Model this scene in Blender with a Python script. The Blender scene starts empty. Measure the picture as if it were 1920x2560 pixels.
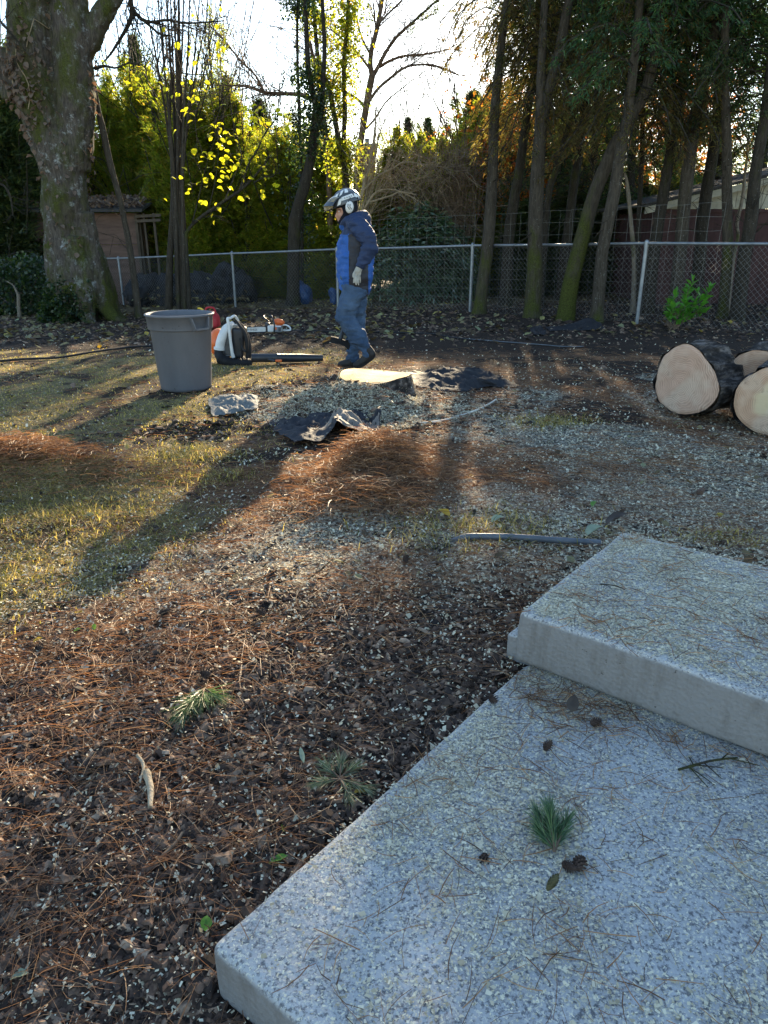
import bpy, bmesh, math, random
import numpy as np
from mathutils import Vector, Matrix, Euler
R = math.radians
rng = np.random.default_rng(7)
random.seed(7)
scn = bpy.context.scene
COL = scn.collection

# ------------------------------------------------------------------ camera, sky, sun, exposure
F, PITCH, CAMZ = 1800.0, R(21.0), 1.30
cam = bpy.data.cameras.new('camera'); camo = bpy.data.objects.new('camera', cam); COL.objects.link(camo)
cam.sensor_fit = 'VERTICAL'; cam.sensor_height = 36.0; cam.lens = 36.0 * F / 2560.0
cam.clip_start = 0.05; cam.clip_end = 2000
camo.location = (0, 0, CAMZ); camo.rotation_euler = (R(90) - PITCH, 0, 0)
scn.camera = camo
SUN_EL, SUN_AZ = R(18.0), R(8.7)          # azimuth measured from +Y towards +X
w = bpy.data.worlds.new('World'); scn.world = w; w.use_nodes = True
nt = w.node_tree; nt.nodes.clear()
sky = nt.nodes.new('ShaderNodeTexSky'); sky.sky_type = 'NISHITA'; sky.sun_disc = False
sky.sun_elevation = SUN_EL; sky.sun_rotation = SUN_AZ; sky.air_density = 1.0; sky.dust_density = 0.25; sky.ozone_density = 2.2
bg = nt.nodes.new('ShaderNodeBackground'); bg.inputs[1].default_value = 0.105
wo = nt.nodes.new('ShaderNodeOutputWorld')
wb = nt.nodes.new('ShaderNodeMix'); wb.data_type = 'RGBA'; wb.blend_type = 'MULTIPLY'; wb.inputs[0].default_value = 1.0; wb.inputs[7].default_value = (1.04, 1.0, .94, 1)   # the camera's white balance
nt.links.new(sky.outputs[0], wb.inputs[6]); nt.links.new(wb.outputs[2], bg.inputs[0]); nt.links.new(bg.outputs[0], wo.inputs[0])
sd = bpy.data.lights.new('sun', 'SUN'); sd.energy = 5.0; sd.angle = R(0.6); sd.color = (1.0, 0.81, 0.54)
so = bpy.data.objects.new('sun', sd); COL.objects.link(so)
sdir = Vector((math.sin(SUN_AZ) * math.cos(SUN_EL), math.cos(SUN_AZ) * math.cos(SUN_EL), math.sin(SUN_EL)))
so.rotation_euler = sdir.to_track_quat('Z', 'Y').to_euler(); so.location = sdir * 50
scn.view_settings.view_transform = 'Standard'; scn.view_settings.look = 'None'
scn.view_settings.exposure = 2.2; scn.view_settings.gamma = 1.0
scn.cycles.max_bounces = 7; scn.cycles.diffuse_bounces = 3; scn.cycles.transmission_bounces = 5; scn.cycles.glossy_bounces = 3
scn.cycles.use_denoising = True

# ------------------------------------------------------------------ noise and math helpers
def _h(ix, iy, iz, seed):
    n = (ix.astype(np.int64) * 374761393 + iy.astype(np.int64) * 668265263 + iz.astype(np.int64) * 2147483647 + seed * 144665) & 0xffffffff
    n = ((n ^ (n >> 13)) * 1274126177) & 0xffffffff
    n = (n ^ (n >> 16)) & 0xffffffff
    return n / 4294967295.0
def vnoise(x, y, z=None, seed=0):
    x = np.asarray(x, float); y = np.asarray(y, float)
    z = np.zeros_like(x) if z is None else np.asarray(z, float)
    x0, y0, z0 = np.floor(x), np.floor(y), np.floor(z)
    fx, fy, fz = x - x0, y - y0, z - z0
    fx, fy, fz = [t * t * (3 - 2 * t) for t in (fx, fy, fz)]
    r = 0
    for a in (0, 1):
        for b in (0, 1):
            for c in (0, 1):
                r = r + _h(x0 + a, y0 + b, z0 + c, seed) * (fx if a else 1 - fx) * (fy if b else 1 - fy) * (fz if c else 1 - fz)
    return r
def fbm(x, y, z=None, s=1.0, o=4, seed=0):
    r, a, t = 0, 1.0, 0
    for k in range(o):
        r = r + a * vnoise(np.asarray(x) * s, np.asarray(y) * s, None if z is None else np.asarray(z) * s, seed + k * 17)
        t += a; a *= .5; s *= 2.03
    return r / t
def S(v, a, b):
    t = np.clip((np.asarray(v, float) - a) / (b - a), 0, 1); return t * t * (3 - 2 * t)

# ------------------------------------------------------------------ terrain
def G0(x, y):
    x = np.asarray(x, float); y = np.asarray(y, float)
    sp = np.log1p(np.exp(np.clip((y - 8) * 1.2, -30, 30))) / 1.2
    sp = np.minimum(sp, 26 + 0 * sp)
    wl = np.clip((4.5 - x) / 9.5, 0, 1.1)
    g = -.034 * sp * wl + .03 * S(x, 3.0, 6.0) * S(y, 7, 11)
    g = g + .075 * np.exp(-((x - .75) ** 2 + (y - 2.3) ** 2) / 1.0)
    g = g - .13 * np.exp(-((x + .55) ** 2 + (y - .55) ** 2) / .36)
    return g
STUMP = (-.08, 6.0)
def G(x, y):
    x = np.asarray(x, float); y = np.asarray(y, float)
    g = G0(x, y)
    amp = S(y, 2.0, 6.0) * .02 + .01
    g = g + (fbm(x, y, s=1.3, o=3, seed=3) - .5) * amp * 1.6
    # heaps: needle pile in the middle, needle pile on the left, sawdust skirt of the stump
    g = g + .24 * np.exp(-(((x + .02) / .27) ** 2 + ((y - 3.85) / .28) ** 2)) + .07 * np.exp(-(((x + .12) / .22) ** 2 + ((y - 3.35) / .16) ** 2))
    g = g + .19 * np.exp(-(((x + 2.15) / .54) ** 2 + ((y - 3.92) / .24) ** 2) ** 1.3)
    r = np.hypot((x - STUMP[0]), (y - STUMP[1]) * .95)
    g = g + .05 * (1 - S(r, .30, .85)) + .12 * np.exp(-(((x + .36) / .34) ** 2 + ((y - 5.62) / .22) ** 2)) + .09 * np.exp(-(((x + .05) / .30) ** 2 + ((y - 5.60) / .16) ** 2)) + .05 * np.exp(-(((x + .55) / .35) ** 2 + ((y - 5.75) / .35) ** 2))
    g = g + .06 * np.exp(-(((x + 1.0) / .3) ** 2 + ((y - 6.3) / .2) ** 2)) + .05 * np.exp(-(((x + 1.35) / .3) ** 2 + ((y - 5.1) / .13) ** 2))
    g = g + .10 * np.exp(-(((x + 3.2) / 1.6) ** 2 + ((y - 15.2) / .5) ** 2))
    return g
def ray(px, py):
    x = px - 960.0; y = 1280.0 - py
    return np.array([x, F * math.cos(PITCH) + y * math.sin(PITCH), -F * math.sin(PITCH) + y * math.cos(PITCH)])
def at(px, py, Y):                       # the place at forward distance Y seen in that direction
    d = ray(px, py); return np.array([0, 0, CAMZ]) + d * (Y / d[1])
def gnd(px, py, dz=0.0):                 # the place where that line of sight meets the ground
    d = ray(px, py); t = CAMZ / -d[2]
    for _ in range(25):
        p = d * t; t = (CAMZ - float(G0(p[0], p[1])) - dz) / -d[2]
    p = d * t
    return np.array([p[0], p[1], float(G(p[0], p[1]))])
def depth(Y, z): return Y * math.cos(PITCH) + (CAMZ - z) * math.sin(PITCH)

# ------------------------------------------------------------------ mesh builder
class MB:
    def __init__(s): s.v = []; s.f = []; s.n = 0
    def add(s, v, f, m=0):
        v = np.asarray(v, float).reshape(-1, 3); f = np.asarray(f, dtype=np.int64)
        if len(f) == 0: return s
        s.v.append(v); s.f.append((f + s.n, m)); s.n += len(v); return s
    def mesh(s, name, mats, origin=(0, 0, 0), smooth=False):
        me = bpy.data.meshes.new(name)
        v = np.concatenate(s.v) - np.asarray(origin, float)
        me.vertices.add(len(v)); me.vertices.foreach_set('co', v.ravel().astype(np.float32))
        li = np.concatenate([f.ravel() for f, m in s.f]); tot = np.concatenate([np.full(len(f), f.shape[1]) for f, m in s.f])
        mi = np.concatenate([np.full(len(f), m) for f, m in s.f])
        me.loops.add(len(li)); me.loops.foreach_set('vertex_index', li.astype(np.int32))
        me.polygons.add(len(tot)); st = np.concatenate([[0], np.cumsum(tot)[:-1]])
        me.polygons.foreach_set('loop_start', st.astype(np.int32))
        for m in (mats if isinstance(mats, (list, tuple)) else [mats]): me.materials.append(m)
        me.polygons.foreach_set('material_index', mi.astype(np.int32))
        me.polygons.foreach_set('use_smooth', np.full(len(tot), smooth))
        me.update(calc_edges=True); me.validate()
        return me
def link(name, me, parent=None, loc=None):
    o = bpy.data.objects.new(name, me); COL.objects.link(o)
    if parent is not None: o.parent = parent
    if loc is not None: o.location = loc
    return o
def tag(o, label=None, cat=None, group=None, kind=None):
    if label: o['label'] = label
    if cat: o['category'] = cat
    if group: o['group'] = group
    if kind: o['kind'] = kind
    return o
def thing(name, label, cat, loc=(0, 0, 0), group=None):
    o = bpy.data.objects.new(name, None); COL.objects.link(o); o.location = [float(c) for c in loc]
    o.empty_display_size = .1
    return tag(o, label, cat, group)
def part(name, mb, mats, root, smooth=False, label=None, kind=None, world=True, parent=None):
    org = root.location if world else (0, 0, 0)
    if parent is not None and world: org = np.array(root.location)
    o = link(name, mb.mesh(name, mats, org, smooth), parent or root)
    if label: o['label'] = label
    if kind: o['kind'] = kind
    return o
def single(name, mb, mats, label, cat, smooth=False, group=None, kind=None, origin=None):
    if origin is None: origin = (0, 0, 0)
    o = link(name, mb.mesh(name, mats, origin, smooth), None, [float(c) for c in origin])
    return tag(o, label, cat, group, kind)

def spline(pts, n):
    pts = np.asarray(pts, float)
    if len(pts) == 2: 
        t = np.linspace(0, 1, n)[:, None]; return pts[0] * (1 - t) + pts[1] * t
    P = np.vstack([2 * pts[0] - pts[1], pts, 2 * pts[-1] - pts[-2]])
    u = np.linspace(0, len(pts) - 1 - 1e-6, n); i = np.floor(u).astype(int); t = (u - i)[:, None]
    a, b, c, d = P[i], P[i + 1], P[i + 2], P[i + 3]
    return .5 * (2 * b + (c - a) * t + (2 * a - 5 * b + 4 * c - d) * t ** 2 + (3 * b - a - 3 * c + d) * t ** 3)
def tube(path, rad, sides=8, caps=True, lump=0.0, lseed=0, lscale=3.0, flat=None):
    path = np.asarray(path, float); n = len(path)
    rad = np.full(n, rad, float) if np.isscalar(rad) else np.interp(np.linspace(0, 1, n), np.linspace(0, 1, len(rad)), rad)
    T = np.gradient(path, axis=0); T /= np.linalg.norm(T, axis=1)[:, None] + 1e-12
    up = np.array([0, 0, 1.0]) if abs(T[0][2]) < .9 else np.array([0, 1.0, 0])
    nrm = np.cross(T[0], up); nrm /= np.linalg.norm(nrm)
    a = np.linspace(0, 2 * math.pi, sides, endpoint=False); ca, sa = np.cos(a), np.sin(a)
    V = np.zeros((n, sides, 3))
    for i in range(n):
        nrm = nrm - T[i] * np.dot(nrm, T[i]); nrm /= np.linalg.norm(nrm) + 1e-12
        b = np.cross(T[i], nrm)
        V[i] = path[i] + rad[i] * (ca[:, None] * nrm + sa[:, None] * b)
    if lump:
        d = V - path[:, None, :]
        q = fbm(V[..., 0], V[..., 1], V[..., 2] * .45, s=lscale, o=3, seed=lseed) - .5
        V = path[:, None, :] + d * (1 + q[..., None] * 2 * lump)
    V = V.reshape(-1, 3)
    j = np.arange(sides); k = (j + 1) % sides
    F_ = np.concatenate([np.stack([i * sides + j, i * sides + k, (i + 1) * sides + k, (i + 1) * sides + j], 1) for i in range(n - 1)])
    mb = MB(); mb.add(V, F_)
    if caps:
        c0, c1 = path[0], path[-1]
        V2 = np.vstack([V[:sides], c0]); mb.add(V2, np.stack([k, j, np.full(sides, sides)], 1))
        V3 = np.vstack([V[-sides:], c1]); mb.add(V3, np.stack([j, k, np.full(sides, sides)], 1))
    return mb
def merge(a, b, m=None):
    for v, (f, mm) in zip(b.v, b.f): pass
    off = 0
    vall = np.concatenate(b.v)
    base = a.n; a.v.append(vall); a.n += len(vall)
    for f, mm in b.f: a.f.append((f + base, mm if m is None else m))
    return a
def box(mb, c, s, rot=None, m=0):
    v = np.array([[x, y, z] for x in (-.5, .5) for y in (-.5, .5) for z in (-.5, .5)]) * np.asarray(s)
    if rot is not None: v = v @ np.array(Euler(rot).to_matrix()).T
    mb.add(v + np.asarray(c), [[0, 1, 3, 2], [4, 6, 7, 5], [0, 4, 5, 1], [2, 3, 7, 6], [0, 2, 6, 4], [1, 5, 7, 3]], m); return mb
def rbox(c, s, r=.01, rot=None, seg=2):                    # bevelled box as MB
    bm = bmesh.new(); bmesh.ops.create_cube(bm, size=1)
    for v in bm.verts: v.co = Vector((v.co.x * s[0], v.co.y * s[1], v.co.z * s[2]))
    bmesh.ops.bevel(bm, geom=list(bm.edges), offset=r, segments=seg, affect='EDGES', profile=.6)
    return bm_mb(bm, c, rot)
def bm_mb(bm, c=(0, 0, 0), rot=None):
    bmesh.ops.triangulate(bm, faces=[f for f in bm.faces if len(f.verts) > 4])
    bm.verts.ensure_lookup_table(); bm.verts.index_update()
    v = np.array([tuple(x.co) for x in bm.verts])
    if rot is not None: v = v @ np.array(Euler(rot).to_matrix()).T
    v = v + np.asarray(c)
    mb = MB()
    q = [[x.index for x in f.verts] for f in bm.faces if len(f.verts) == 4]
    t = [[x.index for x in f.verts] for f in bm.faces if len(f.verts) == 3]
    mb.v.append(v); mb.n = len(v)
    if q: mb.f.append((np.array(q), 0))
    if t: mb.f.append((np.array(t), 0))
    bm.free(); return mb
def ellip(c, r, rot=None, nu=16, nv=10):
    u = np.linspace(0, 2 * math.pi, nu, endpoint=False); vv = np.linspace(0, math.pi, nv + 1)[1:-1]
    P = np.array([[math.sin(b) * math.cos(a), math.sin(b) * math.sin(a), math.cos(b)] for b in vv for a in u] + [[0, 0, 1], [0, 0, -1]])
    P = P * np.asarray(r)
    if rot is not None: P = P @ np.array(Euler(rot).to_matrix()).T
    P = P + np.asarray(c)
    q = [[i * nu + j, (i + 1) * nu + j, (i + 1) * nu + (j + 1) % nu, i * nu + (j + 1) % nu] for i in range(nv - 2) for j in range(nu)]
    t = [[nu * (nv - 1), j, (j + 1) % nu] for j in range(nu)] + [[nu * (nv - 1) + 1, (nv - 2) * nu + (j + 1) % nu, (nv - 2) * nu + j] for j in range(nu)]
    mb = MB(); mb.v.append(P); mb.n = len(P); mb.f.append((np.array(q), 0)); mb.f.append((np.array(t), 0)); return mb
def lathe(prof, c=(0, 0, 0), n=48, jit=None):
    prof = np.asarray(prof, float); a = np.linspace(0, 2 * math.pi, n, endpoint=False)
    V = np.array([[r * math.cos(t), r * math.sin(t), z] for r, z in prof for t in a]) + np.asarray(c)
    j = np.arange(n); k = (j + 1) % n
    Fq = np.concatenate([np.stack([i * n + j, i * n + k, (i + 1) * n + k, (i + 1) * n + j], 1) for i in range(len(prof) - 1)])
    return MB().add(V, Fq)
def fuse(name, mb, voxel, mats, root, smooth_it=6, disp=None, matfn=None, label=None, parent=None, subname=None):
    """several closed volumes -> one continuous skin"""
    o = link(name, mb.mesh(name, mats, root.location, True), parent or root)
    md = o.modifiers.new('r', 'REMESH'); md.mode = 'VOXEL'; md.voxel_size = voxel; md.use_smooth_shade = True
    sm = o.modifiers.new('s', 'SMOOTH'); sm.factor = .5; sm.iterations = smooth_it
    dg = bpy.context.evaluated_depsgraph_get()
    me = bpy.data.meshes.new_from_object(o.evaluated_get(dg), depsgraph=dg)
    o.modifiers.clear(); old = o.data; o.data = me; bpy.data.meshes.remove(old); me.name = name
    n = len(me.vertices); co = np.empty(n * 3, np.float32); me.vertices.foreach_get('co', co); co = co.reshape(-1, 3)
    if disp is not None:
        nn = np.empty(n * 3, np.float32); me.vertices.foreach_get('normal', nn); nn = nn.reshape(-1, 3)
        co = co + nn * disp(co)[:, None]; me.vertices.foreach_set('co', co.astype(np.float32).ravel())
    while len(me.materials) < len(mats): me.materials.append(mats[len(me.materials)])
    for i, m in enumerate(mats): me.materials[i] = m
    if matfn is not None:
        k = len(me.polygons); cc = np.empty(k * 3, np.float32); me.polygons.foreach_get('center', cc)
        me.polygons.foreach_set('material_index', matfn(cc.reshape(-1, 3)).astype(np.int32))
    me.polygons.foreach_set('use_smooth', np.ones(len(me.polygons), bool)); me.update()
    if label: o['label'] = label
    return o

# ------------------------------------------------------------------ materials
class NT:
    def __init__(s, name):
        s.m = bpy.data.materials.new(name); s.m.use_nodes = True; s.t = s.m.node_tree; s.t.nodes.clear()
        s.out = s.t.nodes.new('ShaderNodeOutputMaterial')
    def n(s, typ, ins=None, **kw):
        x = s.t.nodes.new('ShaderNode' + typ)
        for k, v in kw.items(): setattr(x, k, v)
        for k, v in (ins or {}).items():
            sock = x.inputs[k]
            if hasattr(v, 'is_output') or hasattr(v, 'links'): s.t.links.new(v, sock)
            else: sock.default_value = v
        return x
    def l(s, a, b): s.t.links.new(a, b)
    def ramp(s, fac, stops, mode='LINEAR'):
        r = s.n('ValToRGB'); r.color_ramp.interpolation = mode; e = r.color_ramp.elements
        while len(e) < len(stops): e.new(.5)
        for i, (p, c) in enumerate(stops): e[i].position = p; e[i].color = (*c, 1) if len(c) == 3 else c
        s.l(fac, r.inputs[0]); return r.outputs[0]
    def coord(s, kind='Object', scale=None):
        c = s.n('TexCoord').outputs[kind]
        if scale is not None:
            c = s.n('Mapping', {'Vector': c, 'Scale': scale}).outputs[0]
        return c
    def noise(s, vec, scale, detail=5, rough=.6, dist=0.0):
        return s.n('TexNoise', {'Vector': vec, 'Scale': scale, 'Detail': detail, 'Roughness': rough, 'Distortion': dist}).outputs['Fac']
    def mix(s, fac, a, b, blend='MIX'):
        x = s.n('Mix', data_type='RGBA', blend_type=blend)
        for k, v in ((0, fac), (6, a), (7, b)):
            if hasattr(v, 'links'): s.l(v, x.inputs[k])
            else: x.inputs[k].default_value = (*v, 1) if (k > 0 and len(v) == 3) else v
        return x.outputs[2]
    def math(s, op, a, b=0.0, clamp=False):
        x = s.n('Math', operation=op, use_clamp=clamp)
        for k, v in ((0, a), (1, b)):
            if hasattr(v, 'links'): s.l(v, x.inputs[k])
            else: x.inputs[k].default_value = v
        return x.outputs[0]
    def bsdf(s, col, rough=.8, spec=.3, metal=0.0, height=None, bump=.3, dist=.01, trans=None, coat=0.0, **kw):
        b = s.n('BsdfPrincipled')
        for k, v in (('Base Color', col), ('Roughness', rough), ('Specular IOR Level', spec), ('Metallic', metal), ('Coat Weight', coat)):
            if hasattr(v, 'links'): s.l(v, b.inputs[k])
            else: b.inputs[k].default_value = (*v, 1) if (k == 'Base Color' and len(v) == 3) else v
        for k, v in kw.items(): b.inputs[k.replace('_', ' ')].default_value = v
        if height is not None:
            bp = s.n('Bump', {'Height': height, 'Strength': bump, 'Distance': dist}); s.l(bp.outputs[0], b.inputs['Normal'])
        out = b.outputs[0]
        if trans is not None:
            tcol, fac = trans
            t = s.n('BsdfTranslucent')
            if hasattr(tcol, 'links'): s.l(tcol, t.inputs[0])
            else: t.inputs[0].default_value = (*tcol, 1)
            mx = s.n('MixShader'); mx.inputs[0].default_value = fac; s.l(out, mx.inputs[1]); s.l(t.outputs[0], mx.inputs[2]); out = mx.outputs[0]
        s.l(out, s.out.inputs[0]); return s.m
def mat_noise(name, stops, scale=8, rough=.8, spec=.3, bump=.3, dist=.01, detail=6, mscale=None, metal=0, bscale=None, coat=0.0, distort=0.0):
    g = NT(name); c = g.coord('Object', mscale)
    n = g.noise(c, scale, detail, .65, distort)
    nb = g.noise(c, bscale or scale * 5, 5, .65)
    return g.bsdf(g.ramp(n, stops), rough, spec, metal, nb, bump, dist, coat=coat)
def mat_island(name, stops, rough=.7, spec=.3, trans=None, noise_scale=None):
    g = NT(name); r = g.n('NewGeometry').outputs['Random Per Island']
    col = g.ramp(r, stops)
    if noise_scale:
        n = g.noise(g.coord('Object'), noise_scale, 3)
        col = g.mix(1.0, col, g.ramp(n, [(.35, (.55, .55, .55)), (.65, (1.25, 1.25, 1.25))]), 'MULTIPLY')
    tr = None
    if trans:
        tc = g.mix(1.0, col, trans[0], 'MULTIPLY') if len(trans[0]) == 3 else col
        tr = (tc, trans[1])
    return g.bsdf(col, rough, spec, trans=tr)

def bark_mat(name, c1, c2, moss=0.0, lich=0.0, mz=None, vscale=(1, 1, .22), sc=22, seed=0.0, lsc=14.0):
    g = NT(name); o = g.n('TexCoord').outputs['Object']
    c = g.n('Mapping', {'Vector': o, 'Scale': vscale, 'Location': (seed, seed * 2, 0)}).outputs[0]
    n = g.noise(c, sc, 8, .68, .6); n2 = g.noise(o, 3.0, 4)
    col = g.ramp(n, [(.32, c1), (.62, c2)])
    col = g.mix(g.math('MULTIPLY', n2, .5), col, [x * .55 for x in c2])
    if lich:
        nl = g.noise(g.n('Mapping', {'Vector': o, 'Location': (5 + seed, 3, 1)}).outputs[0], lsc, 9, .8)
        col = g.mix(g.ramp(nl, [(.60 - lich * .06, (0, 0, 0)), (.68 - lich * .05, (1, 1, 1))]), col, (.25, .26, .25))
    if moss:
        nm = g.noise(g.n('Mapping', {'Vector': o, 'Location': (1 + seed, 9, 4), 'Scale': (1, 1, .5)}).outputs[0], 2.6, 6, .7)
        f = nm
        if mz is not None:           # moss grows thickest low on the trunk
            z = g.n('SeparateXYZ', {0: o}).outputs[2]
            f = g.math('ADD', nm, g.math('MULTIPLY', g.math('SUBTRACT', mz[0], z), mz[1]))
        fine = g.noise(o, 60, 4)
        mc = g.ramp(fine, [(.3, (.014, .018, .004)), (.7, (.075, .085, .014))])
        col = g.mix(g.ramp(f, [(.58 - moss * .14, (0, 0, 0)), (.74 - moss * .12, (.9, .9, .9))]), col, mc)
    return g.bsdf(col, .92, .15, 0, n, .9, .02)

M = {}
M['bark_grey'] = bark_mat('grey_bark', (.018, .015, .012), (.105, .088, .072), .9, .95, None, (1, 1, .25), 26, 0.0, 6.0)
M['bark_mossfoot'] = bark_mat('bark_with_mossy_foot', (.014, .012, .009), (.078, .064, .048), 1.0, .0, (1.5, .16), (1, 1, .16), 34, 9.0)
M['bark_moss'] = bark_mat('mossy_bark', (.018, .015, .011), (.08, .065, .05), 1.5, .0, None, (1, 1, .35), 20, 4.0)
M['bark_brown'] = bark_mat('brown_bark', (.014, .012, .009), (.080, .066, .050), .3, .2, (.4, .06), (1, 1, .16), 34, 2.0, 30)
M['bark_mossbase'] = bark_mat('brown_bark_with_moss', (.014, .012, .009), (.078, .064, .048), .65, .15, (.9, .13), (1, 1, .16), 34, 7.0, 30)
M['bark_dark'] = bark_mat('dark_bark', (.010, .009, .007), (.050, .042, .032), .2, .1, None, (1, 1, .2), 30, 3.0, 34)
M['bark_pale'] = bark_mat('pale_bark', (.07, .06, .05), (.24, .20, .15), .15, .3, None, (1, 1, .2), 30, 5.0)
M['twig'] = mat_noise('twig_wood', [(.3, (.06, .04, .028)), (.7, (.20, .14, .09))], 12, .8, .3, .2)
M['twig_pale'] = mat_noise('pale_twig_wood', [(.3, (.13, .10, .06)), (.7, (.34, .26, .16))], 12, .7, .4, .2)
def leaf_mat(name, stops, tr, fac=.5, rough=.55, spec=.35): return mat_island(name, stops, rough, spec, (tr, fac))
M['fol_gold'] = leaf_mat('arborvitae_sunlit', [(0, (.035, .050, .012)), (.4, (.085, .11, .018)), (.8, (.125, .135, .022)), (1, (.16, .10, .03))], (4.2, 4.0, 1.4), .68)
M['fol_green'] = leaf_mat('cypress_green', [(0, (.016, .040, .022)), (.5, (.035, .085, .042)), (.85, (.07, .12, .045)), (1, (.10, .06, .03))], (2.6, 2.8, 1.1), .5)
M['fol_dark'] = leaf_mat('conifer_dark', [(0, (.014, .026, .012)), (.6, (.036, .058, .022)), (1, (.08, .085, .025))], (2.4, 2.3, 1.0), .5)
M['fol_brown'] = leaf_mat('dead_cypress_spray', [(0, (.035, .026, .012)), (.5, (.07, .060, .024)), (.85, (.07, .08, .025)), (1, (.13, .065, .03))], (3.0, 2.6, 1.2), .55)
M['fol_orange'] = leaf_mat('orange_autumn_leaf', [(0, (.30, .07, .015)), (.5, (.42, .15, .02)), (1, (.45, .26, .04))], (1.6, 1.3, 1.0), .6)
M['fol_yellow'] = leaf_mat('yellow_leaf', [(0, (.42, .36, .02)), (.6, (.55, .52, .03)), (1, (.40, .48, .04))], (1.5, 1.5, .8), .62, .45)
M['ivy'] = leaf_mat('ivy_leaf', [(0, (.008, .022, .010)), (.6, (.022, .045, .018)), (1, (.055, .075, .02))], (2.0, 2.0, .8), .4, .35, .5)
M['laurel'] = leaf_mat('laurel_leaf', [(0, (.05, .14, .02)), (.6, (.08, .23, .03)), (1, (.18, .34, .05))], (1.6, 1.8, .5), .4, .35, .5)
M['rhodo'] = leaf_mat('rhododendron_leaf', [(0, (.02, .045, .022)), (.6, (.045, .08, .04)), (1, (.10, .14, .06))], (1.3, 1.5, .7), .3, .28, .6)
M['dry_leaf'] = leaf_mat('dry_leaf', [(0, (.07, .05, .038)), (.5, (.15, .11, .085)), (.88, (.22, .17, .13)), (1, (.40, .20, .06))], (1.4, 1.0, .7), .3, .8, .2)
M['litter_leaf'] = leaf_mat('fallen_leaf', [(0, (.06, .04, .025)), (.4, (.13, .095, .05)), (.75, (.22, .18, .09)), (.93, (.22, .24, .13)), (1, (.45, .32, .05))], (1.3, 1.1, .7), .25, .7, .3)
M['needle_dry'] = leaf_mat('dry_pine_needle', [(0, (.06, .034, .020)), (.35, (.16, .080, .040)), (.75, (.27, .145, .072)), (1, (.38, .24, .13))], (1.6, 1.3, .9), .32, .55, .4)
M['needle_green'] = leaf_mat('green_pine_needle', [(0, (.03, .07, .035)), (.6, (.06, .13, .05)), (1, (.16, .22, .10))], (1.4, 1.5, .8), .3, .4, .5)
M['grass'] = leaf_mat('grass_blade', [(0, (.06, .08, .02)), (.25, (.16, .165, .045)), (.5, (.33, .27, .11)), (1, (.55, .44, .23))], (1.9, 1.8, .8), .6, .6, .3)
M['chip'] = mat_island('bark_chip', [(0, (.016, .011, .009)), (.35, (.050, .032, .023)), (.7, (.11, .066, .045)), (.9, (.19, .125, .085)), (1, (.32, .23, .16))], .85, .3, None, 60)
M['flake'] = mat_island('sawdust_flake', [(0, (.34, .29, .19)), (.4, (.60, .53, .37)), (1, (.82, .76, .58))], .8, .3, ((1, .95, .8), .2))
M['flake'].name = 'sawdust_flake'

def stop(*a): return list(a)
# ground: thatch / soil / sawdust mixed by masks stored on the mesh
g = NT('yard_ground'); oc = g.n('TexCoord').outputs['Object']
fine = g.noise(oc, 55, 8, .75); med = g.noise(oc, 9, 6, .7); vor = g.n('TexVoronoi', {'Vector': oc, 'Scale': 90.0}).outputs['Distance']
soil = g.ramp(fine, [(.3, (.012, .009, .007)), (.55, (.045, .030, .022)), (.75, (.10, .065, .045))])
thatch = g.ramp(fine, [(.3, (.06, .050, .022)), (.5, (.22, .17, .08)), (.72, (.44, .34, .18))])
needl = g.ramp(fine, [(.3, (.040, .024, .015)), (.5, (.15, .082, .046)), (.75, (.34, .21, .12))])
dust = g.ramp(fine, [(.3, (.16, .14, .10)), (.6, (.50, .46, .36)), (.8, (.70, .68, .56))])
am = g.n('Attribute', attribute_name='mask'); sp = g.n('SeparateColor', {0: am.outputs['Color']})
def brk(f, k=.8):   # break a mask up with noise
    return g.ramp(g.math('ADD', f, g.math('MULTIPLY', g.math('SUBTRACT', med, .5), k)), [(.35, (0, 0, 0)), (.65, (1, 1, 1))])
col = g.mix(brk(sp.outputs[1]), soil, needl)
col = g.mix(brk(sp.outputs[0]), col, thatch)
sfac = g.math('MULTIPLY', brk(sp.outputs[2], 1.1), g.ramp(fine, [(.42, (0, 0, 0)), (.56, (1, 1, 1))]))
col = g.mix(sfac, col, dust)
M['ground'] = g.bsdf(col, .95, .15, 0, g.math('ADD', fine, g.math('MULTIPLY', vor, .7)), 1.0, .02)

g = NT('concrete_sprayed'); oc = g.n('TexCoord').outputs['Object']
n1 = g.noise(oc, 130, 4, .6); n2 = g.noise(oc, 4, 6, .65); n3 = g.noise(oc, 420, 3, .6)
pit = g.n('TexVoronoi', {'Vector': oc, 'Scale': 75.0}).outputs['Distance']
base = g.ramp(n2, [(.3, (.33, .33, .32)), (.7, (.45, .45, .44))])
col = g.mix(g.ramp(n1, [(.36, (1, 1, 1)), (.52, (0, 0, 0))]), base, (.12, .12, .125))
col = g.mix(g.ramp(g.noise(g.n('Mapping', {'Vector': oc, 'Location': (3, 7, 1)}).outputs[0], 190, 3, .6), [(.56, (0, 0, 0)), (.62, (1, 1, 1))]), col, (.62, .58, .46))
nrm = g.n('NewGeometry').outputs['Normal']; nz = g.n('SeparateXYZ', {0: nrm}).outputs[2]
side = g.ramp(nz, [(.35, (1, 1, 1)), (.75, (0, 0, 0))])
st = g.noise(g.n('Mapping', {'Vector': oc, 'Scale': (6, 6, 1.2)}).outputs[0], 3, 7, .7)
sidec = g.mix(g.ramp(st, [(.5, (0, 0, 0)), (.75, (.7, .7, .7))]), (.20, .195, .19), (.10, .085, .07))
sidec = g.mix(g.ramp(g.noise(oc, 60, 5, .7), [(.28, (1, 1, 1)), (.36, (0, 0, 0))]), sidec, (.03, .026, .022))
col = g.mix(side, col, sidec)
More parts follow.
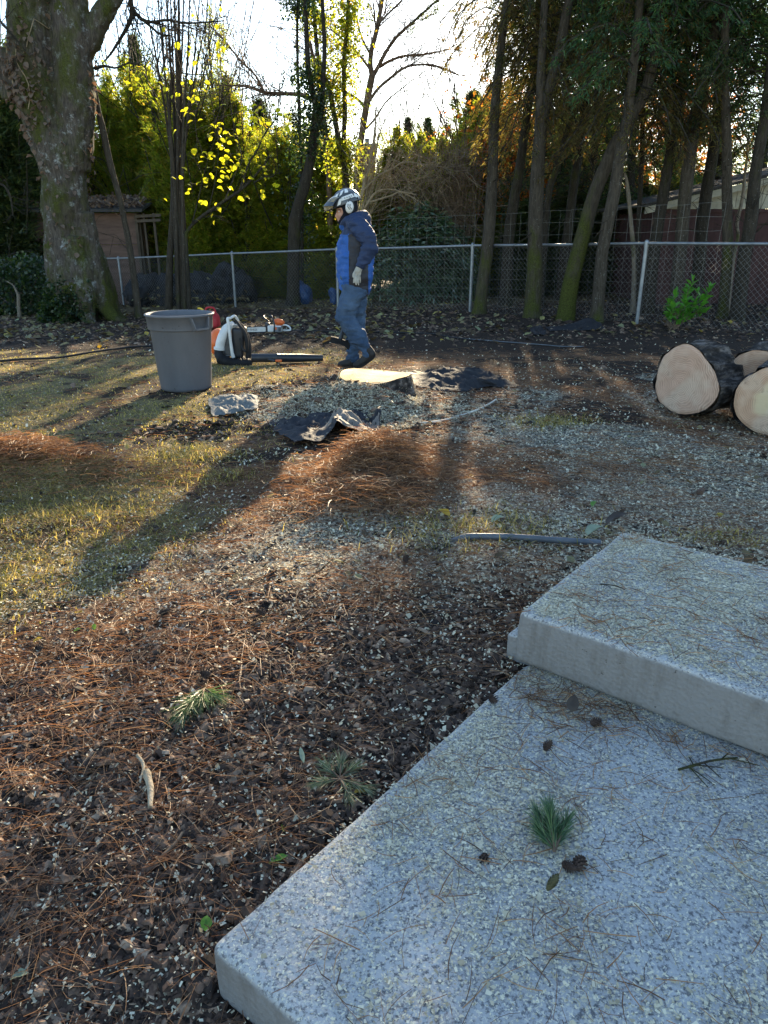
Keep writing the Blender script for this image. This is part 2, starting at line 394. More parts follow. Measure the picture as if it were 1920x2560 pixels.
hh = g.math('ADD', g.math('MULTIPLY', n1, .8), g.math('ADD', g.math('MULTIPLY', n3, .35), pit))
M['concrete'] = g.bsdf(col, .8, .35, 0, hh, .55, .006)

# ------------------------------------------------------------------ where each ground cover lies (real places in the yard)
def m_grass(x, y):
    wob = (fbm(x, y, s=.9, o=3, seed=11) - .5) * 1.6
    a = S(-x + wob * .7 + .10 * (y - 4), .2, 1.3) * S(y + wob * .35 - .22 * x, 2.15, 2.9) * S(-(y + wob * .8), -9.6, -8.2)
    b = .62 * np.exp(-(((x - .50) / .42) ** 2 + ((y - 3.1) / .38) ** 2)) + .25 * S(y, 6.3, 7.2) * S(-y, -9.4, -8.4) * S(-x, -1.2, .2) + .6 * np.exp(-(((x - 1.2) / .4) ** 2 + ((y - 5.2) / .3) ** 2))
    r = np.hypot(x - STUMP[0], y - STUMP[1])
    return np.clip(a * S(r, .8, 1.4) + b, 0, 1) * (.35 + .65 * S(fbm(x, y, s=2.2, o=4, seed=5), .36, .56))
def m_mulch(x, y):
    wob = (fbm(x, y, s=1.3, o=3, seed=21) - .5) * 1.4
    near = S(-(y + wob * .7 - .22 * x), -2.6, -1.9) * S(-x, -1.0, -.3)
    far = S(y + wob * 1.2, 9.3, 10.8)
    r = np.hypot(x - STUMP[0], y - STUMP[1])
    st = (1 - S(r + wob * .3, .9, 1.5)) * .9 + np.exp(-(((x - .9) / .8) ** 2 + ((y - 5.9) / .5) ** 2)) * .8 + np.exp(-(((x + 1.0) / .55) ** 2 + ((y - 6.2) / .3) ** 2)) + np.exp(-(((x + 1.35) / .5) ** 2 + ((y - 4.95) / .2) ** 2))
    return np.clip(near + far + st, 0, 1)
def heap(x, y):
    return np.clip(np.exp(-(((x + .03) / .40) ** 2 + ((y - 3.72) / .40) ** 2)) * 1.5 + 1.6 * np.exp(-(((x + 2.15) / .6) ** 2 + ((y - 3.92) / .27) ** 2)), 0, 1)
def m_needle(x, y):
    n = S(fbm(x, y, s=2.3, o=5, seed=31), .42, .57)
    return np.clip((.30 + .70 * n) * S(-y, -9.8, -7.5) * (.50 + .50 * S(x, -1.6, -.5)) * (1 - .35 * m_grass(x, y)) + heap(x, y), 0, 1)
def m_dust(x, y):
    n = S(fbm(x, y, s=1.1, o=5, seed=41), .40, .60)
    right = S(x, -.2, 1.1) * S(-y, -9.0, -6.0) * S(y, 1.2, 1.9)
    strip = np.exp(-((y - (3.15 + .25 * x + .35 * np.sin(x * 1.7))) / .42) ** 2) * S(-x, -.4, .4) * .8
    r = np.hypot((x - STUMP[0] + .22) / 1.3, y - STUMP[1] + .25)
    st = (1 - S(r, .5, .85))
    return np.clip((right * (.28 + .72 * n) + strip * (.4 + .6 * n)) * (1 - heap(x, y) * .8) + .16 * S(x, -1.5, -.8) * S(-x, -1.0, -.4) * S(y, 1.9, 2.5) * S(-y, -5, -4) * (.4 + .9 * n) * (1 - heap(x, y)) + st * .9 + .10 * S(-y, -6, -3), 0, 1)

# ------------------------------------------------------------------ slabs' frame (two stacked concrete steps)
E0 = np.array([-.325, .966]); U = np.array([.6262, .7797]); Vv = np.array([.7797, -.6262])
A0 = np.array([.402, 1.920])
def in_low(x, y, inset=0):
    a = (x - E0[0]) * U[0] + (y - E0[1]) * U[1]; b = (x - E0[0]) * Vv[0] + (y - E0[1]) * Vv[1]
    return (a > inset) & (a < 1.6 - inset) & (b > inset) & (b < 4.2)
def in_up(x, y, inset=0):
    a = (x - A0[0]) * U[0] + (y - A0[1]) * U[1]; b = (x - A0[0]) * Vv[0] + (y - A0[1]) * Vv[1]
    return (a > inset) & (a < .823 - inset) & (b > inset) & (b < 4.2)

def geo(a, b, n): return a * (b / a) ** np.linspace(0, 1, n)
ys = np.concatenate([np.arange(-2.0, .4, .12), np.arange(.4, 4.4, .03), np.arange(4.4, 9, .05), np.arange(9, 17, .10), 17 + geo(.2, 500, 60)])
xp = np.concatenate([np.arange(0, 2.9, .035), np.arange(2.9, 9, .10), 9 + geo(.2, 500, 34)])
xs = np.concatenate([-xp[:0:-1], xp])
X, Y = np.meshgrid(xs, ys); Z = G(X, Y)
near = S(-np.hypot(X, Y), -9, -5)
Z = Z + (fbm(X, Y, s=9, o=4, seed=8) - .5) * .030 * (.5 + near) * S(-Y, -40, -15)
Z = Z + ((fbm(X, Y, s=24, o=3, seed=9) - .5) * .05 + (fbm(X, Y, s=5, o=3, seed=19) - .5) * .16) * heap(X, Y)
Z = np.where(in_low(X, Y, .035) | in_up(X, Y, .035), -.12, Z)
Z = np.where(in_low(X, Y, -.05) & ~in_up(X, Y, -.02), np.minimum(Z, .052), Z)
V = np.stack([X, Y, Z], -1).reshape(-1, 3); nx = len(xs); ny = len(ys)
i, j = np.meshgrid(np.arange(ny - 1), np.arange(nx - 1), indexing='ij'); q = (i * nx + j).ravel()
mb = MB().add(V, np.stack([q, q + 1, q + nx + 1, q + nx], 1))
me = mb.mesh('ground', M['ground'], smooth=True)
ca = me.color_attributes.new('mask', 'FLOAT_COLOR', 'POINT')
mk = np.stack([m_grass(X, Y).ravel(), np.clip(m_needle(X, Y) * (1 - .6 * m_mulch(X, Y)) , 0, 1).ravel(), m_dust(X, Y).ravel(), np.ones(X.size)], 1)
far = S(Y, 13, 16).ravel(); mk[:, 0] = np.maximum(mk[:, 0] * (1 - S(m_mulch(X, Y), .2, .7).ravel() * .8), far * .45)
ca.data.foreach_set('color', mk.astype(np.float32).ravel())
tag(link('ground', me), kind='structure')

def slab(name, o2, lu, lv, z0, z1, label, bev=.02, cuts=34, root=None):
    h = np.array([lu, lv, z1 - z0]) / 2; r = bev; cen = np.array([lu / 2, lv / 2, (z0 + z1) / 2])
    def lines(a, n): e = np.array([0, .25, .5, .75]) * r; return np.concatenate([-a + e, np.linspace(-a + r, a - r, n), a - e[::-1]])
    bm = bmesh.new()
    for k in range(3):
        ia, ib = (k + 1) % 3, (k + 2) % 3; la, lb = lines(h[ia], max(4, int(h[ia] * 2 / .035))), lines(h[ib], max(4, int(h[ib] * 2 / .035)))
        for sg in (-1, 1):
            gv = []
            for a in la:
                row = []
                for b_ in lb:
                    q = np.zeros(3); q[k] = sg * h[k]; q[ia] = a; q[ib] = b_; c = np.clip(q, -h + r, h - r); d = q - c; p = c + r * d / (np.linalg.norm(d) + 1e-12) + cen; row.append(bm.verts.new(p))
                gv.append(row)
            for i in range(len(la) - 1):
                for j in range(len(lb) - 1):
                    f = (gv[i][j], gv[i + 1][j], gv[i + 1][j + 1], gv[i][j + 1]); bm.faces.new(f if sg > 0 else f[::-1])
    bmesh.ops.remove_doubles(bm, verts=list(bm.verts), dist=1e-5)
    b = bm_mb(bm); v = b.v[0]
    v = v + np.stack([(fbm(v[:, 0], v[:, 1], v[:, 2], s=s_, o=3, seed=5 + k) - .5) * a_ for k, (s_, a_) in enumerate(((9, .012), (9, .010), (5, .006)))], 1)
    P2 = o2[None, :] + v[:, :1] * U + v[:, 1:2] * Vv
    b.v[0] = np.column_stack([P2, v[:, 2]]); b.f = [(f[:, ::-1], m) for f, m in b.f]
    return b
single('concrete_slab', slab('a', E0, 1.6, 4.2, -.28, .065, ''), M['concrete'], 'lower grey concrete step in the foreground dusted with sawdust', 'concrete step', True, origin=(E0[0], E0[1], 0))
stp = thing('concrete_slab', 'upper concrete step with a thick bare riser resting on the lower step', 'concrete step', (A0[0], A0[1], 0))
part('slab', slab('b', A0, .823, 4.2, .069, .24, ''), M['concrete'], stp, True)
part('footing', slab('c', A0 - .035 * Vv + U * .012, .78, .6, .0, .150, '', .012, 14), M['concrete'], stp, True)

# ------------------------------------------------------------------ scatter of loose material
def wsample(n, y0, y1, xw=.70, pad=1.15):
    y = y0 * (y1 / y0) ** rng.random(n); x = (rng.random(n) * 2 - 1) * (xw * y + pad); return x, y
def surf(x, y):                                    # height of whatever surface lies there
    z = G(x, y); z = z + (fbm(x, y, s=9, o=4, seed=8) - .5) * .030 * (.5 + S(-np.hypot(x, y), -9, -5))
    z = z + ((fbm(x, y, s=24, o=3, seed=9) - .5) * .05 + (fbm(x, y, s=5, o=3, seed=19) - .5) * .16) * heap(x, y)
    z = np.where(in_low(x, y), .066, z); return np.where(in_up(x, y), .241, z)
def flakes(P, size, asp=(.28, .85), tilt=.35):
    n = len(P); a = rng.random(n) * 2 * math.pi; t = rng.normal(0, tilt, n); t2 = rng.normal(0, tilt, n)
    u = np.stack([np.cos(a), np.sin(a), np.sin(t)], 1); v = np.stack([-np.sin(a), np.cos(a), np.sin(t2)], 1)
    b = rng.uniform(*asp, n)
    k = []
    for su, sv in ((-1, -1), (1, -1), (1, 1), (-1, 1)):
        j1 = rng.uniform(.55, 1.1, n); j2 = rng.uniform(.55, 1.1, n)
        k.append(P + u * (su * size * j1 / 2)[:, None] + v * (sv * size * b * j2 / 2)[:, None])
    V = np.stack(k, 1).reshape(-1, 3); q = np.arange(n)[:, None] * 4 + np.arange(4)
    return MB().add(V, q)
def needles(P, L, W, curl=.5, lift=.01, up=0.0):
    n = len(P); a = rng.random(n) * 2 * math.pi; k = rng.normal(0, curl, n); m = 4
    pts = [P + np.array([0, 0, .003])]; el = np.abs(rng.normal(0, .12, n)) + up * rng.random(n)
    for s in range(1, m):
        aa = a + k * s / m * 1.6; e = el * (1.1 - s / m * 1.9)
        pts.append(pts[-1] + np.stack([np.cos(aa) * np.cos(e), np.sin(aa) * np.cos(e), np.sin(e)], 1) * (L / (m - 1))[:, None])
    r = rng.random(n) * math.pi
    side = np.stack([-np.sin(a) * np.cos(r), np.cos(a) * np.cos(r), np.sin(r)], 1)
    vs = []
    for s in range(m):
        ww = W * (1 - .5 * abs(s / (m - 1) - .3)); vs += [pts[s] - side * ww[:, None] / 2, pts[s] + side * ww[:, None] / 2]
    V = np.stack(vs, 1).reshape(-1, 3); b = np.arange(n)[:, None] * (2 * m)
    f = np.concatenate([b + np.array([2 * s, 2 * s + 1, 2 * s + 3, 2 * s + 2]) for s in range(m - 1)])
    return MB().add(V, f)
def chips(P, L, flat=.45):
    n = len(P); a = rng.random(n) * 2 * math.pi; t = rng.normal(0, .30, n); t2 = rng.normal(0, .45, n)
    u = np.stack([np.cos(a), np.sin(a), np.sin(t)], 1); v = np.stack([-np.sin(a), np.cos(a), np.sin(t2)], 1); w3 = np.cross(u, v)
    wd = L * rng.uniform(.28, .6, n); th = L * rng.uniform(.10, .28, n)
    c = []
    for su, sv, sw in ((-1, -1, -1), (1, -1, -1), (1, 1, -1), (-1, 1, -1), (-.8, -.7, 1), (.7, -.8, 1), (.8, .6, 1), (-.6, .8, 1)):
        jj = rng.uniform(.6, 1.15, (3, n))
        c.append(P + u * (su * L * jj[0] / 2)[:, None] + v * (sv * wd * jj[1] / 2)[:, None] + w3 * (sw * th * jj[2] / 2)[:, None])
    V = np.stack(c, 1).reshape(-1, 3); b = np.arange(n)[:, None] * 8
    f = np.concatenate([b + np.array(k) for k in ([4, 5, 6, 7], [0, 1, 5, 4], [1, 2, 6, 5], [2, 3, 7, 6], [3, 0, 4, 7])])
    return MB().add(V, f)
def blades(P, H, W):
    n = len(P); a = rng.random(n) * 2 * math.pi; le = rng.uniform(.4, 2.4, n)
    d = np.stack([np.cos(a) * le, np.sin(a) * le, np.ones(n)], 1); d /= np.linalg.norm(d, axis=1)[:, None]
    s = np.stack([-np.sin(a), np.cos(a), 0 * a], 1) * W[:, None] / 2
    m = P + d * H[:, None] * .55; tip = m + (d + np.stack([np.cos(a), np.sin(a), -.5 + 0 * a], 1) * .6) * H[:, None] * .4
    V = np.stack([P - s, P + s, m + s * .8, m - s * .8, tip], 1).reshape(-1, 3); b = np.arange(n)[:, None] * 5
    return MB().add(V, b + np.array([0, 1, 2, 3])), b
def keep(x, y, m): 
    k = rng.random(len(x)) < m; return x[k], y[k]
def P3(x, y, dz=0.0): return np.stack([x, y, surf(x, y) + dz], 1)

# bark mulch: close by, and along the fence
x, y = wsample(150000, .45, 3.4); x, y = keep(x, y, np.clip(m_mulch(x, y) * .9 + .10, 0, 1) * (~in_low(x, y, -.01)) * (~in_up(x, y, -.01)))
mb = chips(P3(x, y, .002), np.minimum(rng.gamma(3.4, .0052, len(x)) + .005, .055))
x, y = wsample(31000, 3.4, 16); x, y = keep(x, y, np.clip(m_mulch(x, y) + .04, 0, 1))
merge(mb, chips(P3(x, y, .004), (rng.gamma(4, .006, len(x)) + .012) * (1 + y * .06)))
single('bark_mulch', mb, M['chip'], 'dark shredded bark mulch covering the beds near the steps and fence', None, kind='stuff')
# sawdust flakes on the yard
x, y = wsample(250000, .5, 4.5); k = np.clip(m_dust(x, y) * .95 + .045, 0, 1); x, y = keep(x, y, k * (~in_low(x, y, 0)) * (~in_up(x, y, 0)))
mb = flakes(P3(x, y, .009), rng.gamma(3, .0016, len(x)) + .0020 + .0011 * y, tilt=.5)
x, y = wsample(84000, 4.2, 13); x, y = keep(x, y, np.clip(m_dust(x, y) + .05, 0, 1))
merge(mb, flakes(P3(x, y, .012), rng.gamma(3, .0020, len(x)) + .004 + .0009 * y, tilt=.5))
a = rng.random(26000) * 2 * math.pi; r = .28 + .60 * rng.random(26000) ** .8
x = STUMP[0] + r * np.cos(a) * 1.2 - .16; y = STUMP[1] + r * np.sin(a) - .12; k = rng.random(len(x)) < np.where((x < .15) | (y < 5.8), .95, .25); x, y = x[k], y[k]
merge(mb, flakes(P3(x, y, .010), rng.uniform(.006, .013, len(x)), tilt=.6))
single('sawdust', mb, M['flake'], 'pale sawdust flakes strewn over the lawn and heaped round the stump', None, kind='stuff')
# sawdust on the steps
def on_slab(n, o2, lu, lv, z, dens):
    a = rng.random(n) * lu; b = (rng.random(n) ** 1.3) * lv; p = o2 + a[:, None] * U + b[:, None] * Vv
    k = rng.random(n) < dens(a, b, p[:, 0], p[:, 1]); p = p[k]; return p[:, 0], p[:, 1], z
def edge(a, b, lu, e=.05): return S(a, .0, e) * S(b, .0, e * 1.2) * S(lu - a, 0, e)
x, y, z = on_slab(115000, E0, 1.22, 2.3, .067, lambda a, b, x, y: (.18 + .82 * S(fbm(x, y, s=4, o=4, seed=61), .36, .62)) * edge(a, b, 9) * (.45 + .55 * S(a, .0, 1.0)))
mb = flakes(np.stack([x, y, .0685 + rng.random(len(x)) * .002], 1), rng.gamma(2.4, .0014, len(x)) + .0018, tilt=.14)
x, y, z = on_slab(105000, A0, .823, 2.6, .242, lambda a, b, x, y: (.45 + .55 * S(fbm(x, y, s=4, o=4, seed=62), .30, .55)) * edge(a, b, .823, .06))
merge(mb, flakes(np.stack([x, y, .2435 + rng.random(len(x)) * .002], 1), rng.gamma(2.4, .0016, len(x)) + .0022, tilt=.14))
single('sawdust_on_steps', mb, M['flake'], 'cream sawdust flakes scattered over both concrete steps', None, kind='stuff')
# dry pine needles
x, y = wsample(112000, .5, 4.2); k = np.clip(m_needle(x, y) * .9 + .12, 0, 1); x, y = keep(x, y, k * (1 - .62 * m_mulch(x, y) * S(-y + .25 * x, -2.2, -1.5)) * (~in_low(x, y, 0)) * (~in_up(x, y, 0)))
mb = needles(P3(x, y, .008), rng.uniform(.05, .12, len(x)), rng.uniform(.0011, .0018, len(x)), .5, up=.25)
x, y = wsample(44000, 3.8, 10); x, y = keep(x, y, m_needle(x, y))
merge(mb, needles(P3(x, y, .010), rng.uniform(.06, .12, len(x)), rng.uniform(.002, .004, len(x)), .5, up=.3))
for (cx, cy, sx, sy, nn) in ((-.02, 3.84, .32, .27, 4600), (-.12, 3.38, .26, .18, 1600), (-2.15, 3.92, .50, .21, 6200)):
    x = rng.normal(cx, sx * .62, nn); y = rng.normal(cy, sy * .62, nn)
    merge(mb, needles(P3(x, y, .012) + np.stack([0 * x, 0 * x, rng.random(nn) ** 2 * .07], 1), rng.uniform(.06, .13, nn), rng.uniform(.0018, .0034, nn), .8, up=.7))
single('pine_needles', mb, M['needle_dry'], 'rust brown fallen pine needles raked into loose heaps on the yard', None, kind='stuff')
# needles on the steps, many lying in small drifts
px_, py_ = [], []
for (o2, lu, lv, z, nc, ns) in ((E0, 1.2, 2.2, .069, 150, 560), (A0, .823, 2.4, .245, 130, 420)):
    cc = np.column_stack([rng.random(nc) * lu, rng.random(nc) ** 1.2 * lv]); P = []
    for c in cc:
        k = rng.integers(3, 12); P.append(c + rng.normal(0, .028, (k, 2)))
    P.append(np.column_stack([rng.random(ns) * lu, rng.random(ns) * lv]))
    if lu > 1: 
        s = rng.random(330) ** 1.5 * 1.9; P.append(np.column_stack([1.17 - np.abs(rng.normal(0, .055, 330)), s]))
        P.append(np.column_stack([rng.normal(1.08, .06, 160), rng.normal(.2, .1, 160)]))
    else:
        P.append(np.column_stack([rng.normal(.28, .09, 240), rng.normal(.65, .30, 240)]))
    P = np.concatenate(P); P = P[(P[:, 0] > .01) & (P[:, 0] < lu - .01) & (P[:, 1] > .01)]
    q = o2 + P[:, :1] * U + P[:, 1:] * Vv; px_.append(np.column_stack([q, np.full(len(q), z)]))
P = np.concatenate(px_)
single('pine_needles_on_steps', needles(P, rng.uniform(.035, .10, len(P)), rng.uniform(.0014, .0026, len(P)), .8, up=.05), M['needle_dry'], 'brown pine needles lying in small drifts on the concrete steps', None, kind='stuff')
# grass
x, y = wsample(230000, 1.7, 10.5, .66, .7); x, y = keep(x, y, np.clip(m_grass(x, y) - .12, 0, 1) * (~in_up(x, y, -.02)))
n = len(x); Pg = P3(x, y, -.002); H = rng.uniform(.014, .036, n) * (1 + .5 * S(fbm(x, y, s=3, o=3, seed=77), .5, .65)); Wd = rng.uniform(.002, .0035, n) * (1 + .16 * y)
mb, b = blades(Pg, H, Wd); mb.f.append((b + np.array([3, 2, 4]), 0))
for (tx, ty, s, k) in [(.42, 3.05, .25, 900), (-1.85, 2.55, .22, 1300), (-1.2, 4.35, .2, 900), (-1.0, 3.95, .16, 700), (1.25, 5.25, .16, 700), (1.55, 3.0, .12, 250), (-1.55, 3.3, .3, 1200)]:
    x = rng.normal(tx, s, k); y = rng.normal(ty, s * .6, k); b2, bb = blades(P3(x, y), rng.uniform(.03, .08, k), rng.uniform(.0025, .005, k)); b2.f.append((bb + np.array([3, 2, 4]), 0)); merge(mb, b2)
single('lawn_grass', mb, M['grass'], 'thin patchy straw coloured grass growing across the left lawn', None, kind='stuff')
# fallen leaves under the fence and beyond
def leafquads(P, L, tilt=.35, asp=.8):
    n = len(P); a = rng.random(n) * 2 * math.pi; t = rng.normal(0, tilt, n); t2 = rng.normal(0, tilt, n)
    u = np.stack([np.cos(a), np.sin(a), np.sin(t)], 1); v = np.stack([-np.sin(a), np.cos(a), np.sin(t2)], 1) * asp; w3 = np.cross(u, v)
    L = L[:, None]; ring = [(-.5, 0, 0), (-.2, .42, .16), (.15, .40, .10), (.55, 0, .05), (.15, -.40, .13), (-.2, -.42, .18)]
    vs = [P + u * a_ * L + v * b_ * L + w3 * c_ * L for a_, b_, c_ in ring] + [P]
    V = np.stack(vs, 1).reshape(-1, 3); b = np.arange(n)[:, None] * 7
    return MB().add(V, np.concatenate([b + np.array([6, k, (k + 1) % 6]) for k in range(6)]))
x, y = wsample(11000, 8.8, 24, .62, 1); x, y = keep(x, y, S(y, 9, 11) * (.25 + .75 * S(-x, -2, 1)) * (.3 + .7 * S(fbm(x, y, s=1.2, o=3, seed=90), .4, .6)))
mb = leafquads(P3(x, y, .02), rng.uniform(.05, .13, len(x)))
x, y = wsample(700, 2.5, 9); merge(mb, leafquads(P3(x, y, .015), rng.uniform(.02, .05, len(x))))
single('fallen_leaves', mb, M['litter_leaf'], 'pale curled fallen leaves littering the mulch along the fence', None, kind='stuff')

# ------------------------------------------------------------------ metal and wire
M['galv'] = mat_noise('galvanised_steel', [(.3, (.17, .185, .20)), (.7, (.27, .29, .31))], 14, .45, .5, .15, metal=.55)
M['wire'] = mat_noise('galvanised_wire', [(.3, (.13, .135, .14)), (.7, (.24, .245, .25))], 14, .5, .5, .1, metal=.4)
M['wire2'] = mat_noise('welded_wire', [(.3, (.09, .09, .08)), (.7, (.17, .165, .15))], 14, .6, .4, .1)
def prisms(A, B, r, sides=3):
    A = np.asarray(A, float); B = np.asarray(B, float); n = len(A); T = B - A; T /= np.linalg.norm(T, axis=1)[:, None] + 1e-9
    ref = np.where(np.abs(T[:, 2:3]) > .9, [[0, 1.0, 0]], [[0, 0, 1.0]]); u = np.cross(T, ref); u /= np.linalg.norm(u, axis=1)[:, None]; v = np.cross(T, u)
    vs = []
    for P in (A, B):
        for k in range(sides):
            a = 2 * math.pi * k / sides; vs.append(P + r * (math.cos(a) * u + math.sin(a) * v))
    V = np.stack(vs, 1).reshape(-1, 3); b = np.arange(n)[:, None] * 2 * sides
    return MB().add(V, np.concatenate([b + np.array([k, (k + 1) % sides, sides + (k + 1) % sides, sides + k]) for k in range(sides)]))
FN = [np.array(p) for p in ((8.6, 6.7), (6.3, 9.25), (4.02, 11.77), (1.64, 14.2), (-.98, 15.9), (-3.5, 17.6), (-6.88, 19.76), (-9.9, 21.6), (-13, 23.6))]
fz = [float(G0(*p)) for p in FN]
fence = thing('chain_link_fence', 'grey chain link fence with a round top rail crossing the back of the yard', 'fence', (FN[3][0], FN[3][1], fz[3]))
for p, z in zip(FN, fz):
    mb = tube([(p[0], p[1], z - .2), (p[0], p[1], z + 1.17)], .030, 10)
    o = part('post', mb, M['galv'], fence, True)
    cp = MB(); merge(cp, ellip((p[0], p[1], z + 1.20), (.036, .036, .045), None, 10, 6)); merge(cp, tube([(p[0], p[1], z + 1.14), (p[0], p[1], z + 1.19)], .038, 10))
    c = part('post_cap', cp, M['galv'], fence, True); c.parent = o
for i in range(len(FN) - 1):
    p, q, za, zb = FN[i], FN[i + 1], fz[i], fz[i + 1]; Lb = np.linalg.norm(q - p); d = (q - p) / Lb
    sag = spline([(p[0], p[1], za + 1.19), ((p[0] + q[0]) / 2, (p[1] + q[1]) / 2, (za + zb) / 2 + 1.185), (q[0], q[1], zb + 1.19)], 8)
    part('top_rail', tube(sag, .022, 8), M['galv'], fence, True)
    s = .042; nw = int(Lb / s); k = np.arange(28); A = []; B = []
    for w_ in range(nw):
        xa = w_ * s; x0 = xa + s * ((k + w_) % 2); x1 = xa + s * ((k + 1 + w_) % 2)
        zz = za + (zb - za) * xa / Lb
        sl = .012 * np.sin(k * .5 + w_ * .13)
        A.append(np.stack([p[0] + d[0] * x0 + d[1] * (.02 + sl), p[1] + d[1] * x0 - d[0] * (.02 + sl), zz + .01 + k * s], 1))
        B.append(np.stack([p[0] + d[0] * x1 + d[1] * (.02 + sl), p[1] + d[1] * x1 - d[0] * (.02 + sl), zz + .01 + (k + 1) * s], 1))
    part('wire_mesh', prisms(np.concatenate(A), np.concatenate(B), .0016), M['wire'], fence, kind='stuff')
# taller welded wire fence just behind it
def onfence(px, off=.16):
    k = (px - 960) / 1888.0
    for i in range(len(FN) - 1):
        p, q = FN[i], FN[i + 1]; dd = q - p; s = (k * p[1] - p[0]) / (dd[0] - k * dd[1])
        if -1e-6 <= s <= 1: 
            n = np.array([dd[1], -dd[0]]); n /= np.linalg.norm(n); n = n if n[1] > 0 else -n
            return p + dd * s + n * off
    return None
wpts = [onfence(v) for v in (1772, 1600, 1400, 1170, 1000, 860)]
wf = thing('welded_wire_fence', 'taller square wire netting standing just behind the chain link fence', 'fence', (wpts[2][0], wpts[2][1], 0))
H2 = [0, .12, .27, .43, .60, .78, .96, 1.15, 1.35, 1.54, 1.72]
for j in range(len(wpts) - 1):
    p, q = wpts[j], wpts[j + 1]; Lb = np.linalg.norm(q - p); za, zb = float(G0(*p)), float(G0(*q)); A = []; B = []
    for s in np.arange(0, Lb, .20):
        t = s / Lb; c = p + (q - p) * t; z = za + (zb - za) * t; wv = rng.normal(0, .006, len(H2))
        A += [(c[0] + wv[m], c[1], z + H2[m]) for m in range(len(H2) - 1)]; B += [(c[0] + wv[m + 1], c[1], z + H2[m + 1]) for m in range(len(H2) - 1)]
    tt = np.linspace(0, 1, 10)
    for h in H2:
        wv = np.sin(tt * 9 + h * 7) * .008
        P = np.stack([p[0] + (q[0] - p[0]) * tt, p[1] + (q[1] - p[1]) * tt, za + (zb - za) * tt + h + wv], 1); A += list(P[:-1]); B += list(P[1:])
    part('wire_panel', prisms(A, B, .0020), M['wire2'], wf, kind='stuff')

# ------------------------------------------------------------------ foliage makers
def nrm3(v): return v / (np.linalg.norm(v, axis=-1, keepdims=True) + 1e-9)
def sprays(C, D, L, W, k=6, spread=.6, quad=False, m=0):
    C = np.repeat(C, k, 0); n = len(C); D = nrm3(np.repeat(D, k, 0) + rng.normal(0, spread, (n, 3))); Ls = L * rng.uniform(.6, 1.25, n)[:, None]
    C = C + rng.normal(0, L * .35, (n, 3)); s = nrm3(np.cross(D, rng.normal(0, 1, (n, 3)))) * W * rng.uniform(.6, 1.2, n)[:, None] / 2
    if quad:
        V = np.stack([C, C + D * Ls * .5 + s, C + D * Ls, C + D * Ls * .5 - s], 1).reshape(-1, 3); return MB().add(V, np.arange(n * 4).reshape(n, 4), m)
    V = np.stack([C - s, C + s, C + D * Ls], 1).reshape(-1, 3); return MB().add(V, np.arange(n * 3).reshape(n, 3), m)
def column_crown(seed, n=9000, H=5.0, Rr=.62, L=.10, W=.028, k=6, bare=.0):
    t = np.clip(rng.beta(1.0, 1.15, n) * (1 - bare) + bare, 0, 1); ph = rng.random(n) * 2 * math.pi
    prof = Rr * np.clip((1 - t ** 1.6), .02, 1) ** .7 * (.72 + .28 * np.clip(t * 6, 0, 1))
    lump = .55 + .9 * vnoise(np.cos(ph) * 2.2 + 5, np.sin(ph) * 2.2 + 5, t * H * 1.6, seed)
    r = prof * lump * np.sqrt(rng.uniform(.25, 1, n))
    ok = vnoise(np.cos(ph) * 3 + 9, np.sin(ph) * 3 + 5, t * H * 2.3, seed + 4) > .26
    r, ph, t = r[ok], ph[ok], t[ok]
    C = np.stack([r * np.cos(ph), r * np.sin(ph), t * H], 1); D = np.stack([np.cos(ph) * .7, np.sin(ph) * .7, .75 + 0 * ph], 1)
    return sprays(C, D, L, W, k, .45)
def hedge_crown(seed, n=7600, H=5.0, L=.12, W=.034, k=6, subs=6, rad=.6, gap=.42):
    rg = np.random.default_rng(seed * 13); out = MB(); hs = [1.0] + list(rg.uniform(.5, .95, subs))
    for i, h in enumerate(hs):
        a = rg.random() * 6.28; o = 0 if i == 0 else rg.uniform(.3, .75) * rad; m = int(n * h / sum(hs)); t = rg.beta(1.0, 1.05, m); ph = rg.random(m) * 2 * math.pi; R_ = rad * (.8 if i == 0 else rg.uniform(.45, .7))
        lump = .35 + 1.3 * vnoise(np.cos(ph) * 2.4 + 5 + i * 3, np.sin(ph) * 2.4 + 5, t * H * h * 2.6, seed)
        r = R_ * np.clip((1 - t ** 2.2), .05, 1) ** .8 * lump * np.sqrt(rg.uniform(.05, 1, m)); ok = fbm(np.cos(ph) * 3 + 9, np.sin(ph) * 3 + 5 + i, t * H * h * 2.2, s=1.0, o=2, seed=seed + 4) > gap; r, ph, t = r[ok], ph[ok], t[ok]
        bx, by = .10 * math.sin(seed + i * 2.1), .10 * math.cos(seed * 2 + i)
        C = np.stack([r * np.cos(ph) + o * math.cos(a) * (1 - .2 * t) + bx * np.sin(t * 4), r * np.sin(ph) + o * math.sin(a) * (1 - .2 * t) + by * np.sin(t * 3), t * H * h], 1); D = np.stack([np.cos(ph) * .8, np.sin(ph) * .8, .45 + 0 * ph], 1); merge(out, sprays(C, D, L, W, k, .7))
    st = int(n * .05); ph = rg.random(st) * 6.28; t = rg.random(st); r = rad * rg.uniform(.9, 1.5, st) * (1 - .5 * t); C = np.stack([r * np.cos(ph), r * np.sin(ph), t * H * .97], 1); merge(out, sprays(C, np.stack([np.cos(ph), np.sin(ph), .6 + 0 * ph], 1), L * 1.2, W * .8, 9, .5))
    return out
